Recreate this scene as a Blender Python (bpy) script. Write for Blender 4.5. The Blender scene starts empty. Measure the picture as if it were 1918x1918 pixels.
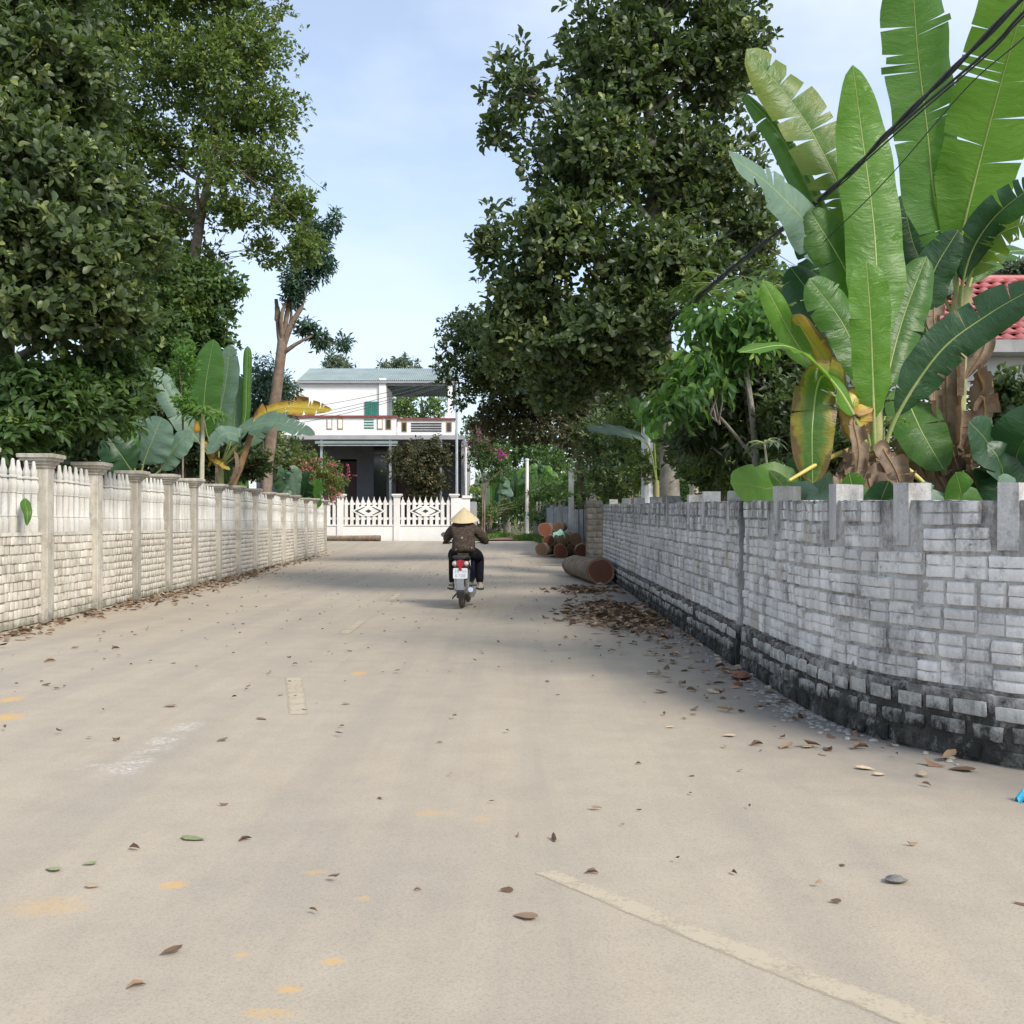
import bpy, bmesh, math, random
import numpy as np
from mathutils import Vector, Matrix, Quaternion

R = math.radians
random.seed(7)
RNG = np.random.default_rng(7)
scene = bpy.context.scene
COL = scene.collection

# ------------------------------------------------------------------ camera
EYE = 1.35                       # metres above the road
FOC = 1918.0                     # focal length in photo pixels
cam_d = bpy.data.cameras.new('camera')
cam_d.sensor_width = 36.0
cam_d.lens = 36.0
cam_d.shift_y = 18.0 / 1918.0
cam_d.clip_start = 0.05
cam_d.clip_end = 2000
cam = bpy.data.objects.new('camera', cam_d)
COL.objects.link(cam)
cam.location = (0, 0, EYE)
cam.rotation_euler = (R(90), 0, 0)
scene.camera = cam

# ------------------------------------------------------------------ sky and sun
SUN_EL, SUN_AZ = R(40), R(137)          # azimuth clockwise from +Y: from the right and a little behind
sun_vec = Vector((math.sin(SUN_AZ) * math.cos(SUN_EL), math.cos(SUN_AZ) * math.cos(SUN_EL), math.sin(SUN_EL)))
world = bpy.data.worlds.new('World')
scene.world = world
world.use_nodes = True
wn = world.node_tree
wn.nodes.clear()
w_out = wn.nodes.new('ShaderNodeOutputWorld')
w_bg = wn.nodes.new('ShaderNodeBackground')
w_sky = wn.nodes.new('ShaderNodeTexSky')
w_sky.sky_type = 'NISHITA'
w_sky.sun_disc = False
w_sky.sun_elevation = SUN_EL
w_sky.sun_rotation = SUN_AZ
w_sky.air_density = 1.0
w_sky.dust_density = 1.2
w_sky.ozone_density = 1.5
# thin high cloud: the same soft veil everywhere over the dome
w_tc = wn.nodes.new('ShaderNodeTexCoord')
w_map = wn.nodes.new('ShaderNodeMapping')
w_map.inputs['Scale'].default_value = (1.6, 1.6, 3.2)
w_map.inputs['Location'].default_value = (0.35, 0.1, 0.2)
w_noise = wn.nodes.new('ShaderNodeTexNoise')
w_noise.inputs['Scale'].default_value = 1.7
w_noise.inputs['Detail'].default_value = 5
w_noise.inputs['Roughness'].default_value = 0.55
w_ramp = wn.nodes.new('ShaderNodeValToRGB')
w_ramp.color_ramp.elements[0].position = 0.35
w_ramp.color_ramp.elements[0].color = (0.34, 0.34, 0.34, 1)
w_ramp.color_ramp.elements[1].position = 0.72
w_ramp.color_ramp.elements[1].color = (0.86, 0.86, 0.86, 1)
w_mix = wn.nodes.new('ShaderNodeMix')
w_mix.data_type = 'RGBA'
w_mix.inputs[7].default_value = (4.3, 4.75, 5.5, 1)
wn.links.new(w_tc.outputs['Generated'], w_map.inputs['Vector'])
wn.links.new(w_map.outputs['Vector'], w_noise.inputs['Vector'])
wn.links.new(w_noise.outputs['Fac'], w_ramp.inputs['Fac'])
wn.links.new(w_ramp.outputs['Color'], w_mix.inputs[0])
wn.links.new(w_sky.outputs['Color'], w_mix.inputs[6])
wn.links.new(w_mix.outputs[2], w_bg.inputs['Color'])
w_bg.inputs['Strength'].default_value = 0.123
wn.links.new(w_bg.outputs['Background'], w_out.inputs['Surface'])

sun_d = bpy.data.lights.new('sun', 'SUN')
sun_d.energy = 2.25
sun_d.angle = R(18)                      # sun behind thin haze: soft-edged shadows
sun_d.color = (1.0, 0.93, 0.82)
sun = bpy.data.objects.new('sun', sun_d)
COL.objects.link(sun)
sun.location = (20, -15, 30)
sun.rotation_euler = (-sun_vec).to_track_quat('-Z', 'Y').to_euler()

scene.view_settings.view_transform = 'Standard'
scene.view_settings.look = 'None'
scene.view_settings.gamma = 1.0
scene.view_settings.use_curve_mapping = False
scene.view_settings.exposure = 0.90
scene.cycles.use_denoising = True
scene.cycles.max_bounces = 8
scene.cycles.transparent_max_bounces = 8

# ================================================================== helpers
WT = {}          # world translation of every built object (no rotation)


def P(px, py, d):
    """point seen at photo pixel (px, py) standing d metres away"""
    return Vector(((px - 959.0) * d / FOC, d, EYE - (py - 977.0) * d / FOC))


def G(px, py):
    """point on the flat road seen at a photo pixel"""
    d = EYE * FOC / (py - 977.0)
    return Vector(((px - 959.0) * d / FOC, d, 0.0))


def hz(x, y):
    s = np.clip((np.asarray(y, float) - 38.0) / 14.0, 0, 1)
    return 0.374 * s * s * (3 - 2 * s)


def thing(name, label, cat, loc=(0, 0, 0), group=None, local=False, rotz=0.0):
    o = bpy.data.objects.new(name, None)
    o.empty_display_size = 0.2
    COL.objects.link(o)
    o.location = loc
    o.rotation_euler = (0, 0, rotz)
    o['label'] = label
    o['category'] = cat
    if group:
        o['group'] = group
    WT[o.name] = Vector((0, 0, 0)) if local else Vector(loc)
    return o


def tag(o, label, cat, group=None):
    o['label'] = label
    o['category'] = cat
    if group:
        o['group'] = group
    return o


def link(name, me, parent=None, loc=(0, 0, 0), rot=None, scale=None, kind=None):
    o = bpy.data.objects.new(name, me)
    COL.objects.link(o)
    loc = Vector(loc)
    if parent is not None:
        o.parent = parent
        o.location = loc - WT[parent.name]
    else:
        o.location = loc
    WT[o.name] = loc
    if rot is not None:
        o.rotation_euler = rot
    if scale is not None:
        o.scale = scale
    if kind:
        o['kind'] = kind
    return o


class MB:
    def __init__(self):
        self.v, self.f, self.uv, self.mi = [], [], None, []

    def add(self, vs, fs):
        b = len(self.v)
        self.v += [tuple(p) for p in vs]
        self.f += [tuple(i + b for i in f) for f in fs]
        return self

    def box(self, x0, x1, y0, y1, z0, z1):
        vs = [(x0, y0, z0), (x1, y0, z0), (x1, y1, z0), (x0, y1, z0), (x0, y0, z1), (x1, y0, z1), (x1, y1, z1), (x0, y1, z1)]
        return self.add(vs, [(0, 3, 2, 1), (4, 5, 6, 7), (0, 1, 5, 4), (1, 2, 6, 5), (2, 3, 7, 6), (3, 0, 4, 7)])

    def prism(self, poly, axis, a0, a1):
        """poly of 2-D points extruded along axis 0/1/2"""
        n = len(poly)
        vs = []
        for a in (a0, a1):
            for p, q in poly:
                vs.append([(a, p, q), (p, a, q), (p, q, a)][axis])
        fs = [tuple(range(n - 1, -1, -1)), tuple(range(n, 2 * n))]
        fs += [(i, (i + 1) % n, n + (i + 1) % n, n + i) for i in range(n)]
        return self.add(vs, fs)

    def tube(self, pts, radii, sides=8, cap=True, wob=0.0):
        pts = [Vector(p) for p in pts]
        n = len(pts)
        if not hasattr(radii, '__len__'):
            radii = [radii] * n
        vs, fs = [], []
        prev = None
        for i, p in enumerate(pts):
            t = (pts[min(i + 1, n - 1)] - pts[max(i - 1, 0)])
            if t.length < 1e-9:
                t = Vector((0, 0, 1))
            t.normalize()
            if prev is None:
                a = Vector((1, 0, 0)) if abs(t.x) < .8 else Vector((0, 1, 0))
            else:
                a = prev
            u = (a - t * a.dot(t)).normalized()
            w = t.cross(u)
            prev = u
            for k in range(sides):
                an = 2 * math.pi * k / sides
                r = radii[i] * (1 + (random.uniform(-wob, wob) if wob else 0))
                vs.append(p + (u * math.cos(an) + w * math.sin(an)) * r)
        for i in range(n - 1):
            for k in range(sides):
                k2 = (k + 1) % sides
                fs.append((i * sides + k, i * sides + k2, (i + 1) * sides + k2, (i + 1) * sides + k))
        if cap:
            fs.append(tuple(range(sides - 1, -1, -1)))
            fs.append(tuple((n - 1) * sides + k for k in range(sides)))
        return self.add(vs, fs)

    def lathe(self, prof, c=(0, 0, 0), sides=16, axis=2):
        """prof: list of (radius, height)"""
        vs, fs = [], []
        for r, h in prof:
            for k in range(sides):
                a = 2 * math.pi * k / sides
                p, q = r * math.cos(a), r * math.sin(a)
                vv = [(h, p, q), (p, h, q), (p, q, h)][axis]
                vs.append((vv[0] + c[0], vv[1] + c[1], vv[2] + c[2]))
        n = len(prof)
        for i in range(n - 1):
            for k in range(sides):
                k2 = (k + 1) % sides
                fs.append((i * sides + k, i * sides + k2, (i + 1) * sides + k2, (i + 1) * sides + k))
        fs.append(tuple(range(sides - 1, -1, -1)))
        fs.append(tuple((n - 1) * sides + k for k in range(sides)))
        return self.add(vs, fs)

    def mesh(self, name, mat, smooth=False):
        me = bpy.data.meshes.new(name)
        me.from_pydata(self.v, [], self.f)
        if mat is not None:
            for m in (mat if isinstance(mat, (list, tuple)) else [mat]):
                me.materials.append(m)
        if smooth:
            me.polygons.foreach_set('use_smooth', [True] * len(me.polygons))
        me.update()
        return me

    def build(self, name, mat, parent=None, smooth=False, kind=None, fix=True, angle=None, loc=(0, 0, 0)):
        me = self.mesh(name, mat, smooth)
        if fix:
            bm = bmesh.new()
            bm.from_mesh(me)
            bmesh.ops.recalc_face_normals(bm, faces=bm.faces)
            bm.to_mesh(me)
            bm.free()
        if angle is not None:
            me.polygons.foreach_set('use_smooth', [True] * len(me.polygons))
            me.set_sharp_from_angle(angle=R(angle))
        return link(name, me, parent, kind=kind, loc=loc)


def np_mesh(name, V, F, mat, tint=None, uv=None):
    """fast mesh from numpy arrays; F is (n,3) or (n,4)"""
    me = bpy.data.meshes.new(name)
    k = F.shape[1]
    me.vertices.add(len(V))
    me.vertices.foreach_set('co', np.ascontiguousarray(V, dtype=np.float32).ravel())
    me.loops.add(F.size)
    me.loops.foreach_set('vertex_index', np.ascontiguousarray(F, dtype=np.int32).ravel())
    me.polygons.add(len(F))
    me.polygons.foreach_set('loop_start', np.arange(0, F.size, k, dtype=np.int32))
    if mat is not None:
        me.materials.append(mat)
    if tint is not None:
        a = me.attributes.new('tint', 'FLOAT', 'POINT')
        a.data.foreach_set('value', np.ascontiguousarray(tint, dtype=np.float32))
    if uv is not None:
        l = me.uv_layers.new(name='UVMap')
        l.data.foreach_set('uv', np.ascontiguousarray(uv[F.ravel()], dtype=np.float32).ravel())
    me.update(calc_edges=True)
    return me


def spline(pts, n, col=None):
    """Catmull-Rom through pts, n samples evenly spaced by length"""
    p = np.array([tuple(q) for q in pts], float)
    if len(p) == 2:
        t = np.linspace(0, 1, n)[:, None]
        return p[0] * (1 - t) + p[1] * t
    e = np.vstack([2 * p[0] - p[1], p, 2 * p[-1] - p[-2]])
    out = []
    for i in range(1, len(e) - 2):
        for t in np.linspace(0, 1, 24, endpoint=False):
            a, b, c, d = e[i - 1], e[i], e[i + 1], e[i + 2]
            out.append(.5 * ((2 * b) + (-a + c) * t + (2 * a - 5 * b + 4 * c - d) * t * t + (-a + 3 * b - 3 * c + d) * t ** 3))
    out.append(p[-1])
    out = np.array(out)
    s = np.r_[0, np.cumsum(np.linalg.norm(np.diff(out, axis=0), axis=1))]
    q = np.linspace(0, s[-1], n)
    return np.stack([np.interp(q, s, out[:, k]) for k in range(out.shape[1])], 1)


# ------------------------------------------------------------------ materials
def nd(nt, t, ins=None, **kw):
    n = nt.nodes.new(t)
    for k, v in kw.items():
        setattr(n, k, v)
    for k, v in (ins or {}).items():
        s = n.inputs[k]
        if isinstance(v, bpy.types.NodeSocket):
            nt.links.new(v, s)
        else:
            if hasattr(s.default_value, '__len__') and hasattr(v, '__len__') and len(v) == 3 and len(s.default_value) == 4:
                v = (*v, 1)
            s.default_value = v
    return n


def mixc(nt, f, a, b, blend='MIX'):
    return nd(nt, 'ShaderNodeMix', {0: f, 6: a, 7: b}, data_type='RGBA', blend_type=blend).outputs[2]


def mth(nt, op, a, b=0.0, c=0.0, clamp=False):
    return nd(nt, 'ShaderNodeMath', {0: a, 1: b, 2: c}, operation=op, use_clamp=clamp).outputs[0]


def ramp(nt, f, stops):
    n = nd(nt, 'ShaderNodeValToRGB', {'Fac': f})
    cr = n.color_ramp
    while len(cr.elements) < len(stops):
        cr.elements.new(0.5)
    for e, (p, c) in zip(cr.elements, stops):
        e.position = p
        e.color = (c, c, c, 1) if not hasattr(c, '__len__') else (*c, 1)
    return n.outputs['Color']


def noise(nt, vec, scale, detail=4, rough=.55, dist=0.0):
    return nd(nt, 'ShaderNodeTexNoise', {'Vector': vec, 'Scale': scale, 'Detail': detail, 'Roughness': rough, 'Distortion': dist}).outputs['Fac']


def stretch(nt, vec, sx, sy, sz, loc=(0, 0, 0)):
    return nd(nt, 'ShaderNodeMapping', {'Vector': vec, 'Scale': (sx, sy, sz), 'Location': loc}).outputs['Vector']


def newmat(name):
    m = bpy.data.materials.new(name)
    m.use_nodes = True
    m.node_tree.nodes.clear()
    return m, m.node_tree


def finish(m, nt, col, rough=.8, bump=None, dist=.01, strength=1.0, spec=.3, metal=0.0, **extra):
    ins = {'Base Color': col, 'Roughness': rough, 'Specular IOR Level': spec, 'Metallic': metal}
    ins.update(extra)
    p = nd(nt, 'ShaderNodeBsdfPrincipled', ins)
    if bump is not None:
        b = nd(nt, 'ShaderNodeBump', {'Height': bump, 'Distance': dist, 'Strength': strength})
        nt.links.new(b.outputs['Normal'], p.inputs['Normal'])
    o = nd(nt, 'ShaderNodeOutputMaterial')
    nt.links.new(p.outputs[0], o.inputs['Surface'])
    return m


def wpos(nt):
    return nd(nt, 'ShaderNodeNewGeometry').outputs['Position']


def surf(name, c1, c2, scale=6.0, rough=.8, bump=.004, spec=.3, rand=.12, dirt=None, dirt_amt=.35, fine=60, metal=0.0, coord='world'):
    """two-tone mottled surface with grain, per-object shade and optional dirt blotches"""
    m, nt = newmat(name)
    vec = wpos(nt) if coord == 'world' else nd(nt, 'ShaderNodeTexCoord').outputs['Object']
    n1 = noise(nt, vec, scale, 5)
    n2 = noise(nt, vec, fine, 3)
    c = mixc(nt, ramp(nt, n1, [(.32, 0), (.68, 1)]), c1, c2)
    c = mixc(nt, .35, c, ramp(nt, n2, [(.25, .35), (.75, .75)]), 'OVERLAY')
    if dirt is not None:
        n3 = noise(nt, stretch(nt, vec, 1, 1, .35, (3, 7, 1)), scale * .6, 6, .65)
        c = mixc(nt, mth(nt, 'MULTIPLY', ramp(nt, n3, [(.48, 0), (.7, 1)]), dirt_amt), c, dirt)
    if rand:
        r = nd(nt, 'ShaderNodeObjectInfo').outputs['Random']
        c = nd(nt, 'ShaderNodeHueSaturation', {'Color': c, 'Value': mth(nt, 'MULTIPLY_ADD', r, 2 * rand, 1 - rand)}).outputs[0]
    h = mth(nt, 'MULTIPLY_ADD', n2, .4, n1)
    return finish(m, nt, c, rough, h, bump, 1, spec, metal)


def leafmat(name, stops, trans=.35, tcol=(.22, .38, .04), rough=.45, spec=.4, tshare=None):
    """leaf: glossy top plus light coming through; shade from the per-leaf attribute"""
    m, nt = newmat(name)
    t = nd(nt, 'ShaderNodeAttribute', attribute_name='tint').outputs['Fac']
    c = ramp(nt, t, stops)
    p = nd(nt, 'ShaderNodeBsdfPrincipled', {'Base Color': c, 'Roughness': rough, 'Specular IOR Level': spec})
    tr = nd(nt, 'ShaderNodeBsdfTranslucent', {'Color': mixc(nt, .5, c, tcol)})
    mx = nd(nt, 'ShaderNodeMixShader', {0: trans})
    nt.links.new(p.outputs[0], mx.inputs[1])
    nt.links.new(tr.outputs[0], mx.inputs[2])
    o = nd(nt, 'ShaderNodeOutputMaterial')
    nt.links.new(mx.outputs[0], o.inputs['Surface'])
    return m


def blademat(name, c1, c2, edge=None, edge_amt=0.0, trans=.4, tcol=(.3, .5, .05), rough=.4, brown=None):
    """banana-type blade: fine side veins across the leaf, paler towards the rib, optional dry margin"""
    m, nt = newmat(name)
    uv = nd(nt, 'ShaderNodeTexCoord').outputs['UV']
    sx = nd(nt, 'ShaderNodeSeparateXYZ', {0: uv})
    u, v = sx.outputs[0], sx.outputs[1]
    obj = nd(nt, 'ShaderNodeTexCoord').outputs['Object']
    wob = noise(nt, obj, 3.0, 3)
    uu = mth(nt, 'MULTIPLY_ADD', wob, .25, u)
    vein = mth(nt, 'SINE', mth(nt, 'MULTIPLY', u, 260.0))
    band = noise(nt, nd(nt, 'ShaderNodeCombineXYZ', {0: mth(nt, 'MULTIPLY', uu, 7.0), 1: mth(nt, 'MULTIPLY', v, .6)}).outputs[0], 2.0, 4)
    c = mixc(nt, ramp(nt, band, [(.3, 0), (.7, 1)]), c1, c2)
    c = mixc(nt, mth(nt, 'MULTIPLY_ADD', vein, .015, .02), c, (.16, .24, .05))
    if edge is not None:
        e = mth(nt, 'ADD', v, mth(nt, 'MULTIPLY_ADD', noise(nt, obj, 5, 4), 1.4, -.7))
        c = mixc(nt, mth(nt, 'MULTIPLY', ramp(nt, e, [(.35, 0), (.75, 1)]), edge_amt), c, edge)
    if brown is not None:
        e2 = mth(nt, 'ADD', v, mth(nt, 'MULTIPLY_ADD', noise(nt, obj, 4, 5), 1.6, -.8))
        c = mixc(nt, ramp(nt, e2, [(.78, 0), (.86, 1)]), c, brown)
    bump = nd(nt, 'ShaderNodeBump', {'Height': mth(nt, 'MULTIPLY_ADD', band, 3.0, mth(nt, 'MULTIPLY', vein, .03)), 'Distance': .006, 'Strength': .7})
    p = nd(nt, 'ShaderNodeBsdfPrincipled', {'Base Color': c, 'Roughness': rough, 'Specular IOR Level': .45})
    nt.links.new(bump.outputs[0], p.inputs['Normal'])
    tr = nd(nt, 'ShaderNodeBsdfTranslucent', {'Color': mixc(nt, .55, c, tcol)})
    nt.links.new(bump.outputs[0], tr.inputs['Normal'])
    mx = nd(nt, 'ShaderNodeMixShader', {0: trans})
    nt.links.new(p.outputs[0], mx.inputs[1])
    nt.links.new(tr.outputs[0], mx.inputs[2])
    o = nd(nt, 'ShaderNodeOutputMaterial')
    nt.links.new(mx.outputs[0], o.inputs['Surface'])
    return m


# ------------------------------------------------------------------ foliage
def leaf_fine(w=.5, fold=.10, droop=.12):
    V = np.array([(0, 0, 0), (-.30 * w, .28, fold * .6), (0, .3, .02), (.30 * w, .28, fold * .6),
                  (-.5 * w, .66, fold * .7), (0, .68, 0), (.5 * w, .66, fold * .7), (-.30 * w, .90, fold * .2 - droop * .5), (.30 * w, .90, fold * .2 - droop * .5), (0, 1, -droop)], float)
    F = np.array([(0, 2, 1), (0, 3, 2), (1, 2, 5), (1, 5, 4), (2, 3, 6), (2, 6, 5), (4, 5, 7), (5, 6, 8), (5, 9, 7), (5, 8, 9)])
    return V, F


def leaf_coarse(w=.5, fold=.10, droop=.12):
    V = np.array([(0, 0, 0), (-.5 * w, .55, fold), (0, .55, 0), (.5 * w, .55, fold), (0, 1, -droop)], float)
    F = np.array([(0, 2, 1), (0, 3, 2), (1, 2, 4), (2, 3, 4)])
    return V, F


def leaf_palm(lobes=7, w=.16, spread=2.5, droop=.25):
    V, F = [(0, 0, 0)], []
    for k in range(lobes):
        a = (k / (lobes - 1) - .5) * 2 * spread
        L = 1.0 - .35 * abs(a) / spread
        d = np.array((math.sin(a), math.cos(a)))
        n = np.array((d[1], -d[0]))
        b = len(V)
        m = d * L * .5
        V += [(*(m - n * w * .6), -.05), (*(m + n * w * .6), -.05), (*(d * L), -droop)]
        F += [(0, b + 1, b), (b, b + 1, b + 2)]
    return np.array(V, float), np.array(F)


def norm(a):
    return a / np.maximum(np.linalg.norm(a, axis=-1, keepdims=True), 1e-9)


def place_leaves(T, pos, fwd, nrm, L, tint):
    V, F = T
    f = norm(fwd)
    n = norm(nrm - (nrm * f).sum(1, keepdims=True) * f)
    r = np.cross(f, n)
    W = pos[:, None, :] + L[:, None, None] * (V[None, :, 0:1] * r[:, None, :] + V[None, :, 1:2] * f[:, None, :] + V[None, :, 2:3] * n[:, None, :])
    k = len(V)
    FF = F[None] + (np.arange(len(pos)) * k)[:, None, None]
    return W.reshape(-1, 3), FF.reshape(-1, F.shape[1]), np.repeat(tint, k)


def blob_px(px, py, d, rx, ry, rd, w=1.0):
    c = P(px, py, d)
    return (np.array(c), np.array((rx * d / FOC, rd, ry * d / FOC)), w)


def sprigs(blobs, n, rng, shell=.42, lump=.35):
    """sprig centres and outward axes spread unevenly through the blobs"""
    vol = np.array([b[2] * (b[1][0] * b[1][1] * b[1][2]) ** (2 / 3) for b in blobs])
    cnt = np.maximum((vol / vol.sum() * n).astype(int), 4)
    PS, AX = [], []
    for (c, r, w), m in zip(blobs, cnt):
        d = norm(rng.normal(size=(m, 3)))
        u = rng.random((m, 1)) ** shell
        q = d * u
        k = max(3, m // 14)                               # clumps pull the sprigs together, leaving gaps between
        kc = norm(rng.normal(size=(k, 3))) * rng.random((k, 1)) ** .4
        pick = rng.integers(0, k, m)
        q = q * (1 - lump) + (kc[pick] + rng.normal(size=(m, 3)) * .16) * lump
        PS.append(c + q * r * 1.08)
        AX.append(norm(q * np.array((1, 1, 1)) + .001))
    PS, AX = np.vstack(PS), np.vstack(AX)
    x, y, z = PS.T                                        # nothing grows through the fence or the wall
    wx = np.interp(y, [4, 4.6, 5.5, 6.2, 7.2, 9.4, 22, 27, 40], [5.3, 4.0, 2.8, 2.35, 2.15, 2.1, 2.25, 2.35, 2.3])
    bad = ((x < 0) & (x > -5.466 - .0544 * y - .42) & (y < 44) & (z < 2.55)) | ((x > 0) & (x < wx + .6) & (y < 40) & (z < 1.95))
    return PS[~bad], AX[~bad]


def foliage(blobs, n, per, L, T, rng, up=.5, out=.8, splay=1.0, droop=0.0, spread=.5, young=.05, shell=.42, lump=.35, tone=.35, var=.22):
    """rosettes of `per` leaves at n sprig tips"""
    C, A = sprigs(blobs, n, rng, shell, lump)
    n = len(C)
    ax = norm(A * out + np.array((0, 0, up)) + rng.normal(size=(n, 3)) * .35)
    a = np.where(np.abs(ax[:, 2:3]) < .9, np.array([[0, 0, 1.]]), np.array([[1., 0, 0]]))
    u = norm(np.cross(a, ax))
    w = np.cross(ax, u)
    st = np.clip(rng.normal(tone, var * .6, n), 0, 1)
    yg = rng.random(n) < young
    pos, fw, nm, ln, ti = [], [], [], [], []
    ph = rng.random(n) * 6.28
    for k in range(per):
        an = ph + k * 2.4 + rng.normal(size=n) * .3
        sp = splay * (.55 + .65 * rng.random(n))
        d = ax + (u * np.cos(an)[:, None] + w * np.sin(an)[:, None]) * sp[:, None] * 1.2
        d = norm(d) + np.array((0, 0, -droop)) + rng.normal(size=(n, 3)) * .18
        l = L * (.6 + .55 * rng.random(n)) * np.where(yg, .75, 1)
        pos.append(C + norm(d) * (.12 * l)[:, None] + rng.normal(size=(n, 3)) * L * spread * .5)
        fw.append(d)
        nm.append(ax + rng.normal(size=(n, 3)) * .35 + np.array((0, 0, .25)))
        ln.append(l)
        ti.append(np.clip(st + rng.normal(0, var * .55, n) + np.where(yg, .45, 0), 0.0, 1))
    return place_leaves(T, np.vstack(pos), np.vstack(fw), np.vstack(nm), np.concatenate(ln), np.concatenate(ti)) + (C,)


def crown_obj(name, root, mat, parts):
    V, F, Tn, o = [], [], [], 0
    for v, f, t in parts:
        V.append(v)
        F.append(f + o)
        Tn.append(t)
        o += len(v)
    me = np_mesh(name, np.vstack(V), np.vstack(F), mat, np.concatenate(Tn))
    return link(name, me, root)

# ================================================================== the setting
def road_material():
    m, nt = newmat('dusty_asphalt')
    vec = wpos(nt)
    big = noise(nt, stretch(nt, vec, .55, .22, 1), 1.0, 5, .6)
    mid = noise(nt, vec, 3.2, 5, .6)
    grain = noise(nt, vec, 130, 4, .75)
    stone = nd(nt, 'ShaderNodeTexVoronoi', {'Vector': vec, 'Scale': 75.0}, feature='F1').outputs['Distance']
    xyz = nd(nt, 'ShaderNodeSeparateXYZ', {0: vec})
    x, y = xyz.outputs[0], xyz.outputs[1]
    # pale sandy tone across the road, fading to dark grey close to the right-hand wall
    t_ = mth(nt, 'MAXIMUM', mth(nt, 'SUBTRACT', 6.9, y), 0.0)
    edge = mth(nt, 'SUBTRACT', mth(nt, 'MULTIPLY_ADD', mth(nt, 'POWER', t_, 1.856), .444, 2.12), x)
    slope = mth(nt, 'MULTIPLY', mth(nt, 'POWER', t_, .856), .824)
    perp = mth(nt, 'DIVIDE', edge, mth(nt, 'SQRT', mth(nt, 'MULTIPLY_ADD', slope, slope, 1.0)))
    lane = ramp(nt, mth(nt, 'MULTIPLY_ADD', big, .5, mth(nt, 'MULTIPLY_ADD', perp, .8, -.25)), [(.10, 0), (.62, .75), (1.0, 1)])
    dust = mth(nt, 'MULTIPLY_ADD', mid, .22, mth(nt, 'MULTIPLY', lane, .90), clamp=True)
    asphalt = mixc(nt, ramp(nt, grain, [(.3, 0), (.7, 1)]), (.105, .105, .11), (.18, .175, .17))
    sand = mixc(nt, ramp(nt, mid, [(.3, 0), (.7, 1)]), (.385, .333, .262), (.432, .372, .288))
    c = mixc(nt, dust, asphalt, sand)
    # faint warm soil washed along the lane
    warm = noise(nt, stretch(nt, vec, .9, .35, 1, (4, 2, 0)), 1.4, 4)
    c = mixc(nt, mth(nt, 'MULTIPLY', ramp(nt, warm, [(.5, 0), (.75, 1)]), .28), c, (.48, .38, .26))
    # stones of the wearing course show through the dust
    track = noise(nt, stretch(nt, vec, 2.6, .10, 1, (1, 3, 0)), 1.0, 4, .6)
    c = mixc(nt, mth(nt, 'MULTIPLY', ramp(nt, track, [(.44, 0), (.62, 1)]), .34), c, (.29, .262, .228))
    patch = noise(nt, stretch(nt, vec, .7, .5, 1, (8, 1, 0)), 1.1, 6, .68)
    c = mixc(nt, mth(nt, 'MULTIPLY', ramp(nt, patch, [(.50, 0), (.66, 1)]), .30), c, (.30, .268, .232))
    c = mixc(nt, mth(nt, 'MULTIPLY', ramp(nt, patch, [(.30, 1), (.44, 0)]), .25), c, (.50, .43, .33))
    c = mixc(nt, mth(nt, 'MULTIPLY', ramp(nt, grain, [(.50, 0), (.66, 1)]), .42), c, (.17, .148, .13))
    c = mixc(nt, mth(nt, 'MULTIPLY', ramp(nt, grain, [(.30, 1), (.42, 0)]), .25), c, (.52, .47, .40))
    # spilled soil: (photo px, py, half sizes px, strength)
    for px, py, rx, ry, s in ((325, 1660, 34, 9, .9), (625, 1803, 28, 10, .7), (540, 1856, 30, 10, .8), (455, 1790, 22, 7, .55), (672, 1262, 20, 5, .8),
                              (10, 1345, 40, 10, .9), (20, 1311, 30, 7, .8), (680, 1685, 20, 6, .5), (905, 1535, 24, 6, .4), (810, 1525, 50, 8, .35), (500, 1900, 70, 12, .45), (90, 1700, 90, 26, .35), (590, 1636, 30, 6, .5)):
        g = G(px, py)
        k = g.y / FOC
        kk = g.y * g.y / (FOC * EYE)
        dx = mth(nt, 'DIVIDE', mth(nt, 'SUBTRACT', x, g.x), rx * k)
        dy = mth(nt, 'DIVIDE', mth(nt, 'SUBTRACT', y, g.y), ry * kk)
        r2 = mth(nt, 'ADD', mth(nt, 'MULTIPLY', dx, dx), mth(nt, 'MULTIPLY', dy, dy))
        msk = mth(nt, 'SUBTRACT', mth(nt, 'MULTIPLY_ADD', noise(nt, vec, 26, 5, .7), 2.6, -.35), r2)
        c = mixc(nt, mth(nt, 'MULTIPLY', ramp(nt, msk, [(.1, 0), (1.2, 1)]), s * .95), c, (.58, .36, .13))
    # white scrape of lime, two strokes
    for ax, ay, bx, by, wd in ((215, 1456, 360, 1352, .13), (165, 1445, 195, 1432, .13)):
        a, b = G(ax, ay), G(bx, by)
        t = (b - a).normalized()
        L = (b - a).length
        ux = mth(nt, 'SUBTRACT', x, a.x)
        uy = mth(nt, 'SUBTRACT', y, a.y)
        al = mth(nt, 'ADD', mth(nt, 'MULTIPLY', ux, t.x), mth(nt, 'MULTIPLY', uy, t.y))
        ac = mth(nt, 'ABSOLUTE', mth(nt, 'SUBTRACT', mth(nt, 'MULTIPLY', ux, t.y), mth(nt, 'MULTIPLY', uy, t.x)))
        inl = ramp(nt, mth(nt, 'ABSOLUTE', mth(nt, 'MULTIPLY_ADD', al, 2 / L, -1.0)), [(.85, 1), (1.05, 0)])
        ina = ramp(nt, mth(nt, 'DIVIDE', ac, wd), [(.2, 1), (1.0, 0)])
        sc = ramp(nt, noise(nt, vec, 34, 4, .7), [(.46, 0), (.62, 1)])
        brk = ramp(nt, noise(nt, stretch(nt, vec, 1, 1, 1, (5, 5, 0)), 5, 4, .65), [(.40, 0), (.58, 1)])
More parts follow.
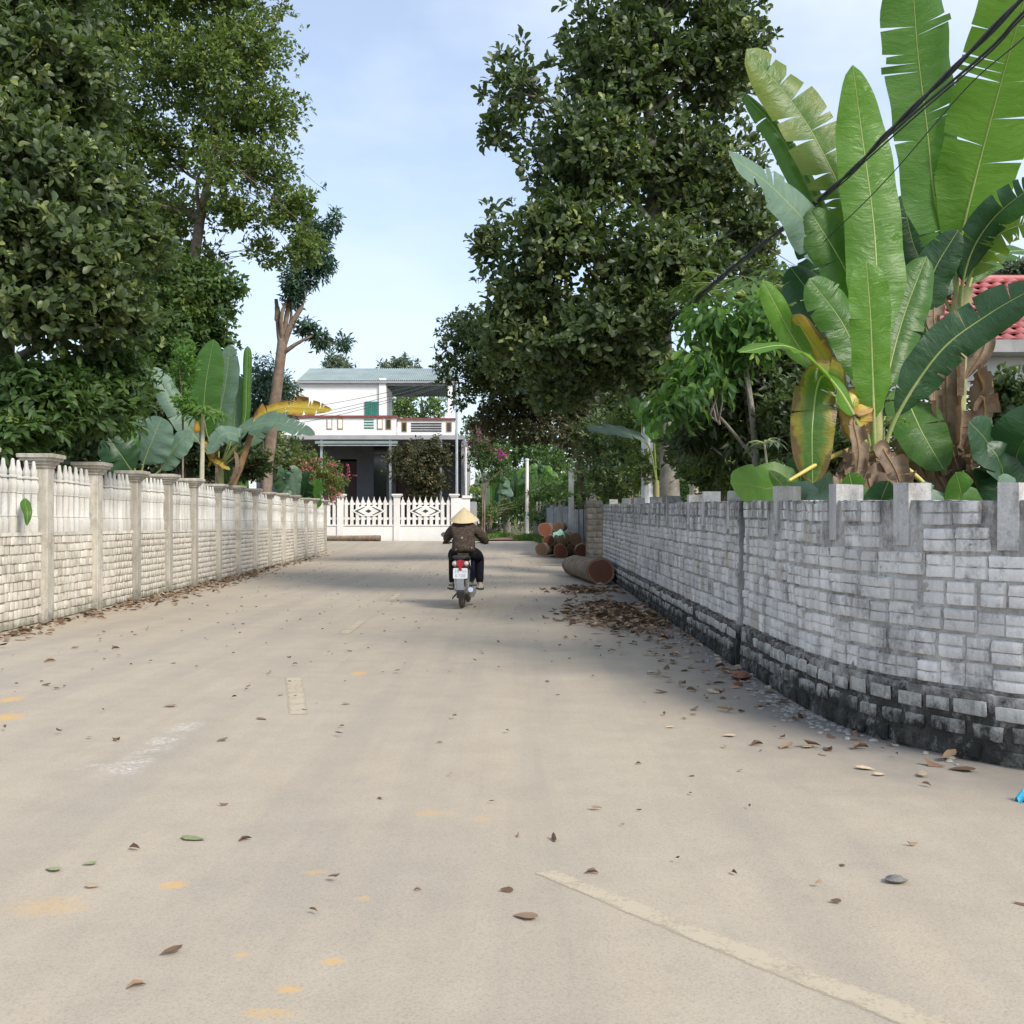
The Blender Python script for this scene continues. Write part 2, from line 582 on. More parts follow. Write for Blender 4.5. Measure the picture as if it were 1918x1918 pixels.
        c = mixc(nt, mth(nt, 'MULTIPLY', mth(nt, 'MULTIPLY', mth(nt, 'MULTIPLY', inl, ina), brk), mth(nt, 'MULTIPLY_ADD', sc, .65, .06)), c, (.66, .64, .60))
    h = mth(nt, 'ADD', mth(nt, 'MULTIPLY', grain, 1.0), mth(nt, 'MULTIPLY', stone, .7))
    return finish(m, nt, c, .92, h, .003, .35, .2)


M = {}
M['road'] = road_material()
def paint_material():
    """thin old road paint: worn through to the asphalt in specks and at its edges"""
    m, nt = newmat('worn_yellow_road_paint')
    vec = wpos(nt)
    n1 = noise(nt, vec, 6, 5, .6)
    n2 = noise(nt, vec, 70, 3, .7)
    c = mixc(nt, n1, (.475, .408, .300), (.505, .438, .328))
    p = nd(nt, 'ShaderNodeBsdfPrincipled', {'Base Color': c, 'Roughness': .9, 'Specular IOR Level': .2})
    t = nd(nt, 'ShaderNodeBsdfTransparent')
    uv = nd(nt, 'ShaderNodeSeparateXYZ', {0: nd(nt, 'ShaderNodeTexCoord').outputs['UV']})
    e = mth(nt, 'ABSOLUTE', mth(nt, 'MULTIPLY_ADD', uv.outputs[0], 2.0, -1.0))
    wear = mth(nt, 'ADD', mth(nt, 'MULTIPLY_ADD', n1, .55, mth(nt, 'MULTIPLY', n2, .55)), mth(nt, 'MULTIPLY', mth(nt, 'POWER', e, 6.0), .4))
    mx = nd(nt, 'ShaderNodeMixShader', {0: ramp(nt, wear, [(.54, .08), (.84, .9)])})
    nt.links.new(p.outputs[0], mx.inputs[1])
    nt.links.new(t.outputs[0], mx.inputs[2])
    o = nd(nt, 'ShaderNodeOutputMaterial')
    nt.links.new(mx.outputs[0], o.inputs['Surface'])
    return m


M['paint'] = paint_material()


def ground_material():
    m, nt = newmat('soil_and_grass')
    vec = wpos(nt)
    n1 = noise(nt, vec, .5, 5)
    n2 = noise(nt, vec, 9, 5, .65)
    c = mixc(nt, ramp(nt, n1, [(.40, 0), (.6, 1)]), (.115, .085, .055), (.06, .085, .025))
    c = mixc(nt, mth(nt, 'MULTIPLY', n2, .5), c, (.10, .095, .05))
    return finish(m, nt, c, .95, n2, .04, 1, .1)


M['ground'] = ground_material()

xs = np.r_[np.arange(-90, -20, 5), np.arange(-20, 20, 1.0), np.arange(20, 91, 5)]
ys = np.r_[np.arange(-30, 36, 3), np.arange(36, 60, 1.0), np.arange(60, 101, 4), np.arange(110, 420, 20)]
X, Y = np.meshgrid(xs, ys)
Z = hz(X, Y) - 0.03
V = np.stack([X, Y, Z], -1).reshape(-1, 3)
nx, ny = len(xs), len(ys)
ii = (np.arange(ny - 1)[:, None] * nx + np.arange(nx - 1)[None]).ravel()
F = np.stack([ii, ii + 1, ii + 1 + nx, ii + nx], 1)
g = link('ground', np_mesh('ground', V, F, M['ground']))
g['kind'] = 'structure'


def fence_x(y):
    return -5.466 - .0544 * y


# right-hand wall foot line (plinth face), far to near
KINK_Y = 9.45
near_pts = [(2.10, 9.45, 0), (2.10, 8.2, 0), (2.12, 7.17, 0), (2.21, 6.55, 0), (2.36, 6.15, 0), (2.60, 5.75, 0), (2.80, 5.52, 0), (3.25, 5.10, 0), (4.0, 4.6, 0), (5.3, 4.0, 0)]
near_path = spline(near_pts, 240)
far_pts = [(2.33, 26.6, 0), (2.25, 22, 0), (2.07, 9.52, 0)]
far_path = spline(far_pts, 120)


def wall_x(y):
    yy = np.r_[near_path[::-1, 1], far_path[::-1, 1]]
    xx = np.r_[near_path[::-1, 0], far_path[::-1, 0]]
    return float(np.interp(y, yy, xx))


rows = list(np.arange(-8, 4.0, 1.0)) + list(np.arange(4.0, 10, .25)) + list(np.arange(10, 37, 1.5)) + list(np.arange(37, 44.4, .5)) + list(np.arange(44.5, 51.9, .5))
ncol = 40
V, F = [], []
for r_, y in enumerate(rows):
    xl = fence_x(y) - .05 if y < 44.4 else -26.0
    if y < 4.0:
        xr = 16.0
    elif y < 26:
        xr = wall_x(y) + .12
    else:
        xr = float(np.interp(y, [26, 36, 44, 52], [2.4, 2.4, 2.1, 1.25]))
    for k in range(ncol + 1):
        x = xl + (xr - xl) * k / ncol
        yy = y
        if y > 51:
            yy = y + .25 * math.sin(x * .7) - .02 * x
        V.append((x, yy, float(hz(x, yy)) + .004))
for r_ in range(len(rows) - 1):
    for k in range(ncol):
        a = r_ * (ncol + 1) + k
        F.append((a, a + 1, a + ncol + 2, a + ncol + 1))
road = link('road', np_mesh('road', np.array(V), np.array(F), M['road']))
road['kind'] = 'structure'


def dash(corners, n=10):
    """worn centre-line dash: left and right edges as lists of photo pixels on the road"""
    Lp, Rp = corners
    a = spline([G(*p) for p in Lp], n)
    b = spline([G(*p) for p in Rp], n)
    mb = MB()
    vs = []
    for i in range(n):
        j = .004
        vs.append((a[i][0] + random.uniform(-j, j), a[i][1] + random.uniform(-j, j), .0062))
        vs.append((b[i][0] + random.uniform(-j, j), b[i][1] + random.uniform(-j, j), .0062))
    mb.add(vs, [(2 * i, 2 * i + 1, 2 * i + 3, 2 * i + 2) for i in range(n - 1)])
    uv = np.array([(float(k % 2), k / (2 * n)) for k in range(2 * n)])
    link('lane_marking', np_mesh('lane_marking', np.array(mb.v), np.array(mb.f), M['paint'], uv=uv), road)


dash(([(1000, 1638), (1120, 1690), (1400, 1810), (1600, 1890), (1850, 1985)], [(1045, 1632), (1160, 1678), (1450, 1790), (1680, 1876), (1960, 1970)]), 24)
dash(([(533, 1270), (536, 1300), (541, 1339)], [(568, 1271), (572, 1300), (579, 1340)]))
dash(([(666, 1165), (632, 1187)], [(687, 1165), (656, 1188)]))
dash(([(738, 1112), (722, 1125)], [(754, 1112), (741, 1125)]))
dash(([(790, 1078), (781, 1086)], [(800, 1078), (793, 1086)]))

# bare earth path climbing to the right of the white gate, a low grass bank either side
mb = MB()
pp = [(-.8, 51.6), (-.4, 55), (.3, 60), (1.0, 68), (1.4, 80)]
vs = []
for x, y in pp:
    w = 1.1
    vs += [(x - w, y, float(hz(x, y)) + .06), (x + w, y, float(hz(x, y)) + .06)]
mb.add(vs, [(2 * i, 2 * i + 1, 2 * i + 3, 2 * i + 2) for i in range(len(pp) - 1)])
o = mb.build('earth_path', surf('red_brown_earth', (.20, .125, .10), (.26, .17, .13), 2, .95, .02, .1, 0), fix=False)
o['kind'] = 'structure'

# ================================================================== masonry
def block_material(name, c1, c2, streak, algae_z, algae, amt=.8, fine=70, algae_hi=None, low=.34):
    """whitewashed block with rain streaks under the coping and black algae near the ground"""
    m, nt = newmat(name)
    vec = wpos(nt)
    z = nd(nt, 'ShaderNodeSeparateXYZ', {0: vec}).outputs[2]
    r = nd(nt, 'ShaderNodeObjectInfo').outputs['Random']
    n1 = noise(nt, vec, 5, 5)
    n2 = noise(nt, vec, fine, 4, .6)
    c = mixc(nt, ramp(nt, n1, [(.3, 0), (.7, 1)]), c1, c2)
    st = noise(nt, stretch(nt, vec, 14, 14, 1.1), 1.0, 5, .65)
    hi = ramp(nt, z, [(.0, .25), (1.0, .25)]) if algae_hi is None else ramp(nt, mth(nt, 'MULTIPLY', z, .5), algae_hi)
    c = mixc(nt, mth(nt, 'MULTIPLY', ramp(nt, st, [(.42, 0), (.60, 1)]), hi), c, streak)
    pat = noise(nt, stretch(nt, vec, 1, 1, .8, (2, 5, 8)), 5.0, 6, .78)
    lo = mth(nt, 'ADD', ramp(nt, mth(nt, 'MULTIPLY', z, 1.0), [(max(algae_z - .22, 0), low), (algae_z + .12, -.0)]), mth(nt, 'MULTIPLY', pat, .95))
    c = mixc(nt, mth(nt, 'MULTIPLY', ramp(nt, lo, [(.58, 0), (.80, 1)]), amt), c, algae)
    blot = noise(nt, stretch(nt, vec, 1, 1, .7, (9, 1, 3)), 3.6, 7, .78)
    c = mixc(nt, mth(nt, 'MULTIPLY', ramp(nt, blot, [(.50, 0), (.64, 1)]), .80), c, streak)
    c = mixc(nt, .3, c, ramp(nt, n2, [(.25, .3), (.75, .75)]), 'OVERLAY')
    c = nd(nt, 'ShaderNodeHueSaturation', {'Color': c, 'Value': mth(nt, 'MULTIPLY_ADD', r, .34, .80)}).outputs[0]
    return finish(m, nt, c, .9, mth(nt, 'MULTIPLY_ADD', n2, .5, n1), .006, 1, .2)


HI = [(.25, .22), (.55, .15), (.62, .3), (.74, 1.0)]
M['block'] = block_material('limewashed_block', (.60, .59, .575), (.70, .688, .668), (.17, .165, .16), .20, (.05, .05, .045), .55, algae_hi=HI)
M['block_warm'] = block_material('limewashed_block_stained', (.54, .50, .43), (.62, .59, .52), (.17, .16, .15), .20, (.05, .05, .045), .55, algae_hi=HI)
M['mortar'] = block_material('grey_mortar', (.33, .318, .30), (.45, .437, .418), (.10, .095, .09), .50, (.02, .02, .018), .95, algae_hi=[(.5, .15), (.62, .3), (.74, .95)])
M['plinth_block'] = block_material('algae_covered_block', (.40, .405, .385), (.54, .54, .50), (.10, .10, .09), .30, (.018, .019, .016), .97, low=.35)
M['pier'] = block_material('grey_pier_concrete', (.44, .44, .44), (.56, .55, .53), (.15, .14, .13), .1, (.06, .06, .05), .3)
M['cream_brick'] = block_material('cream_limewashed_brick', (.64, .595, .51), (.74, .695, .615), (.40, .36, .29), .14, (.10, .105, .06), .7, algae_hi=[(.3, .35), (.55, .25), (.62, .5)])
M['cream_mortar'] = block_material('pale_brown_mortar', (.33, .285, .22), (.42, .365, .29), (.22, .18, .135), .22, (.07, .075, .045), .85, algae_hi=[(.3, .4), (.62, .6)])
M['post'] = block_material('weathered_cream_concrete', (.46, .435, .375), (.58, .545, .475), (.30, .275, .23), .22, (.12, .115, .09), .7, algae_hi=[(.1, .6), (.5, .35), (1, .5)])
M['panel'] = surf('white_precast_concrete', (.48, .47, .44), (.56, .55, .515), 3, .85, .003, .25, .10, dirt=(.33, .30, .25), dirt_amt=.7)
M['panel_back'] = surf('pale_grey_precast_panel', (.34, .345, .35), (.41, .41, .41), 3, .85, .003, .25, .05, dirt=(.24, .23, .21), dirt_amt=.5)


def heightfield_block(xs_, zs_, ys_, seed):
    """front of a block as a small height field (unit width, unit height, depth along -y)"""
    rng = np.random.default_rng(seed)
    V = []
    for i, z in enumerate(zs_):
        for j, x in enumerate(xs_):
            edge = (i in (0, len(zs_) - 1)) or (j in (0, len(xs_) - 1))
            y = 0.0 if edge else -ys_[i]
            jx, jz = rng.normal(0, .013), rng.normal(0, .012)
            if not edge:
                y *= 1 + rng.normal(0, .14)
            V.append((x + jx, y, z + jz))
    nxx = len(xs_)
    F = []
    for i in range(len(zs_) - 1):
        for j in range(nxx - 1):
            a = i * nxx + j
            F.append((a, a + 1, a + nxx + 1, a + nxx))
    return np.array(V, float), np.array(F)


GROOVED = [heightfield_block([0, .035, .5, .965, 1], [0, .05, .48, .50, .54, .56, .95, 1], [0, 1, 1, .35, .35, 1, 1, 0], s) for s in range(6)]
PLAIN = [heightfield_block([0, .07, .93, 1], [0, .08, .92, 1], [0, 1, 1, 0], s + 20) for s in range(8)]


def lay_blocks(root, items, templates, mats, part_name, stuff_name, limit=290, shows=None):
    """items: (x, y, z, rotz, w, h, depth, variant, mat index); the ones nearest the camera become parts, the rest one part"""
    key = shows or (lambda it: it[0] ** 2 + it[1] ** 2)
    items = sorted(items, key=key)
    cache = {}
    for it in items[:limit]:
        x, y, z, rz, w, h, dp, v, mi = it
        k = (v % len(templates), mi)
        if k not in cache:
            V, F = templates[k[0]]
            cache[k] = np_mesh(part_name, V, F, mats[mi])
        link(part_name, cache[k], root, (x, y, z), (0, 0, rz), (w, dp, h))
    rest = items[limit:]
    for mi in range(len(mats)):
        VV, FF, o = [], [], 0
        for x, y, z, rz, w, h, dp, v, m2 in rest:
            if m2 != mi:
                continue
            V, F = templates[v % len(templates)]
            c, s = math.cos(rz), math.sin(rz)
            a, b = V[:, 0] * w, V[:, 1] * dp
            VV.append(np.stack([x + a * c - b * s, y + a * s + b * c, z + V[:, 2] * h], 1))
            FF.append(F + o)
            o += len(V)
        if VV:
            link(stuff_name, np_mesh(stuff_name, np.vstack(VV), np.vstack(FF), mats[mi]), root, kind='stuff')


def path_at(path, s):
    d = np.r_[0, np.cumsum(np.linalg.norm(np.diff(path[:, :2], axis=0), axis=1))]
    p = np.array([np.interp(s, d, path[:, k]) for k in range(2)])
    q = np.array([np.interp(min(s + .02, d[-1]), d, path[:, k]) for k in range(2)])
    q0 = np.array([np.interp(max(s - .02, 0), d, path[:, k]) for k in range(2)])
    t = (q - q0) / np.linalg.norm(q - q0)
    return p, t, d[-1]


def block_wall(label, path, top_fn, piers, seed, skip_pier=0.13):
    """path runs left to right as seen from the road; the road is on its left-hand-back side"""
    rng = random.Random(seed)
    p0, t0, L = path_at(path, 0)
    root = thing('boundary_wall', label, 'wall', (float(p0[0]), float(p0[1]), 0))
    nrm_sign = 1
    PL = .385

    def at(s, off):
        p, t, _ = path_at(path, s)
        n = np.array((t[1], -t[0])) * nrm_sign         # outward, to the road
        return p + n * off, t, n

    # cores (mortar): plinth and upper wall as strips with a real thickness
    N = int(L / (.03 if L < 10 else .06))
    for nm, z0f, z1f, off, th in (('plinth', lambda s: -.03, lambda s: PL, -.012, .26), ('mortar_core', lambda s: PL - .02, lambda s: top_fn(s), -.052, .17)):
        vs, fs = [], []
        nz = 12 if nm == 'plinth' else 40
        from mathutils import noise as mno
        for i in range(N + 1):
            s = L * i / N
            a, t, n = at(s, off)
            b, _, _ = at(s, off - th)
            for k in range(nz + 1):
                z = z0f(s) + (z1f(s) - z0f(s)) * k / nz
                jit = .016 * mno.noise((s * 6, z * 9, seed)) + .013 * mno.noise((s * 17, z * 21, seed + 5)) + .006 * mno.noise((s * 41, z * 47, seed + 9)) + (.004 if nm != 'plinth' else .002)
                zj = rng.uniform(-.006, .006) if k == nz else 0
                vs.append((a[0] + n[0] * jit, a[1] + n[1] * jit, z + zj))
            vs.append((b[0], b[1], z1f(s)))
            vs.append((b[0], b[1], z0f(s)))
        w = nz + 3
        for i in range(N):
            for k in range(w - 1):
                a = i * w + k
                fs.append((a, a + w, a + w + 1, a + 1))
        fs.append(tuple(range(w)))
        fs.append(tuple(range(N * w + w - 1, N * w - 1, -1)))
        MB().add(vs, fs).build(nm, M['mortar'], root)
    ps = []
    for px in piers:                                    # pier positions along the wall by photo column
        best = min((abs(959 + FOC * path_at(path, s)[0][0] / path_at(path, s)[0][1] - px), s) for s in np.linspace(0.02, L - .02, 260))
        ps.append(best[1])
    items = []
    nrow = 7
    for r_ in range(nrow):
        s = rng.uniform(0, .12)
        while s < L - .1:
            w = rng.uniform(.14, .215)
            zt = top_fn(s)
            rh = (zt - PL - .012) / nrow
            p, t, n = at(s, -.052 + .002)
            _, t2, _ = at(s + w * .5, 0)
            rz = math.atan2(t2[1], t2[0]) + rng.uniform(-.02, .02)
            z = PL + .012 + r_ * rh + .011 + rng.uniform(-.006, .006)
            h = rh - .014 + rng.uniform(-.016, .006)
            mi = 1 if rng.random() < .07 else 0
            near_pier = any(abs(s + w / 2 - q) < w / 2 + .07 for q in ps) and r_ >= nrow - 2
            if not near_pier:
                items.append((p[0], p[1], z, rz, w, h, rng.uniform(.012, .032), rng.randrange(6), mi))
            s += w + rng.choice([.006, .010, .014, .02, .034])
    lay_blocks(root, items, GROOVED, [M['block'], M['block_warm']], 'block', 'more_blocks', 290)
    items = []
    for r_ in range(3):
        s = rng.uniform(0, .12)
        while s < L - .1:
            w = rng.uniform(.13, .22)
            p, t, n = at(s, -.012 + .002)
            rz = math.atan2(t[1], t[0])
            z = .012 + r_ * .122 + rng.uniform(-.006, .008)
            if rng.random() > .05:
                items.append((p[0], p[1], z, rz, w, .086 + rng.uniform(-.016, .010), rng.uniform(.012, .026), rng.randrange(8), 0))
            s += w + rng.uniform(.022, .055)
    lay_blocks(root, items, PLAIN, [M['plinth_block']], 'plinth_block', 'more_plinth_blocks', 150)
    for q in ps:
        p, t, n = at(q, -.052)
        zt = top_fn(q)
        w, dp = rng.uniform(.11, .135), .17
        up = rng.uniform(.09, .12)
        mb = MB()
        c = np.array(p) - t * w / 2
        vs = []
        for zz in (zt - .27, zt + up):
            for a, b in ((0, .018), (w, .018), (w, -dp), (0, -dp)):
                j = rng.uniform(-.005, .005)
                q2 = c + t * (a + j) + n * (b + j)
                vs.append((q2[0], q2[1], zz + j))
        mb.add(vs, [(0, 3, 2, 1), (4, 5, 6, 7), (0, 1, 5, 4), (1, 2, 6, 5), (2, 3, 7, 6), (3, 0, 4, 7)])
        mb.build('pier', M['pier'], root)
    return root


block_wall('curving whitewashed block wall with black algae at its foot, nearest on the right', near_path,
           lambda s: float(np.interp(s, [0, 4, 7.5], [1.54, 1.465, 1.45])), [1445, 1552, 1682, 1886], 3)
block_wall('long straight grey block wall running from the bend back to the logs', far_path,
           lambda s: float(np.interp(s, [0, 17.2], [1.80, 1.54])), [1139, 1162, 1184, 1214, 1244, 1283, 1311, 1357], 5)

# ------------------------------------------------------------------ left-hand fence
POST_Y = [11.75, 13.75, 15.66, 17.6, 19.57, 21.5, 23.7, 25.8, 28.0, 30.2, 32.6, 35.0, 37.5, 39.9, 43.0]
fence = thing('fence', 'long cream fence of square posts, brick plinth and white pointed balusters', 'fence', (fence_x(12), 12, 0))
FT = Vector((-.0544, 1, 0)).normalized()                # along the fence, away from the camera
FN = Vector((1, .0544, 0)).normalized()                 # to the road
f_rz = math.atan2(FT.y, FT.x)


def fp(s_y, off, z):
    return Vector((fence_x(s_y), s_y, z)) + FN * off


def obox(mb, c, hx, hy, z0, z1, tx=0):
    """box square to the fence: hx half width along the fence, hy half depth"""
    vs = []
    for z in (z0, z1):
        for a, b in ((-hx, -hy), (hx, -hy), (hx, hy), (-hx, hy)):
            q = c + FT * a + FN * b
            vs.append((q.x, q.y, z))
    mb.add(vs, [(0, 3, 2, 1), (4, 5, 6, 7), (0, 1, 5, 4), (1, 2, 6, 5), (2, 3, 7, 6), (3, 0, 4, 7)])


for i, y in enumerate(POST_Y):
    H = 2.08 + (.02 if i % 3 else -.015)
    c = fp(y, -.10, 0)
    mb = MB()
    obox(mb, c, .115, .12, -.03, H)
    post = mb.build('post', M['post'], fence)
    bm = bmesh.new()
    bm.from_mesh(post.data)
    bmesh.ops.bevel(bm, geom=bm.edges[:], offset=.008, segments=1, affect='EDGES')
    bm.to_mesh(post.data)
    bm.free()
    mb = MB()                                           # stepped cap, widening upwards
    vs, prof = [], [(.116, 2.05), (.135, 2.05), (.14, 2.085), (.165, 2.095), (.175, 2.13), (.205, 2.14), (.22, 2.175), (.235, 2.18), (.238, 2.225), (.225, 2.232)]
    for r_, z in prof:
        for a, b in ((-1, -1), (1, -1), (1, 1), (-1, 1)):
            q = c + FT * a * r_ + FN * b * r_
            vs.append((q.x, q.y, z + H - 2.08))
    n = len(prof)
    fs = [(3, 2, 1, 0), tuple(4 * (n - 1) + k for k in range(4))]
    for k in range(n - 1):
        for e in range(4):
            fs.append((4 * k + e, 4 * k + (e + 1) % 4, 4 * k + 4 + (e + 1) % 4, 4 * k + 4 + e))
    mb.add(vs, fs).build('post_cap', M['post'], fence)

# one pointed baluster: half-round bar, collar, bulged shoulder, bottle-shaped tip
BAL = MB()
prof = [(.040, 0), (.046, .02), (.046, .16), (.036, .20), (.041, .205), (.041, .222), (.034, .23), (.034, .50), (.042, .505), (.042, .525), (.047, .54), (.050, .60), (.044, .64),
        (.032, .68), (.048, .692), (.048, .712), (.030, .725), (.036, .755), (.034, .79), (.020, .85), (.017, .90), (.012, .925), (.004, .932)]
BAL.lathe(prof, sides=8)
bal_me = BAL.mesh('baluster', M['panel'], True)
bm = bmesh.new()
bm.from_mesh(bal_me)
bmesh.ops.recalc_face_normals(bm, faces=bm.faces)
bm.to_mesh(bal_me)
bm.free()
bal_me.set_sharp_from_angle(angle=R(40))
bricks = []
rngf = random.Random(11)
for i in range(len(POST_Y) - 1):
    y0, y1 = POST_Y[i] + .115, POST_Y[i + 1] - .115
    ym = (y0 + y1) / 2
    top = float(np.interp(ym, [12, 43], [1.215, 1.10]))
    half = (y1 - y0) / 2
    mb = MB()
    obox(mb, fp(ym, -.16, 0), half, .09, -.03, top - .004)
    mb.build('mortar_core', M['cream_mortar'], fence)
    mb = MB()
    obox(mb, fp(ym, -.125, 0), half, .075, top - .045, top)
    mb.build('coping', M['cream_brick'], fence)
    mb = MB()                                           # thin slab the balusters stand out from
    obox(mb, fp(ym, -.135, 0), half, .012, top, top + .66)
    mb.build('backing_panel', M['panel_back'], fence)
    nb = 8 if (y1 - y0) < 2.0 else 9
    sc = (2.17 - top) / .955
    for k in range(nb):
        yb = y0 + (y1 - y0) * (k + .5) / nb
        q = fp(yb, -.115, top)
        link('baluster', bal_me, fence, q, (rngf.uniform(-.012, .012), rngf.uniform(-.012, .012), rngf.uniform(0, 3)), (1.38, 1.38, sc * rngf.uniform(.99, 1.01)))
    nrow = 10
    rh = (top - .05) / nrow
    for r_ in range(nrow):
        s = y0 + rngf.uniform(-.04, .03)
        while s < y1 - .02:
            w = rngf.uniform(.085, .135)
            if s + w > y1:
                w = y1 - s
            if s < y0:
                w -= y0 - s
                s = y0
            if w > .03:
                q = fp(s, -.07 + .002, .012 + r_ * rh + rngf.uniform(-.005, .005))
                bricks.append((q.x + FN.x * 0, q.y, q.z, f_rz, w - .006, rh - .012 + rngf.uniform(-.008, .004), rngf.uniform(.006, .015), rngf.randrange(8), 0))
            s += w + rngf.uniform(.012, .026)
lay_blocks(fence, bricks, PLAIN, [M['cream_brick']], 'brick', 'more_bricks', 295, shows=lambda it: (it[1] - 13.2) if it[1] > 12.3 else 99)

# ------------------------------------------------------------------ end pillar, plank fence, posts, sheet fence beyond the wall
root = thing('block_pillar', 'dark unpainted block pillar ending the long grey wall', 'pillar', (2.4, 30.2, 0))
MB().box(2.18, 2.66, 30.0, 30.35, -.03, 1.98).build('mortar_core', surf('dark_old_mortar', (.06, .057, .052), (.10, .095, .088), 6, .95, .004, .15, 0), root)
items = []
for r_ in range(11):
    x = 2.195
    for w in ((.27, .16) if r_ % 2 else (.16, .27)):
        items.append((x, 30.002, .03 + r_ * .174, 0, w, .145, .02, r_, 0))
        x += w + .02
lay_blocks(root, items, PLAIN, [block_material('dark_unpainted_block', (.075, .072, .066), (.12, .115, .105), (.035, .033, .03), .5, (.03, .032, .025), .8)], 'block', 'more_blocks')

M['wood_grey'] = surf('weathered_grey_timber', (.13, .12, .11), (.24, .225, .205), 7, .9, .004, .2, .3, dirt=(.06, .05, .045), dirt_amt=.7)
M['tin'] = surf('rusting_grey_sheet', (.14, .17, .19), (.24, .27, .28), 2.5, .55, .003, .4, .25, dirt=(.12, .075, .05), dirt_amt=.8)
M['white_post'] = surf('white_painted_concrete', (.66, .65, .62), (.74, .73, .70), 3, .8, .003, .3, 0, dirt=(.5, .40, .25), dirt_amt=.5)
root = thing('plank_fence', 'weathered grey plank fence standing beyond the dark pillar', 'fence', (2.5, 31, 0))
rp = random.Random(4)
y = 30.8
while y < 40.5:
    x = float(np.interp(y, [31, 40], [2.52, 2.86]))
    h = 2.1 + rp.uniform(-.18, .2)
    w = rp.uniform(.14, .2)
    mb = MB()
    mb.add([(x, y, 0), (x + .03, y, 0), (x + .03, y + w, 0), (x, y + w, 0), (x + rp.uniform(-.03, .03), y, h), (x + .03, y, h), (x + .03, y + w, h - rp.uniform(-.04, .08)), (x, y + w, h - rp.uniform(0, .06))],
           [(0, 3, 2, 1), (4, 5, 6, 7), (0, 1, 5, 4), (1, 2, 6, 5), (2, 3, 7, 6), (3, 0, 4, 7)])
    mb.build('plank', M['wood_grey'], root)
    y += w + rp.uniform(.02, .1)
for z in (.6, 1.6):
    MB().add([(2.56, 31, z), (2.60, 31, z), (2.93, 40, z), (2.89, 40, z), (2.56, 31, z + .08), (2.60, 31, z + .08), (2.93, 40, z + .08), (2.89, 40, z + .08)], [(0, 3, 2, 1), (4, 5, 6, 7), (0, 1, 5, 4), (1, 2, 6, 5), (2, 3, 7, 6), (3, 0, 4, 7)]).build('rail', M['wood_grey'], root)

root = thing('white_post', 'white painted concrete post with ochre foot behind the log pile', 'post', (2.43, 42, .1))
MB().box(2.33, 2.53, 41.9, 42.1, .75, 3.45).build('shaft', M['white_post'], root)
MB().box(2.325, 2.535, 41.895, 42.105, .03, .75).build('foot', surf('ochre_stained_concrete', (.42, .31, .14), (.55, .46, .30), 5, .9, .003, .2, 0), root)
MB().box(2.31, 2.55, 41.88, 42.12, 3.45, 3.51).build('cap', M['white_post'], root)

root = thing('sheet_fence', 'dark corrugated sheet fence along the earth path behind the log pile', 'fence', (2.2, 42, .1))
a, b = Vector((2.86, 41.0, 0)), Vector((1.15, 57.0, 0))
NS = 12
for i in range(NS):
    p = a.lerp(b, i / NS)
    q = a.lerp(b, (i + .97) / NS)
    h = 1.75 + rp.uniform(-.15, .15)
    t = (q - p).normalized()
    n = Vector((t.y, -t.x, 0))
    vs, fs = [], []
    K = 14
    z0 = float(hz(p.x, p.y)) - .03
    for k in range(K + 1):
        c = p.lerp(q, k / K) + n * (.02 * (1 if k % 2 else -1)) + n * (.03 if i % 2 else 0)
        vs += [(c.x, c.y, z0), (c.x, c.y, z0 + h + (k / K - .5) * rp.uniform(-.03, .03))]
    for k in range(K):
        fs.append((2 * k, 2 * k + 2, 2 * k + 3, 2 * k + 1))
    o = MB().add(vs, fs).build('sheet', M['tin'], root, fix=False)
    MB().box(p.x + .03, p.x + .11, p.y - .04, p.y + .04, z0, z0 + 1.9 + rp.uniform(-.1, .2)).build('stake', M['wood_grey'], root)

# ================================================================== logs
M['bark'] = surf('rough_grey_brown_bark', (.16, .125, .09), (.28, .225, .17), 6, .95, .02, .15, .15, dirt=(.09, .065, .05), dirt_amt=.7, fine=40)
M['bark_dark'] = surf('dark_bark', (.09, .07, .055), (.17, .14, .11), 7, .95, .02, .15, .15, fine=40)


def cut_material(name, c1, c2):
    m, nt = newmat(name)
    ob = nd(nt, 'ShaderNodeTexCoord').outputs['UV']
    sx = nd(nt, 'ShaderNodeSeparateXYZ', {0: ob})
    rr = sx.outputs[0]
    w = noise(nt, wpos(nt), 9, 4)
    ring = mth(nt, 'SINE', mth(nt, 'MULTIPLY_ADD', w, 5.0, mth(nt, 'MULTIPLY', rr, 42.0)))
    c = mixc(nt, mth(nt, 'MULTIPLY_ADD', ring, .22, .5), c1, c2)
    c = mixc(nt, ramp(nt, rr, [(.84, 0), (.9, .8)]), c, (.30, .20, .12))
    c = mixc(nt, mth(nt, 'MULTIPLY', w, .5), c, c1)
    return finish(m, nt, c, .85, ring, .003, 1, .2)


M['cut_red'] = cut_material('red_brown_sawn_end', (.105, .042, .027), (.19, .08, .05))
M['cut_orange'] = cut_material('orange_sawn_end', (.17, .062, .034), (.25, .10, .056))
M['cut_dull'] = cut_material('dull_brown_sawn_end', (.13, .085, .055), (.22, .15, .10))


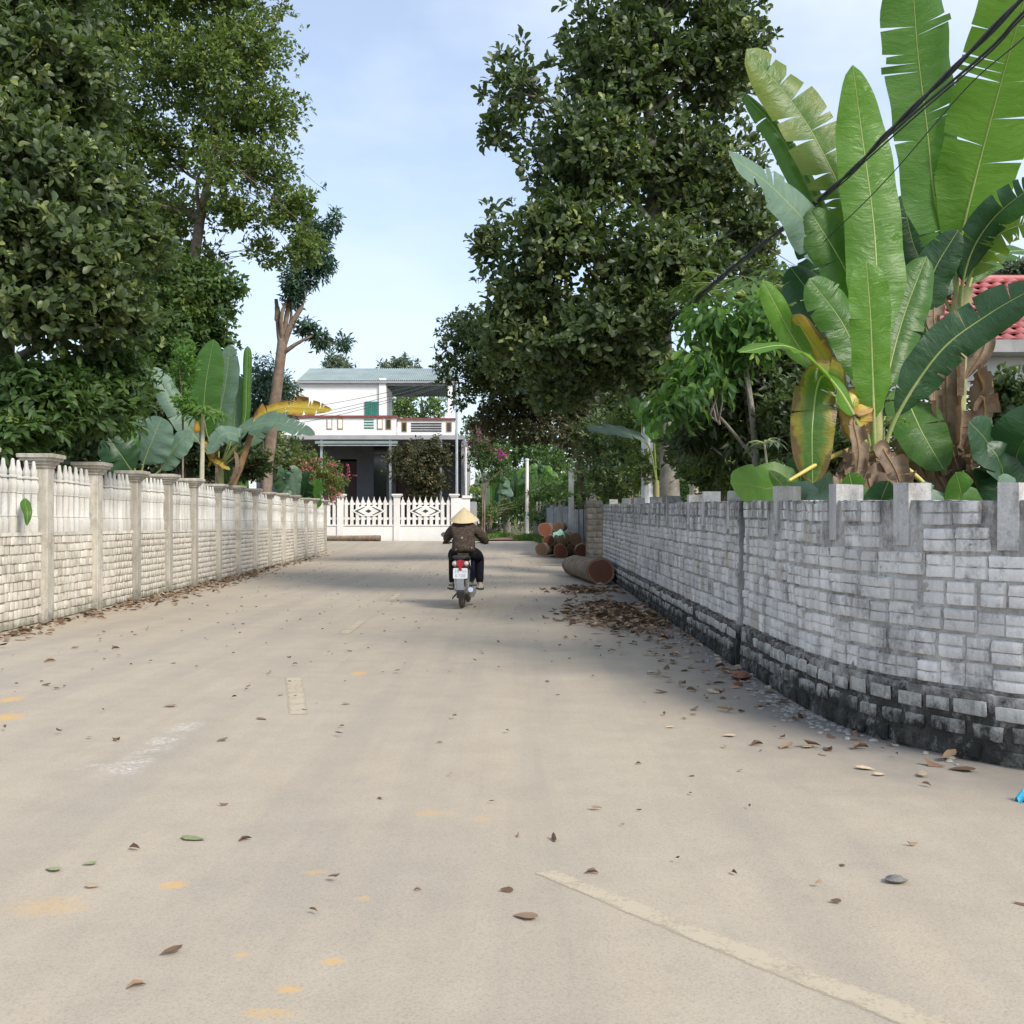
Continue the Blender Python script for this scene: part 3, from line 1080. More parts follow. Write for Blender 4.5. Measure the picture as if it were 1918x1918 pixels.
def log(label, a, b, r, cut, bark='bark', group='sawn logs lying by the right-hand wall', skew=0.0, seed=0):
    """a: near end (sawn face towards the camera), b: far end"""
    rg = random.Random(seed)
    a, b = Vector(a), Vector(b)
    ax = (b - a).normalized()
    root = thing('log', label, 'log', (a.x, a.y, a.z - r), group)
    n, sides = 14, 22
    up = Vector((0, 0, 1))
    u = ax.cross(up).normalized()
    w = u.cross(ax)
    ph = [rg.uniform(0, 6.28) for _ in range(5)]
    vs, fs = [], []

    def rad(k, t):
        an = 2 * math.pi * k / sides
        return r * (1 + .045 * math.sin(2 * an + ph[0]) + .03 * math.sin(3 * an + ph[1]) + .02 * math.sin(7 * an + ph[2]) + .03 * math.sin(5 * t + ph[3]) + .02 * math.sin(4 * an + 6 * t + ph[4]))
    for i in range(n):
        t = i / (n - 1)
        c = a.lerp(b, t)
        for k in range(sides):
            an = 2 * math.pi * k / sides
            d = u * math.cos(an) + w * math.sin(an)
            q = c + d * rad(k, t) * (1 - .10 * t)
            if i == 0:
                q = q + ax * skew * math.sin(an) * r
            vs.append(q)
    for i in range(n - 1):
        for k in range(sides):
            k2 = (k + 1) % sides
            fs.append((i * sides + k, i * sides + k2, (i + 1) * sides + k2, (i + 1) * sides + k))
    MB().add(vs, fs).build('bark', M[bark], root, angle=60)
    for end, i in (('near', 0), ('far', n - 1)):
        c = a if i == 0 else b
        V = [tuple(c)]
        UV = [(0, 0)]
        F = []
        for ring in (.33, .66, 1.0):
            for k in range(sides):
                q = c.lerp(vs[i * sides + k], ring * .985)
                V.append(tuple(q + ax * (-.004 if i == 0 else .004)))
                UV.append((ring, k / sides))
        for k in range(sides):
            k2 = (k + 1) % sides
            F.append((0, 1 + k, 1 + k2))
            for g_ in range(2):
                o = 1 + g_ * sides
                F += [(o + k, o + sides + k, o + sides + k2), (o + k, o + sides + k2, o + k2)]
        me = np_mesh('sawn_end', np.array(V), np.array(F), M[cut if i == 0 else 'cut_dull'], uv=np.array(UV, float))
        link('sawn_end', me, root)
    return root


log('largest log lying alone at the foot of the wall, sawn red end facing the road', (1.90, 21.9, .285), (1.52, 25.6, .26), .285, 'cut_red', skew=.5, seed=1)
PL_ = 'log pile'
pile = [  # px, py, d, r, dx, length, cut, bark, label
    (1050, 1033, 37.6, .265, .10, 2.6, 'cut_red', 'bark', 'front log of the pile with a round red sawn end'),
    (1014, 1029, 38.6, .25, .9, 2.0, 'cut_dull', 'bark', 'leftmost pale log of the pile, lying slantwise on the road'),
    (1073, 1030, 38.4, .24, .1, 2.4, 'cut_dull', 'bark', 'narrow log with a dull brown end right of the front log'),
    (1090, 1031, 37.2, .255, .1, 2.2, 'cut_red', 'bark', 'rightmost log of the pile with a red end beside the plank fence'),
    (1028, 1013, 38.8, .235, .15, 2.4, 'cut_red', 'bark', 'second-row log of the pile with a small red end'),
    (1056, 1009, 39.2, .245, .3, 2.2, 'cut_dull', 'bark', 'second-row log of the pile under the green bag'),
    (1079, 1010, 38.2, .24, .1, 2.0, 'cut_dull', 'bark_dark', 'dark second-row log of the pile next to the fence'),
    (1021, 992, 39.6, .27, .3, 2.2, 'cut_orange', 'bark', 'top log of the pile with a bright orange sawn end'),
    (1045, 988, 40.2, .21, .3, 2.2, 'cut_dull', 'bark', 'top log of the pile behind the green bag'),
]
for i, (px, py, d, r, dx, L, cut, bk, lab) in enumerate(pile):
    p = P(px, py, d)
    log(lab, p, (p.x + dx, p.y + L, p.z + .02), r, cut, bk, 'logs of the pile by the plank fence', seed=10 + i)

# crumpled green bag on the pile
mb = MB()
c = P(1047, 999, 38.7)
rg = random.Random(3)
n = 9
vs = []
for i in range(n):
    for j in range(n):
        u, v = i / (n - 1) - .5, j / (n - 1) - .5
        vs.append((c.x + u * .46, c.y + v * .5, c.z + .06 + .05 * math.sin(9 * u + 3 * v) + .05 * math.cos(11 * v) - 1.1 * (u * u + v * v) * .5 + rg.uniform(-.02, .02)))
mb.add(vs, [(i * n + j, (i + 1) * n + j, (i + 1) * n + j + 1, i * n + j + 1) for i in range(n - 1) for j in range(n - 1)])
o = mb.build('plastic_bag', surf('pale_green_plastic', (.22, .50, .36), (.36, .62, .48), 8, .4, .004, .5, 0), fix=False, angle=50)
tag(o, 'crumpled pale green bag lying on the log pile', 'bag')

# log at the foot of the white picket fence
zf = .374
a = P(712, 1013, 50.9)
b = P(600, 1012, 50.9)
log('long brown log lying along the foot of the white picket fence', (a.x, 51.0, zf + .15), (b.x, 51.2, zf + .15), .15, 'cut_dull', 'bark', None, seed=40)

# ================================================================== house at the end of the road
M['white'] = surf('white_wall_paint', (.76, .75, .73), (.82, .81, .79), 1.2, .8, .002, .3, .02, dirt=(.60, .57, .52), dirt_amt=.35)
M['white_pick'] = surf('white_painted_picket', (.74, .725, .70), (.80, .785, .76), 2, .7, .002, .35, .05, dirt=(.5, .46, .40), dirt_amt=.4)
M['coping'] = surf('maroon_tile_coping', (.17, .045, .04), (.24, .07, .06), 3, .5, .003, .4, .05)
M['grey_wall'] = surf('grey_painted_wall', (.30, .30, .32), (.36, .36, .37), 1.5, .8, .002, .3, .02)
M['porch'] = surf('shade_toned_porch_wall', (.13, .135, .155), (.17, .175, .195), 1.5, .8, .002, .3, .02)  # white walls under the balcony: their shade is put into this dark colour
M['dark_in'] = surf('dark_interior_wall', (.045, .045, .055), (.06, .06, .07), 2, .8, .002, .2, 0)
M['teal_roof'] = surf('faded_teal_roof_sheet', (.185, .245, .24), (.245, .305, .295), 1.2, .45, .002, .5, .03, dirt=(.12, .15, .14), dirt_amt=.4)
M['shutter'] = surf('green_louvred_shutter', (.03, .17, .13), (.05, .22, .17), 4, .5, .002, .4, .05)
M['gold'] = surf('ochre_window_trim', (.30, .20, .09), (.38, .27, .13), 5, .6, .002, .4, 0)
M['glass'] = surf('dark_window_glass', (.03, .035, .04), (.05, .055, .06), 3, .1, .0, .7, 0)
M['steel'] = surf('galvanised_steel', (.42, .45, .48), (.55, .58, .60), 4, .38, .002, .6, 0, metal=.6)
M['wood_dark'] = surf('dark_door_timber', (.05, .03, .022), (.08, .05, .035), 8, .6, .003, .3, 0)

house = thing('house', 'white two-storey house with teal sheet roof and balcony at the road end', 'house', P(700, 1000, 60))


def hb(px0, px1, py0, py1, d, depth, name, mat, parent=house):
    """box with its front face filling the given photo rectangle at distance d"""
    a, b = P(px0, py1, d), P(px1, py0, d)
    return MB().box(a.x, b.x, d, d + depth, a.z, b.z).build(name, M[mat], parent)


# upper storey
hb(548, 712, 711, 812, 60.0, 6.0, 'upper_wall', 'white')
hb(710, 723, 708, 812, 59.85, .5, 'corner_column', 'white')
sh = hb(683, 708, 752, 806, 59.93, .06, 'shutter', 'shutter')
for k in range(7):
    x = 684.5 + k * 3.4
    hb(x, x + 1.6, 753, 805, 59.89, .04, 'louvre', 'shutter', sh)
hb(839, 847, 712, 815, 59.9, .3, 'terrace_column', 'white')
hb(722, 850, 713, 721, 60.0, .3, 'terrace_beam', 'grey_wall')
hb(720, 850, 800, 815, 61, 4, 'terrace_floor', 'grey_wall')
# corrugated roof sloping towards the road: one sheet, real corrugations
vs, fs = [], []
x0, x1 = P(552, 712, 59.2).x, P(850, 712, 59.2).x
NX = 150
for i in range(NX + 1):
    x = x0 + (x1 - x0) * i / NX
    dz = .028 * (1 if i % 2 else -1)
    zf0, zb0 = P(0, 712.5, 59.7).z, P(0, 690.0, 63.5).z
    vs += [(x, 59.7, zf0 + dz), (x, 63.5, zb0 + dz), (x, 67.5, zf0 + dz)]
for i in range(NX):
    fs += [(3 * i, 3 * i + 3, 3 * i + 4, 3 * i + 1), (3 * i + 1, 3 * i + 4, 3 * i + 5, 3 * i + 2)]
rf = MB().add(vs, fs).build('roof', M['teal_roof'], house, fix=False)
MB().box(x0, x1, 59.72, 59.8, P(0, 717, 59.7).z, P(0, 713.5, 59.7).z).build('fascia', M['grey_wall'], rf)
hb(560, 840, 716, 722, 61.5, .15, 'purlin', 'grey_wall', rf)

# balcony slab and parapet
hb(500, 868, 815, 823, 56.9, 5.5, 'balcony_slab', 'grey_wall')
par = hb(500, 742, 782, 815, 57.0, .18, 'parapet', 'white')
hb(500, 743.5, 778, 782, 56.9, .38, 'coping', 'coping', par)
par2 = hb(744, 852, 786.5, 815, 57.3, .18, 'parapet', 'white')
hb(742, 856, 783, 786.5, 57.2, .38, 'coping', 'coping', par2)
for px in (550, 617, 637, 711.5, 727.5):
    w = hb(px - 5.2, px + 5.2, 784, 804.5, 56.97, .05, 'window', 'gold', par)
    hb(px - 3.6, px + 3.6, 786, 802.5, 56.95, .03, 'pane', 'glass' if px > 720 else 'white', w)
for px in (757, 841):
    w = hb(px - 5.2, px + 5.2, 790, 809, 57.27, .05, 'window', 'gold', par2)
    hb(px - 3.4, px + 3.4, 792, 807.5, 57.25, .03, 'pane', 'glass', w)
for k in range(4):
    hb(682, 700, 784.5 + k * 5.2, 787.0 + k * 5.2, 56.97, .05, 'louvre', 'shutter', par)
    hb(770, 827, 792 + k * 4.6, 794.6 + k * 4.6, 57.27, .05, 'slot', 'dark_in', par2)

# ground floor under the deep porch
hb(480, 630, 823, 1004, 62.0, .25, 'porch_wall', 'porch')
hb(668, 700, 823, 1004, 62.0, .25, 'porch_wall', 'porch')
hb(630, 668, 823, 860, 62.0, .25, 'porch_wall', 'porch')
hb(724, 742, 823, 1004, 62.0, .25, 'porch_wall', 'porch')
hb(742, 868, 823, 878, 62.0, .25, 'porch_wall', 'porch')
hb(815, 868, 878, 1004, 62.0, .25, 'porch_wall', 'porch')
hb(480, 868, 823, 1004, 67.0, .2, 'back_wall', 'dark_in')
hb(480, 484, 823, 1004, 62.3, 4.6, 'side_wall', 'grey_wall')
hb(864, 868, 823, 1004, 57.2, 9.6, 'side_wall', 'grey_wall')
hb(484, 864, 823, 826, 62.3, 4.6, 'ceiling', 'grey_wall')
hb(632, 667, 864, 1003, 62.12, .06, 'door', 'wood_dark')
hb(743, 814, 880, 1003, 62.12, .06, 'door', 'wood_dark')
hb(700, 724, 823, 1004, 62.05, .06, 'window', 'glass')
for px in (602, 731, 826):
    hb(px - 2.2, px + 2.2, 823, 1004, 57.0, .12, 'porch_post', 'steel')
hb(590, 745, 826, 831, 56.7, .06, 'awning_bar', 'teal_roof')
hb(596, 745, 833, 835, 56.75, .05, 'awning_bar', 'steel')

# ------------------------------------------------------------------ white picket fence with diamonds
FD = 52.0
gate = thing('picket_fence', 'white picket fence with diamond openings in front of the house', 'fence', P(743, 1013, FD))


def fb(px0, px1, py0, py1, d, depth, name, mat='white_pick', parent=gate):
    return hb(px0, px1, py0, py1, d, depth, name, mat, parent)


for px in (530, 637, 743, 850.5):
    fb(px - 5.8, px + 5.8, 931, 1016, FD - .05, .32, 'pillar')
    fb(px - 7.5, px + 7.5, 928, 931, FD - .10, .42, 'pillar_cap')
    fb(px - 9.5, px + 9.5, 925, 928, FD - .15, .52, 'pillar_cap')
bays = [(536, 631), (643, 737), (749, 845)]
for x0, x1 in bays:
    fb(x0, x1, 985, 1016, FD + .02, .2, 'plinth', 'white')
    fb(x0 - .5, x1 + .5, 982.5, 985, FD - .02, .28, 'coping')
    fb(x0, x1, 941.5, 945.5, FD + .10, .08, 'rail')
    fb(x0, x1, 969, 973.5, FD + .10, .08, 'rail')
    npk = 9
    for k in range(npk):
        xc = x0 + (x1 - x0) * (k + .5) / npk
        a, b = P(xc - 3.0, 982.5, FD), P(xc + 3.0, 930, FD)
        zt_, zs = b.z, P(0, 939, FD).z
        zm = P(0, 935.5, FD).z
        pts = [(a.x, a.z), (b.x, a.z), (b.x, zs), ((a.x + b.x) / 2 + .035, zm), ((a.x + b.x) / 2, zt_), ((a.x + b.x) / 2 - .035, zm), (a.x, zs)]
        MB().prism(pts, 1, FD + .04, FD + .10).build('picket', M['white_pick'], gate)
    # diamond panel: two chevrons and a centre lozenge cut dark through a white board
    xc = (x0 + x1) / 2
    board = MB()
    zc = P(0, 957.3, FD).z
    k = FD / FOC
    X0 = P(xc, 0, FD).x

    def poly(pts, y0, y1, name, mat, parent):
        return MB().prism([(X0 + px_ * k, zc - py_ * k) for px_, py_ in pts], 1, y0, y1).build(name, M[mat], parent)
    bd = poly([(-31, 0), (-14, -9.5), (14, -9.5), (31, 0), (14, 9.5), (-14, 9.5)], FD + .02, FD + .12, 'diamond_board', 'white_pick', gate)
    poly([(-6, 0), (0, -3.6), (6, 0), (0, 3.6)], FD + .012, FD + .03, 'lozenge', 'dark_in', bd)
    for s in (-1, 1):
        poly([(s * 26, 0), (s * 9, -7.5), (s * 6, -7.5), (s * 20, 0), (s * 6, 7.5), (s * 9, 7.5)], FD + .012, FD + .03, 'chevron', 'dark_in', bd)
w = fb(856.3, 880, 933, 1012, FD - .02, .4, 'end_wall', 'white')
fb(866, 884, 928, 933, FD - .08, .52, 'pillar_cap')
fb(880, 893, 940, 1003, FD + 1.0, .2, 'side_wall', 'grey_wall')

# ------------------------------------------------------------------ poles near the house
def pole(name, label, px, py0, py1, d, r0, r1, mat, group=None, lean=0.0, cap=True):
    a, b = P(px, py1, d), P(px + lean, py0, d)
    root = thing(name, label, 'pole', a, group)
    n = 6
    MB().tube([a.lerp(b, i / n) for i in range(n + 1)], [r0 + (r1 - r0) * i / n for i in range(n + 1)], 12).build('shaft', M[mat], root, angle=40)
    if cap:
        MB().lathe([(r1 * 1.3, 0), (r1 * 1.3, .06), (r1 * .4, .1)], tuple(b), 12).build('cap', M[mat], root, angle=40)
    return root


o = pole('steel_pole', 'tall thin steel pole rising behind the white end wall', 855.5, 702, 1010, 53.5, .085, .06, 'steel')
for py, s in ((708, 8), (716, 7)):
    a, b = P(855.5 - s, py, 53.4), P(855.5 + s, py, 53.4)
    MB().tube([a, b], .02, 6).build('crossarm', M['steel'], o)
pole('steel_pole', 'short thin pole standing just right of the tall steel pole', 872.5, 838, 1008, 53.6, .055, .05, 'white_post', cap=False)
pole('concrete_pole', 'slim pale concrete pole in the garden behind the sheet fence', 987, 862, 1000, 58, .12, .10, 'white_post', cap=True)
M['pole_metal'] = surf('pale_galvanised_pole', (.55, .57, .60), (.68, .70, .72), 3, .35, .002, .6, 0, metal=.35)
root = thing('utility_pole', 'pale metal utility pole behind the right-hand wall, cables fixed to its top', 'utility pole', (2.64, 20, 0))
MB().tube([(2.64, 20, -.03), (2.64, 20, 2.4), (2.63, 20, 4.95)], [.135, .12, .085], 16).build('shaft', M['pole_metal'], root, angle=40)
for z in (4.65, 4.8):
    MB().tube([(2.45, 19.9, z), (2.83, 19.9, z)], .02, 6).build('bracket', M['steel'], root)

# ------------------------------------------------------------------ overhead cables
M['cable'] = surf('black_cable_sheath', (.02, .02, .03), (.035, .035, .05), 20, .5, .001, .4, 0)


def cable_d(px):
    return 1 / (.05 + .15 * (px - 1212) / 706)


def cable(label, pix, r, group, twist=0):
    pts = [P(px, py, cable_d(px)) for px, py in pix]
    q = spline(pts, 160)
    mb = MB()
    if twist:
        for s in range(2):
            pp_ = []
            for i, p in enumerate(q):
                an = i * .55 + s * math.pi
                pp_.append((p[0] + math.cos(an) * r * .6, p[1], p[2] + math.sin(an) * r * .6))
            mb.tube(pp_, r * .8, 6)
    else:
        mb.tube(q, r, 6)
    o = mb.build('overhead_cable', M['cable'], None, angle=60)
    o['category'] = 'cable'
    o['label'] = label
    o['group'] = group
    return o


CG = 'cables strung past the banana plants'
cable('thick twisted black cable slanting across the banana leaves, topmost', [(2060, -150), (1912, 0), (1810, 105), (1671, 241), (1551, 359), (1340, 527), (1214, 640)], .0135, CG, 1)
cable('thin straight black cable just under the thick twisted one', [(2060, -100), (1918, 22), (1852, 93), (1717, 208), (1626, 289), (1545, 364), (1340, 531), (1214, 646)], .008, CG)
cable('thin black cable close below the second one', [(2060, -90), (1918, 30), (1852, 100), (1717, 216), (1626, 297), (1545, 370), (1340, 534), (1214, 648)], .0055, CG)
cable('thinnest slack black cable, lowest across the banana leaves', [(2060, -70), (1918, 70), (1810, 165), (1671, 325), (1581, 416), (1470, 518), (1340, 610), (1214, 655)], .0035, CG)
for i, (ya, yb) in enumerate(((770, 706), (796, 709), (800, 716), (812, 718))):
    a, b = P(300, ya + 14, 47), P(855, yb, 53.4)
    m_ = (a + b) / 2 - Vector((0, 0, .45))
    o = MB().tube(spline([a, m_, b], 30), .014, 5).build('overhead_wire', M['cable'], None)
    tag(o, ['highest wire', 'second highest wire', 'third wire from the top', 'lowest wire'][i] + ' crossing in front of the white house', 'wire', 'wires in front of the house')
    a, b = P(855, yb, 53.4), P(1216, 636 + 4 * i, 20.0)
    m_ = (a + b) / 2 - Vector((0, 0, .5))
    o = MB().tube(spline([a, m_, b], 40), .012, 5).build('overhead_wire', M['cable'], None)
    tag(o, ['highest wire', 'second highest wire', 'third wire from the top', 'lowest wire'][i] + ' between the thin steel pole and the utility pole', 'wire', 'wires over the road')

# ------------------------------------------------------------------ red-roofed house on the right
M['white2'] = surf('white_gable_paint', (.66, .67, .69), (.74, .745, .76), 1.2, .8, .002, .3, .02, dirt=(.5, .5, .5), dirt_amt=.3)
M['gutter'] = surf('grey_concrete_eaves', (.24, .24, .245), (.34, .34, .335), 3, .85, .004, .25, 0, dirt=(.13, .12, .12), dirt_amt=.7)
M['tile'] = surf('red_metal_tile', (.36, .105, .10), (.46, .15, .14), 3, .5, .002, .4, .10, dirt=(.25, .09, .085), dirt_amt=.5)
RD = 17.0
rh = thing('house', 'low white house with red tiled roof behind the banana plants', 'house', P(1850, 900, RD))
a, b = P(1660, 1060, RD + .5), P(2200, 650, RD + .5)
MB().box(a.x, b.x, RD + .5, RD + 6, -.03, b.z).build('wall', M['white2'], rh)
a, b = P(1650, 660, RD), P(2210, 637, RD)
MB().box(a.x, b.x, RD - .05, RD + .45, a.z, b.z).build('eaves', M['gutter'], rh)
roofp = MB()
ze, zr = P(0, 641, RD).z, P(0, 524, RD + 2.6).z
xl, xr_ = P(1655, 0, RD).x, P(2210, 0, RD).x
roofp.add([(xl, RD + .05, ze - .03), (xr_, RD + .05, ze - .03), (xr_, RD + 2.6, zr - .03), (xl, RD + 2.6, zr - .03), (xl, RD + 5.4, ze - .03), (xr_, RD + 5.4, ze - .03)], [(0, 1, 2, 3), (3, 2, 5, 4)])
rf = roofp.build('roof', M['tile'], rh)
# tiles: curved pans in courses, each a piece of its own
tm = MB()
K = 6
tw, tl = .235, .40
for i in range(K + 1):
    t = i / K
    x = t
    z = .16 * math.sin(math.pi * t) ** .8
    for j, y_ in enumerate((0, .5, 1.0)):
        tm.v.append((x, y_, z + (.13 if j == 0 else .07 if j == 1 else .0) + (0)))
for i in range(K):
    for j in range(2):
        a_ = i * 3 + j
        tm.f.append((a_, a_ + 3, a_ + 4, a_ + 1))
for i in range(K):                                       # front lip
    b0 = len(tm.v)
    v0, v1 = tm.v[i * 3], tm.v[(i + 1) * 3]
    tm.v += [v0, v1, (v1[0], v1[1] + .01, v1[2] - .12), (v0[0], v0[1] + .01, v0[2] - .12)]
    tm.f.append((b0, b0 + 3, b0 + 2, b0 + 1))
tile_me = tm.mesh('roof_tile', M['tile'], False)
slope = math.atan2(zr - ze, 2.55)
sl = math.hypot(zr - ze, 2.55)
nr = int(round(sl / .265))
for r_ in range(nr):
    y0 = RD + .03 + 2.55 * r_ / nr
    z0 = ze - .02 + (zr - ze) * r_ / nr
    x = P(1700, 0, RD).x - (tw / 2 if r_ % 2 else 0)
    while x < P(1960, 0, RD + 1).x:
        link('roof_tile', tile_me, rf, (x, y0, z0 + .006), (slope, 0, 0), (tw, .29, .34))
        x += tw
MB().tube([(P(1700, 0, RD).x, RD + 2.6, zr + .02), (xr_, RD + 2.6, zr + .02)], .07, 10).build('ridge_cap', M['tile'], rf, angle=50)

# ================================================================== vegetation
M['trunk_grey'] = surf('grey_lichened_bark', (.17, .155, .13), (.30, .28, .25), 5, .95, .02, .15, .05, dirt=(.10, .12, .06), dirt_amt=.6, fine=35)
M['trunk_brown'] = surf('red_brown_bark', (.15, .105, .08), (.25, .19, .145), 5, .95, .02, .15, .05, dirt=(.36, .33, .29), dirt_amt=.6, fine=35)
GREEN_DARK = [(0, (.023, .038, .016)), (.35, (.052, .080, .032)), (.7, (.100, .138, .052)), (1, (.25, .29, .09))]
GREEN_MID = [(0, (0.027, 0.057, 0.016)), (.35, (0.057, 0.115, 0.030)), (.7, (0.101, 0.176, 0.041)), (1, (0.270, 0.351, 0.081))]
GREEN_YEL = [(0, (.040, .066, .018)), (.35, (.088, .142, .034)), (.7, (.150, .210, .046)), (1, (.34, .35, .07))]
OLIVE = [(0, (0.031, 0.036, 0.015)), (.35, (0.063, 0.070, 0.028)), (.7, (0.119, 0.105, 0.042)), (1, (0.238, 0.140, 0.049))]
BLUEG = [(0, (0.018, 0.046, 0.031)), (.35, (0.039, 0.088, 0.055)), (.7, (0.072, 0.137, 0.075)), (1, (0.143, 0.247, 0.111))]
FRESH = [(0, (.045, .11, .025)), (.35, (.075, .17, .035)), (.7, (.12, .24, .045)), (1, (.24, .36, .07))]
PALE = [(0, (.07, .10, .06)), (.35, (.11, .15, .09)), (.7, (.16, .20, .12)), (1, (.24, .27, .16))]
for k, st, tr, tc in (('lf_dark', GREEN_DARK, .30, (.20, .34, .04)), ('lf_mid', GREEN_MID, .32, (.22, .36, .04)), ('lf_yel', GREEN_YEL, .36, (.28, .40, .05)), ('lf_olive', OLIVE, .25, (.2, .2, .04)),
                      ('lf_blue', BLUEG, .28, (.10, .28, .08)), ('lf_fresh', FRESH, .42, (.26, .5, .06)), ('lf_pale', PALE, .3, (.25, .33, .12))):
    M[k] = leafmat(k.replace('lf_', 'foliage_'), st, tr, tc, rough=.42 if k in ('lf_dark', 'lf_blue') else .5)
PINK = [(0, (.30, .05, .09)), (.4, (.48, .11, .15)), (.8, (.60, .20, .24)), (1, (.66, .34, .32))]
MAG = [(0, (.20, .03, .09)), (.4, (.34, .06, .18)), (.8, (.46, .13, .27)), (1, (.5, .25, .3))]
M['fl_pink'] = leafmat('coral_pink_bracts', PINK, .3, (.6, .2, .2), .6, .2)
M['fl_mag'] = leafmat('magenta_bracts', MAG, .3, (.6, .1, .4), .6, .2)
LF = leaf_fine(.52)
LFN = leaf_fine(.36, .09, .2)
LC = leaf_coarse(.5)
LCN = leaf_coarse(.30, .07, .2)
LP = leaf_palm()


def limb(mb, a, b, r0, r1, bend=.12, n=7, sides=7, rg=random):
    a, b = Vector(a), Vector(b)
    m_ = (a + b) / 2 + Vector((rg.uniform(-1, 1), rg.uniform(-1, 1), rg.uniform(-.3, .6))) * (b - a).length * bend
    pts = spline([a, m_, b], n)
    mb.tube(pts, [r0 + (r1 - r0) * i / (n - 1) for i in range(n)], sides, wob=.06)


def tree(name, label, trunk, blobs, mat, leaf, L, n, per, seed, bark='trunk_grey', cat='tree', group=None, limbs=8, twigs=120, extra=None, **kw):
    """trunk: list of (point, radius) from the ground up"""
    rng = np.random.default_rng(seed)
    rg = random.Random(seed)
    base = Vector(trunk[0][0])
    root = thing(name, label, cat, base, group)
    V, F, T, C = foliage(blobs, n, per, L, leaf, rng, **kw)
    crown_obj('crown', root, M[mat], [(V, F, T)])
    mb = MB()
    pts = spline([t[0] for t in trunk], 18)
    rr = np.interp(np.linspace(0, 1, 18), np.linspace(0, 1, len(trunk)), [t[1] for t in trunk])
    mb.tube(pts, rr, 12, wob=.05)
    top = len(pts)
    order = sorted(blobs, key=lambda b: -b[1][0] * b[1][2])[:limbs]
    ends = []
    for c, r, w in order:
        k = min(range(6, top), key=lambda i: abs(pts[i][2] - (c[2] - .8)) + .25 * rg.random())
        e = c + np.array((rg.uniform(-.3, .3), rg.uniform(-.3, .3), rg.uniform(-.1, .3))) * r
        limb(mb, pts[k], e, rr[k] * .55, max(rr[k] * .14, .012), .14, 8, 7, rg)
        ends.append((np.array(pts[k]), e))
    for k in range(twigs):
        s = C[rng.integers(0, len(C))]
        j = min(range(len(ends)), key=lambda i: np.linalg.norm(ends[i][1] - s))
        a, b = ends[j]
        q = a + (b - a) * rng.uniform(.45, 1.0)
        limb(mb, q, s, .016, .004, .12, 5, 4, rg)
    mb.build('trunk', M[bark], root, angle=70)
    if extra:
        extra(root, rng)
    return root


def bush(name, label, blobs, mat, leaf, L, n, per, seed, group=None, base=None, cat='shrub', stems=9, flowers=None, **kw):
    rng = np.random.default_rng(seed)
    rg = random.Random(seed)
    c0 = blobs[0][0]
    if base is None:
        base = (float(c0[0]), float(c0[1]), float(hz(0, c0[1])) - .02)
    if base[0] < 0 and base[1] < 44:
        base = (min(base[0], fence_x(base[1]) - .75), base[1], base[2])
    elif base[1] < 40:
        base = (max(base[0], wall_x(base[1]) + .8), base[1], base[2])
    root = thing(name, label, cat, base, group)
    V, F, T, C = foliage(blobs, n, per, L, leaf, rng, **kw)
    crown_obj('foliage', root, M[mat], [(V, F, T)])
    mb = MB()
    for k in range(stems):
        s = C[rng.integers(0, len(C))]
        b0 = np.array((base[0] + rg.uniform(-.1, .1), base[1] + rg.uniform(-.1, .1), base[2]))
        up_ = np.array((b0[0] + (s[0] - b0[0]) * .15, b0[1] + (s[1] - b0[1]) * .15, b0[2] + (s[2] - b0[2]) * .75))
        mb.tube(spline([b0, up_, s], 8), np.linspace(.03, .008, 8), 6, wob=.06)
    mb.build('stems', M['trunk_brown'], root, angle=70)
    if flowers:
        fm, fn, fl, fb_ = flowers
        V, F, T, C = foliage(fb_ or blobs, fn, 5, fl, LC, rng, splay=1.6, shell=.12, lump=.75, tone=.45, var=.3)
        crown_obj('flowers', root, M[fm], [(V, F, T)])
    return root


# ------------------------------------------------------------------ right side
B = blob_px
tree('broadleaf_tree', 'tall dense dark broadleaf tree rising behind the right-hand wall',
     [(P(1266, 1110, 18.2) * 1.0, .21), (P(1256, 930, 18.2), .17), (P(1250, 760, 18.2), .15), (P(1238, 560, 18.2), .14), (P(1228, 400, 18.2), .12), (P(1215, 200, 18.2), .09), (P(1215, -60, 18.2), .04)],
     [B(1230, -80, 18, 195, 130, 1.7), B(1160, 110, 18, 160, 140, 1.8), B(1350, 110, 18.4, 105, 165, 1.6), B(960, 170, 17.6, 80, 85, .9, .55), B(930, 250, 17.6, 45, 40, .5, .5), B(1090, 300, 17.6, 160, 120, 1.7),
      B(1300, 330, 18.5, 165, 150, 1.8), B(1040, 440, 17.2, 140, 100, 1.5), B(1230, 500, 17.2, 180, 100, 1.6), B(985, 560, 17.4, 105, 75, 1.2), B(1150, 610, 17, 150, 85, 1.4), B(1410, 440, 18.8, 75, 95, 1.1), B(1030, 640, 17.2, 110, 60, 1.1), B(1430, 555, 18, 75, 70, 1.0, .8), B(1200, 690, 18, 110, 60, 1.2, .8), B(1110, 690, 18, 80, 50, 1.0, .8), B(950, 640, 17.6, 75, 55, 1.0, .9), B(1060, 735, 18.5, 90, 40, 1.0, .7), B(905, 480, 17.6, 40, 45, .6, .6)],
     'lf_dark', LF, .172, 7700, 7, 21, limbs=13, twigs=320, up=.55, young=.12, spread=.5, lump=.5, tone=.46)
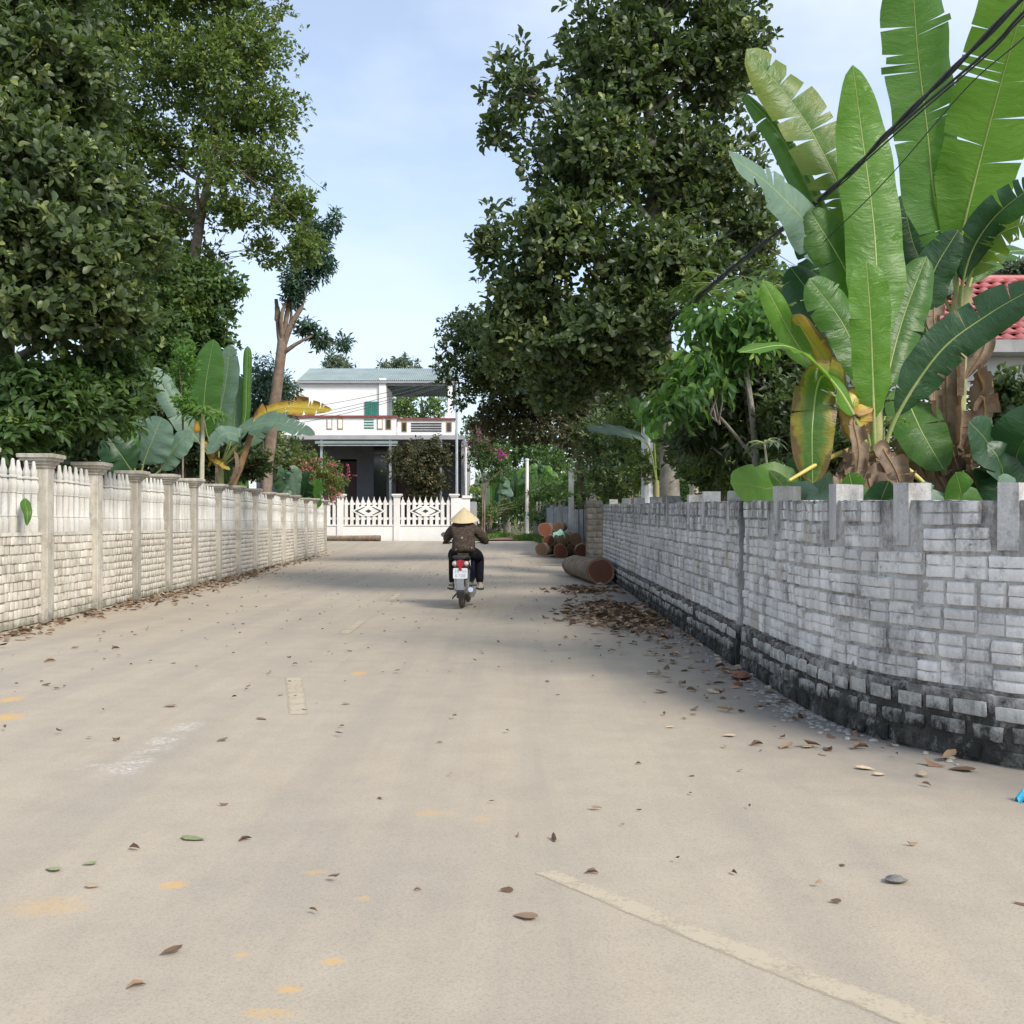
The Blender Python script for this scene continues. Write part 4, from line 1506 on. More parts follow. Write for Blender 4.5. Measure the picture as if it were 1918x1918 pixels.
tree('broadleaf_tree', 'dark overhanging tree with small leaves between the logs and the utility pole',
     [(P(1092, 1038, 42), .18), (P(1088, 900, 42), .15), (P(1080, 800, 41), .13), (P(1050, 720, 37), .09), (P(1000, 660, 33), .05)],
     [B(890, 625, 31, 75, 50, 1.8), B(850, 690, 31, 40, 50, 1.0, .5), B(960, 640, 31, 90, 60, 2), B(1040, 620, 33, 110, 80, 2.3), B(905, 700, 31, 60, 40, 1.3, .5), B(868, 750, 31, 26, 34, .6, .4), B(930, 700, 31, 80, 50, 1.6), B(1010, 690, 31.5, 90, 60, 1.8)],
     'lf_dark', LC, .17, 3500, 7, 22, limbs=4, twigs=160, up=.3, droop=.2, young=.02, tone=.22, bark='bark_dark')
tree('broadleaf_tree', 'brownish olive tree hanging low over the log pile',
     [(P(1112, 1040, 41), .15), (P(1108, 900, 41), .12), (P(1090, 820, 40), .10), (P(1040, 750, 36), .05)],
     [B(985, 745, 33.5, 110, 55, 2), B(1050, 730, 34, 100, 70, 2), B(920, 785, 33.5, 55, 38, 1.2, .8), B(1000, 805, 33, 95, 35, 1.4, .8), B(1075, 800, 34, 45, 60, 1.2)],
     'lf_olive', LC, .17, 2300, 7, 23, limbs=3, twigs=120, up=.2, droop=.35, young=.06, tone=.22, bark='bark_dark')
SG = 'undergrowth behind the right-hand wall'
bush('shrub', 'dark leafy shrub under the pale utility pole', [B(1150, 900, 25.5, 60, 60, 1.0), B(1180, 830, 26, 70, 70, 1.2), B(1120, 830, 27.5, 50, 70, 1)], 'lf_dark', LC, .16, 900, 7, 31, SG, young=.06, tone=.4)
bush('shrub', 'thin yellowish shrub between the two dark shrubs by the wall', [B(1215, 890, 20, 60, 50, .7), B(1190, 790, 22, 60, 60, .9)], 'lf_yel', LC, .14, 420, 7, 32, SG, tone=.3)
bush('shrub', 'low dark shrub right of the grey trunk', [B(1330, 890, 15, 60, 55, .7), B(1290, 830, 16, 50, 60, .7), B(1380, 850, 14, 60, 60, .7)], 'lf_dark', LC, .13, 760, 7, 33, SG, young=.05, tone=.45)
tree('broadleaf_tree', 'small tree with very dark narrow leaves left of the banana plants', [(P(1425, 1180, 13), .08), (P(1420, 900, 13), .06), (P(1400, 760, 13), .05), (P(1385, 660, 13), .03)],
     [B(1370, 680, 13.2, 90, 50, .9), B(1330, 760, 13.4, 60, 50, .7), B(1440, 760, 13, 60, 60, .7), B(1480, 680, 13.4, 55, 75, .7), B(1400, 830, 13.4, 80, 45, .7, .5), B(1290, 810, 14, 40, 40, .5, .4), B(1420, 620, 13.5, 60, 40, .6, .6)],
     'lf_dark', LCN, .21, 1000, 7, 34, limbs=7, twigs=90, up=.1, droop=.5, tone=.25, young=.05, lump=.55)
tree('broadleaf_tree', 'slender tree with drooping fresh green leaflets beside the grey trunk', [(P(1420, 1180, 12.3), .05), (P(1415, 850, 12.3), .045), (P(1390, 640, 12.2), .03)],
     [B(1340, 600, 12, 80, 35, .45), B(1405, 640, 12, 60, 30, .45), B(1300, 670, 12, 45, 28, .4), B(1285, 735, 11.9, 62, 34, .45), B(1245, 765, 11.9, 38, 20, .3, .5), B(1430, 600, 12, 55, 30, .4), B(1330, 700, 12, 50, 30, .4, .6)],
     'lf_fresh', LFN, .20, 190, 8, 35, limbs=4, twigs=30, up=-.1, out=.6, droop=.9, tone=.28, young=.12, spread=.8)


def palm_tuft(root, c, n, L, rng, mat, R0, down=.3, name='leaf'):
    """umbrella of long-stalked lobed leaves, each leaf and stalk its own part"""
    for k in range(n):
        a = k * 2.4 + rng.uniform(-.3, .3)
        el = rng.uniform(-.15, .75)
        d = np.array((math.cos(a) * math.cos(el), math.sin(a) * math.cos(el), math.sin(el) * .8))
        tip = np.array(c) + d * R0 * rng.uniform(.7, 1.1) - np.array((0, 0, down * R0 * .4))
        f = norm(d + np.array((0, 0, -.7)))
        V, F, T = place_leaves(LP, tip[None], f[None], np.array([[d[0] * .3, d[1] * .3, 1.0]]), np.array([L * rng.uniform(.8, 1.15)]), np.array([rng.uniform(.2, .8)]))
        lf = link(name, np_mesh(name, V, F, M[mat], T), root)
        mid = (np.array(c) + tip) / 2 + np.array((0, 0, .12 * R0))
        MB().tube(spline([c, mid, tip], 5), [.010 * R0 * 2.4 + .002, .008, .007, .006, .005], 5).build('leaf_stalk', M['stalk'], lf)


M['stalk'] = surf('pale_green_stalk', (.26, .32, .10), (.36, .38, .16), 8, .6, .002, .3, .1)
M['stem_pale'] = surf('pale_grey_green_stem', (.38, .36, .26), (.50, .47, .36), 8, .85, .003, .2, .05)


def papaya(label, px, py0, py1, d, R0, L, n, seed, mat='lf_fresh', fruit=0, lean=0, r=.05, name='papaya_tree', group=None):
    rng = np.random.default_rng(seed)
    a, b = P(px, py1, d), P(px + lean, py0, d)
    base = (a.x, a.y, -.02)
    root = thing(name, label, 'tree' if r > .03 else 'plant', base, group)
    MB().tube(spline([base, (a + b) / 2 + Vector((.03, 0, 0)), b], 12), np.linspace(r, r * .6, 12), 10, wob=.04).build('stem', M['stem_pale'], root, angle=60)
    palm_tuft(root, tuple(b), n, L, rng, mat, R0)
    M.setdefault('fruit', surf('ripe_orange_papaya', (.62, .30, .03), (.70, .40, .05), 6, .45, .002, .4, .1))
    for k in range(fruit):
        c = np.array(b) + np.array((-.10 + .2 * k, -.12, -.30 - .12 * k))
        MB().lathe([(.005, .13), (.04, .12), (.055, .06), (.075, -.03), (.07, -.09), (.03, -.13), (.005, -.14)], tuple(c), 12).build('fruit', M['fruit'], root, smooth=True)
    return root


papaya('papaya tree with broad lobed leaves in front of the tall dark tree', 1455, 560, 1150, 14.2, .95, .50, 34, 41, 'lf_mid', 0, -50, .05)
CS = 'cassava plants along the top of the curving wall'
for i, (px, py0, d, lean, lab) in enumerate(((1470, 830, 10.2, -38, 'leftmost thin cassava plant with a yellowish tuft over the curving wall'), (1485, 822, 9.6, 35, 'cassava plant with twin pale tufts, second from the left over the wall'), (1447, 893, 9.8, -15, 'shortest cassava plant, its tuft just over the wall top'),
                                             (1645, 792, 8.3, 10, 'tall pale thorny cassava stem in front of the banana base'))):
    papaya(lab, px, py0, 1250, d, .17, .15, 7, 50 + i, 'lf_pale' if i != 3 else 'lf_fresh', 0, lean, .018, 'cassava_plant', CS)

# ------------------------------------------------------------------ banana plants
M['ban_light'] = blademat('banana_blade_young', (.085, .215, .024), (.125, .275, .034), trans=.45, tcol=(.35, .62, .05))
M['ban_mid'] = blademat('banana_blade', (.055, .145, .028), (.085, .19, .035), trans=.42, tcol=(.22, .5, .05))
M['ban_dark'] = blademat('banana_blade_dark', (.018, .06, .028), (.035, .09, .038), trans=.28, tcol=(.1, .28, .05))
M['ban_blue'] = blademat('banana_blade_waxy', (.12, .20, .15), (.17, .26, .19), trans=.3, tcol=(.2, .4, .15), rough=.5)
M['ban_yel'] = blademat('banana_blade_yellowing', (.070, .155, .024), (.105, .185, .03), edge=(.32, .30, .035), edge_amt=.28, trans=.40, tcol=(.30, .45, .04))
M['ban_gold'] = blademat('banana_blade_yellow', (.52, .39, .035), (.60, .46, .06), edge=(.38, .20, .05), edge_amt=.8, trans=.35, tcol=(.6, .4, .05), brown=(.18, .09, .04))
M['ban_edge'] = blademat('banana_blade_dry_edge', (.05, .13, .025), (.085, .18, .03), edge=(.40, .28, .04), edge_amt=.7, trans=.38, tcol=(.25, .5, .05), brown=(.17, .09, .04))
M['ban_dry'] = blademat('banana_blade_dry', (.19, .135, .095), (.32, .245, .175), edge=(.12, .08, .05), edge_amt=.7, trans=.25, tcol=(.5, .3, .15), rough=.8)
M['rib'] = surf('pale_yellow_midrib', (.22, .29, .085), (.30, .35, .12), 6, .5, .002, .4, .1)
M['rib_dry'] = surf('dry_brown_midrib', (.20, .12, .06), (.30, .19, .10), 6, .8, .002, .2, .1)
M['rib_gold'] = surf('yellow_midrib', (.42, .34, .07), (.50, .42, .12), 6, .5, .002, .4, .1)
M['pseudo'] = surf('banana_stem_sheath', (.22, .26, .09), (.34, .32, .14), 3, .6, .004, .3, .1, dirt=(.13, .08, .05), dirt_amt=.9)


def banana_leaf(root, pix, width, mat, start=.12, nrm=(0, -1, .35), fold=.25, tears=4, seed=0, gap=.05, rib='rib', ragged=.0, tip=.55, roll=0.0, stalk_r=.017, droop=.5, cut=None):
    """pix: (px, py, d) from the stalk's foot to the leaf tip; width in metres"""
    rg = random.Random(seed * 7 + 1)
    pts = spline([P(*p) for p in pix], 46)
    n0 = int(46 * start)
    N = 46 - n0
    L = np.linalg.norm(np.diff(pts[n0:], axis=0), axis=1).sum()
    nh = np.array(nrm, float)
    J = 5
    fr = []
    for i in range(46):
        f = pts[min(i + 1, 45)] - pts[max(i - 1, 0)]
        f = f / np.linalg.norm(f)
        n = nh - (nh @ f) * f
        n = n / np.linalg.norm(n)
        r = np.cross(f, n)
        c, s = math.cos(roll), math.sin(roll)
        fr.append((f, r * c + n * s, n * c - r * s))
    V, UV, F = [], [], []
    for side in (-1, 1):
        cuts = sorted(rg.sample(range(4, N - 3), min(tears, N - 8))) if tears else []
        cuts = [0] + cuts + [N - 1]
        for a, b in zip(cuts[:-1], cuts[1:]):
            dfold = rg.uniform(-.25, .35) * (1 if tears else .15) * droop
            gp = gap * rg.uniform(.15, 1.5) if tears else 0
            q0a, q0b = rg.choice([0, .15, .4, .6]), rg.choice([0, .15, .4, .6])
            shrink = 1 - ragged * rg.random() ** 2
            base_i = len(V)
            for i in range(a, b + 1):
                t = i / (N - 1)
                prof = min(1.0, (t / .22 + .02) ** .55) * max(1e-3, 1 - max(0, (t - tip) / (1 - tip)) ** 2.4) ** .62
                if cut is not None and t > cut:
                    prof *= .02 + .98 * max(0, 1 - (t - cut) / .03)
                w = width / 2 * prof * shrink * (1 + .03 * math.sin(9 * t + seed))
                f, r, n = fr[n0 + i]
                p = pts[n0 + i]
                e = 0.0
                if i == a and a > 0:
                    e = gp
                if i == b and b < N - 1:
                    e = -gp
                for j in range(J + 1):
                    q = j / J
                    ang = fold * (1 - 1.5 * q) + dfold * q * q + .05 * math.sin(i * .9 + seed) * q
                    q0 = q0a if e > 0 else q0b
                    off = r * side * math.cos(ang) * w * q + n * math.sin(ang) * w * q + f * (.16 * w * q + e * max(0, (q - q0) / (1 - q0)) * w * 1.4)
                    V.append(p + off)
                    UV.append((t * L, q))
            m_ = b - a + 1
            for i in range(m_ - 1):
                for j in range(J):
                    x = base_i + i * (J + 1) + j
                    F.append((x, x + J + 1, x + J + 2, x + 1))
    me = np_mesh('leaf', np.array(V), np.array(F), M[mat], uv=np.array(UV, float))
    me.polygons.foreach_set('use_smooth', [True] * len(me.polygons))
    lf = link('leaf', me, root)
    rr = np.interp(np.linspace(0, 1, 46), [0, start, .5, 1], [stalk_r * 1.25, stalk_r, stalk_r * .55, .003])
    P2 = [pts[i] - fr[i][2] * rr[i] * .35 for i in range(46)]
    MB().tube(P2, rr, 7).build('midrib', M[rib], lf, angle=60)
    return lf


def hang(root, px, py, d, h, w, seed, mat='ban_dry'):
    """dry leaf hanging from the stem"""
    rg = random.Random(seed)
    pix = [(px, py, d), (px + rg.uniform(-14, 14), py - h * .08, d - .12), (px + rg.uniform(-22, 22), py + h * .4, d - .2), (px + rg.uniform(-26, 26), py + h, d - .15)]
    return banana_leaf(root, pix, w, mat, .08, (rg.uniform(-.8, .8), -1, .1), rg.uniform(-.9, -.2), 5, seed, .06, 'rib_dry', .55, .35, rg.uniform(-.5, .5), .012, 1.6)


DA = 7.9
ba = thing('banana_plant', 'large bright green banana plant just behind the curving wall', 'banana plant', (P(1655, 977, DA).x, DA, -.02))
st = [(P(1652, 1290, DA)), (P(1650, 1050, DA)), (P(1645, 900, DA)), (P(1640, 820, DA)), (P(1640, 760, DA))]
MB().tube(spline(st, 14), np.linspace(.13, .05, 14), 12, wob=.05).build('stem', M['pseudo'], ba, angle=60)
F_ = (1640, 860, DA)
banana_leaf(ba, [F_, (1640, 760, DA + .05), (1643, 620, DA + .15), (1638, 440, DA + .25), (1614, 250, DA + .25), (1597, 122, DA + .15)], .48, 'ban_light', .30, fold=.12, tears=0, seed=1, tip=.45)
banana_leaf(ba, [(1640, 900, DA - .1), (1637, 800, DA - .15), (1634, 700, DA - .2), (1630, 590, DA - .25), (1622, 488, DA - .28)], .31, 'ban_light', .30, fold=.18, tears=3, seed=2, gap=.02, tip=.75, cut=None)
banana_leaf(ba, [(1636, 820, DA), (1625, 620, DA + .3), (1597, 420, DA + .5), (1535, 275, DA + .6), (1478, 185, DA + .7), (1398, 92, DA + .6)], .47, 'ban_yel', .40, fold=.2, tears=7, seed=3, gap=.10, tip=.7)
banana_leaf(ba, [(1630, 830, DA), (1600, 600, DA + .5), (1545, 420, DA + .7), (1470, 265, DA + .8), (1392, 172, DA + .8)], .30, 'ban_mid', .45, (.5, -1, .35), fold=.9, tears=2, seed=4, tip=.6)
banana_leaf(ba, [(1630, 830, DA), (1590, 600, DA + .4), (1530, 450, DA + .4), (1450, 355, DA + .2), (1368, 292, DA - .1)], .40, 'ban_blue', .52, (-.2, -1, .6), fold=.1, tears=4, seed=5, tip=.8)
banana_leaf(ba, [(1635, 820, DA + .2), (1612, 640, DA + .7), (1570, 500, DA + 1.0), (1500, 395, DA + 1.0)], .62, 'ban_dark', .42, fold=.2, tears=5, seed=6, tip=.6)
banana_leaf(ba, [(1636, 810, DA + .1), (1625, 640, DA + .3), (1585, 510, DA + .4), (1515, 392, DA + .35)], .40, 'ban_mid', .48, fold=.25, tears=2, seed=7, tip=.6)
banana_leaf(ba, [(1636, 850, DA), (1622, 720, DA + .1), (1580, 610, DA + .15), (1515, 522, DA + .1)], .36, 'ban_mid', .35, fold=.2, tears=3, seed=8, tip=.65)
banana_leaf(ba, [(1638, 880, DA - .1), (1610, 800, DA - .2), (1560, 715, DA - .3), (1480, 650, DA - .5), (1385, 660, DA - .7)], .34, 'ban_light', .28, (-.3, -.6, 1), fold=.1, tears=4, seed=9, tip=.7)
banana_leaf(ba, [(1648, 880, DA - .05), (1680, 780, DA - .1), (1760, 660, DA - .2), (1850, 590, DA - .3), (1945, 535, DA - .5)], .34, 'ban_dark', .26, (.4, -1, .5), fold=.15, tears=5, seed=10, tip=.7, gap=.06)
banana_leaf(ba, [(1630, 850, DA), (1585, 740, DA - .1), (1540, 705, DA - .2), (1522, 790, DA - .3), (1522, 905, DA - .3)], .34, 'ban_edge', .34, (-.2, -1, 0), fold=.1, tears=3, seed=11, ragged=.3)
banana_leaf(ba, [(1632, 850, DA), (1612, 760, DA - .15), (1600, 755, DA - .2), (1606, 830, DA - .2)], .30, 'ban_gold', .3, fold=.2, tears=4, seed=12, ragged=.4)
banana_leaf(ba, [(1630, 860, DA), (1560, 740, DA + .2), (1490, 640, DA + .3), (1428, 525, DA + .2)], .22, 'ban_light', .5, fold=.3, tears=0, seed=13)
banana_leaf(ba, [(1625, 840, DA), (1560, 700, DA + .3), (1515, 630, DA + .35), (1485, 590, DA + .3)], .30, 'ban_gold', .6, fold=.2, tears=2, seed=14, ragged=.3)
banana_leaf(ba, [(1640, 860, DA), (1655, 740, DA + .3), (1690, 600, DA + .5), (1735, 480, DA + .6)], .38, 'ban_mid', .35, fold=.3, tears=3, seed=15)
banana_leaf(ba, [(1636, 830, DA + .2), (1590, 690, DA + .6), (1545, 590, DA + .8), (1480, 500, DA + .9)], .5, 'ban_dark', .4, fold=.2, tears=4, seed=16)
for i, (px, py, h, w) in enumerate(((1600, 860, 85, .22), (1625, 870, 80, .26), (1660, 880, 70, .24), (1585, 880, 70, .2), (1640, 905, 60, .25), (1690, 880, 70, .25), (1612, 800, 120, .2), (1668, 850, 90, .2))):
    hang(ba, px, py, DA - .12, h, w, 60 + i)
for a, b in (((1662, 855, DA - .1), (1765, 940, DA - .3)), ((1618, 835, DA - .1), (1478, 900, DA - .4))):
    MB().tube(spline([P(*a), (P(*a) + P(*b)) / 2 + Vector((0, 0, .03)), P(*b)], 8), np.linspace(.026, .012, 8), 7).build('leaf_stalk', M['rib_gold'], ba, angle=60)

DB = 9.6
bb = thing('banana_plant', 'taller banana plant with huge upright leaves in front of the red roof', 'banana plant', (P(1790, 977, DB).x, DB, -.02))
st = [P(1785, 1260, DB), P(1788, 1000, DB), P(1786, 780, DB), P(1792, 640, DB), P(1805, 540, DB)]
MB().tube(spline(st, 16), np.linspace(.16, .085, 16), 12, wob=.05).build('stem', M['pseudo'], bb, angle=60)
FB = (1797, 620, DB)
banana_leaf(bb, [FB, (1785, 500, DB - .05), (1752, 380, DB - .2), (1735, 230, DB - .4), (1718, 90, DB - .6), (1706, -90, DB - .9)], .64, 'ban_mid', .18, fold=.12, tears=6, seed=21, gap=.03, tip=.75)
banana_leaf(bb, [FB, (1795, 480, DB - .1), (1828, 330, DB - .3), (1872, 165, DB - .6), (1925, -20, DB - 1.0), (1960, -140, DB - 1.2)], .76, 'ban_light', .20, fold=.1, tears=6, seed=22, gap=.03, tip=.75)
banana_leaf(bb, [FB, (1810, 500, DB - .2), (1860, 410, DB - .4), (1960, 330, DB - .8)], .34, 'ban_dark', .30, (.4, -1, .4), fold=.4, tears=5, seed=23, gap=.08)
banana_leaf(bb, [FB, (1820, 510, DB - .1), (1870, 440, DB - .3), (1970, 405, DB - .6)], .42, 'ban_yel', .35, (.2, -1, .6), fold=-.2, tears=8, seed=24, gap=.14)
banana_leaf(bb, [FB, (1770, 560, DB + .1), (1715, 470, DB + .2), (1690, 365, DB + .2)], .52, 'ban_dark', .22, fold=.2, tears=3, seed=25)
banana_leaf(bb, [(1800, 690, DB), (1735, 620, DB - .3), (1745, 520, DB - .4), (1795, 430, DB - .5)], .36, 'ban_dark', .3, fold=.3, tears=3, seed=26)
banana_leaf(bb, [FB, (1830, 500, DB + .2), (1905, 470, DB + .4), (1990, 490, DB + .5)], .4, 'ban_mid', .3, (.2, -.5, 1), fold=.1, tears=6, seed=27)
banana_leaf(bb, [(1790, 720, DB), (1705, 640, DB + .2), (1690, 560, DB + .3), (1695, 470, DB + .3)], .44, 'ban_mid', .3, fold=.3, tears=3, seed=28)
banana_leaf(bb, [(1780, 760, DB), (1705, 740, DB - .2), (1722, 800, DB - .5), (1768, 880, DB - .6)], .44, 'ban_mid', .32, (-.1, -1, .3), fold=.1, tears=1, seed=29)
banana_leaf(bb, [(1795, 690, DB), (1780, 660, DB - .2), (1782, 720, DB - .3), (1785, 760, DB - .3)], .20, 'ban_light', .4, fold=.1, tears=1, seed=30)
for i, (px, py, h, w) in enumerate(((1750, 690, 190, .24), (1775, 640, 240, .3), (1800, 660, 230, .26), (1830, 600, 110, .2), (1825, 720, 160, .28), (1845, 700, 70, .3), (1760, 800, 130, .25), (1800, 800, 130, .3), (1830, 820, 120, .26), (1725, 820, 110, .24), (1700, 840, 90, .2), (1765, 570, 90, .2), (1790, 880, 60, .3))):
    hang(bb, px, py, DB - .2, h, w, 80 + i)

TG = 'large round leaves showing over the curving wall'


def taro(label, spec, seed, group=None, name='taro_plant'):
    px0, d0 = spec[0][0][0], spec[0][0][2]
    b = P(px0, 977, d0)
    root = thing(name, label, 'plant', (b.x, d0, -.02), group)
    for i, (foot, mid, tip_, w, mat) in enumerate(spec):
        f0 = (foot[0], 977 + 1.37 * FOC / foot[2], foot[2])
        banana_leaf(root, [f0, foot, mid, tip_], w, mat, .62 if foot[1] > 0 else .5, (-.1, -1, .45), .12, 0, seed + i, 0, 'rib', 0, .35, 0, .012)
    return root


taro('broad light green taro leaf at the left end of the curving wall', [((1475, 945, 9.7), (1430, 915, 9.4), (1368, 905, 9.2), .52, 'ban_light'), ((1500, 950, 10), (1500, 900, 9.8), (1490, 850, 9.7), .42, 'ban_dark')], 300, TG)
taro('grey green taro leaf between two piers below the cassava', [((1500, 955, 8.9), (1535, 925, 8.7), (1552, 885, 8.6), .28, 'ban_blue'), ((1500, 960, 9), (1470, 915, 8.8), (1440, 880, 8.8), .2, 'ban_mid')], 310, TG)
taro('dark green taro leaves in front of the large banana stem', [((1610, 990, 7.6), (1600, 930, 7.4), (1590, 885, 7.3), .32, 'ban_mid'), ((1650, 1000, 7.6), (1650, 940, 7.4), (1665, 900, 7.3), .3, 'ban_dark')], 320, TG)
taro('pale waxy taro leaves beside the rightmost pier', [((1745, 990, 7.3), (1740, 940, 7.1), (1720, 908, 7.0), .3, 'ban_blue'), ((1800, 990, 7.5), (1800, 930, 7.3), (1790, 885, 7.2), .34, 'ban_mid'), ((1890, 985, 7.2), (1895, 930, 7.0), (1870, 893, 6.9), .28, 'ban_blue')], 330, TG)
taro('big dark leaves of a taro clump at the right edge below the shrub', [((1880, 900, 9), (1850, 830, 8.8), (1815, 790, 8.7), .5, 'ban_dark'), ((1900, 900, 9), (1920, 820, 8.8), (1950, 760, 8.7), .6, 'ban_dark'), ((1880, 930, 9), (1870, 860, 8.8), (1845, 830, 8.8), .45, 'ban_dark')], 340, TG)
bush('shrub', 'leafy shrub with small glossy leaves against the white house at the right edge', [B(1890, 760, 12.5, 60, 80, .7), B(1905, 860, 12.2, 70, 70, .7), B(1850, 800, 12.8, 40, 40, .4, .6)], 'lf_dark', LF, .12, 560, 7, 36, SG, tone=.45, young=.08)
bush('shrub', 'thin small-leaved shrub in front of the white house wall behind the bananas', [B(1725, 770, 13, 60, 60, .4, .6), B(1690, 840, 13, 60, 60, .5), B(1760, 860, 13, 90, 50, .6)], 'lf_dark', LF, .11, 260, 7, 37, SG, tone=.4)
bush('shrub', 'dark shrub filling the shade behind the large banana stem', [B(1560, 860, 11.5, 90, 70, .7), B(1620, 790, 12, 70, 70, .7), B(1480, 800, 12, 60, 80, .6)], 'lf_dark', LC, .12, 900, 7, 38, SG, tone=.35)
bush('shrub', 'low olive undergrowth along the back of the curving wall', [B(1400, 900, 11.2, 60, 40, .4), B(1330, 910, 13.5, 60, 40, .5), B(1700, 900, 9.9, 120, 40, .5), B(1850, 910, 9.4, 90, 35, .4)], 'lf_yel', LC, .10, 700, 7, 39, SG, tone=.25)

# broken banana stump beside the grey trunk
root = thing('banana_stump', 'broken yellowish banana stump right of the grey trunk', 'stump', P(1293, 1110, 16.2))
a, b = P(1290, 1120, 16.2), P(1303, 800, 16.2)
MB().tube(spline([a, (a + b) / 2 + Vector((.04, 0, 0)), b], 12), np.linspace(.12, .075, 12), 10, wob=.12).build('stem', M['stem_pale'], root, angle=60)
for k in range(5):
    c = b + Vector((random.uniform(-.06, .06), random.uniform(-.06, .06), -.05))
    MB().tube([c, c + Vector((random.uniform(-.05, .05), 0, random.uniform(.1, .2)))], [.03, .004], 5).build('splinter', M['stem_pale'], root)
bl = thing('banana_plant', 'young banana plant with one waxy leaf reaching left past the utility pole', 'banana plant', (P(1235, 977, 19.5).x, 19.5, -.02))
MB().tube([P(1232, 1110, 19.5), P(1230, 900, 19.5)], [.07, .05], 8).build('stem', M['pseudo'], bl, angle=60)
banana_leaf(bl, [(1230, 900, 19.5), (1212, 830, 19.3), (1160, 808, 19), (1100, 803, 18.6)], .42, 'ban_blue', .35, (0, -.7, 1), .1, 4, 401)
banana_leaf(bl, [(1230, 900, 19.5), (1222, 810, 19.3), (1200, 770, 19), (1175, 745, 18.8)], .40, 'ban_mid', .4, (.5, -1, .5), .1, 1, 402)

# ------------------------------------------------------------------ left side
tree('broadleaf_tree', 'nearest large-leaved tree filling the upper left corner behind the fence',
     [((-7.9, 15.6, -.03), .24), ((-7.8, 15.6, 2.5), .2), ((-7.7, 15.5, 5), .16), ((-7.5, 15.3, 8), .09), ((-7.4, 15.2, 10.5), .04)],
     [B(30, -40, 15.2, 190, 130, 2.0), B(100, 140, 15, 130, 120, 1.8), B(-10, 230, 14.6, 150, 150, 1.8), B(110, 330, 14.6, 140, 130, 1.7), B(20, 440, 14.2, 160, 120, 1.7), B(150, 470, 14.4, 120, 110, 1.5), B(60, 590, 14.2, 170, 80, 1.6), B(190, 590, 15, 100, 70, 1.3), B(200, 390, 15.5, 80, 110, 1.2), B(270, 470, 16, 60, 60, .8, .7)],
     'lf_dark', LF, .172, 5800, 7, 61, limbs=10, twigs=300, up=.5, young=.12, tone=.50, lump=.5)
tree('broadleaf_tree', 'tall airy light green tree behind the middle of the cream fence',
     [(P(392, 1060, 29), .24), (P(385, 800, 29), .21), (P(372, 620, 29), .18), (P(366, 470, 29), .16), (P(392, 330, 29), .11), (P(420, 180, 29), .07), (P(425, -40, 29), .05)],
     [B(430, -30, 29, 120, 100, 2), B(300, -20, 29, 130, 90, 2), B(470, 100, 29, 95, 90, 1.8), B(320, 130, 29, 130, 90, 2), B(500, 210, 29, 85, 70, 1.6), B(400, 230, 29.5, 90, 70, 1.6, .8), B(490, 310, 29, 85, 50, 1.5), B(300, 280, 29.5, 110, 80, 1.7, .7), B(540, 390, 29, 62, 55, 1.2), B(450, 400, 29, 90, 40, 1.4, .8), B(575, 465, 29, 45, 50, .9), B(500, 480, 29.5, 60, 40, 1.1, .5), B(330, 400, 29.5, 70, 70, 1.3, .6), B(210, 60, 30, 110, 110, 2), B(230, 240, 30, 90, 110, 1.8), B(260, 400, 30, 90, 90, 1.7), B(350, 490, 30, 90, 60, 1.5, .8), B(400, 300, 27.6, 60, 90, .8, .8), B(410, 130, 27.6, 60, 90, .8, .8), B(360, 560, 27.4, 50, 60, .7, .8)],
     'lf_yel', LC, .18, 7600, 7, 62, limbs=13, twigs=260, up=.35, young=.06, tone=.42, lump=.5, bark='bark_dark')
tree('broadleaf_tree', 'dark green bushy tree under the airy light green tree',
     [(P(345, 1040, 28), .16), (P(350, 850, 28), .13), (P(365, 700, 28), .10), (P(385, 560, 28), .06)],
     [B(400, 540, 28, 65, 50, 1.0), B(350, 600, 28, 95, 60, 1.3), B(330, 690, 28, 90, 60, 1.2), B(400, 640, 28.3, 50, 60, .9, .8), B(260, 690, 27, 80, 60, 1.1), B(290, 610, 27, 90, 60, 1.2), B(330, 520, 28, 80, 60, 1.2), B(250, 540, 27, 80, 70, 1.2)],
     'lf_mid', LC, .20, 3300, 7, 63, limbs=6, twigs=90, up=.15, droop=.3, tone=.32, young=.06, bark='bark_dark')
HG = 'hedge plants behind the cream fence'
bush('shrub', 'dense dark shrub behind the first fence bays at the left edge', [B(60, 740, 14.6, 150, 70, 1.2), B(170, 760, 15.6, 110, 70, 1.1), B(30, 820, 14, 120, 50, .8), B(200, 700, 16, 90, 60, 1)], 'lf_mid', LFN, .19, 1500, 7, 64, HG, tone=.3, droop=.3, young=.04)
bush('shrub', 'dark shrub hiding the trunks behind the papaya tree', [B(340, 830, 26.9, 70, 60, .7), B(400, 860, 27.3, 60, 45, .7), B(460, 870, 28, 50, 40, .6), B(310, 760, 26.9, 50, 50, .6)], 'lf_dark', LC, .17, 1300, 7, 166, HG, tone=.4)
bush('shrub', 'pale yellow shrub seen through the gap under the dark tree', [B(440, 800, 36, 60, 60, 1.5), B(400, 870, 33, 70, 50, 1.2)], 'lf_yel', LC, .16, 500, 7, 66, HG, tone=.3)
bush('shrub', 'dark narrow-leaved shrub left of the pruned trunk', [B(500, 720, 35, 50, 65, 1.3), B(470, 790, 36, 60, 60, 1.4), B(540, 740, 36, 30, 40, .9)], 'lf_blue', LCN, .22, 900, 7, 67, HG, tone=.35, droop=.4)
bush('shrub', 'fresh yellow green vine above the left banana leaves', [B(345, 690, 23, 26, 60, .5), B(352, 750, 23, 20, 30, .4)], 'lf_fresh', LC, .13, 170, 7, 68, HG, tone=.5, stems=2)


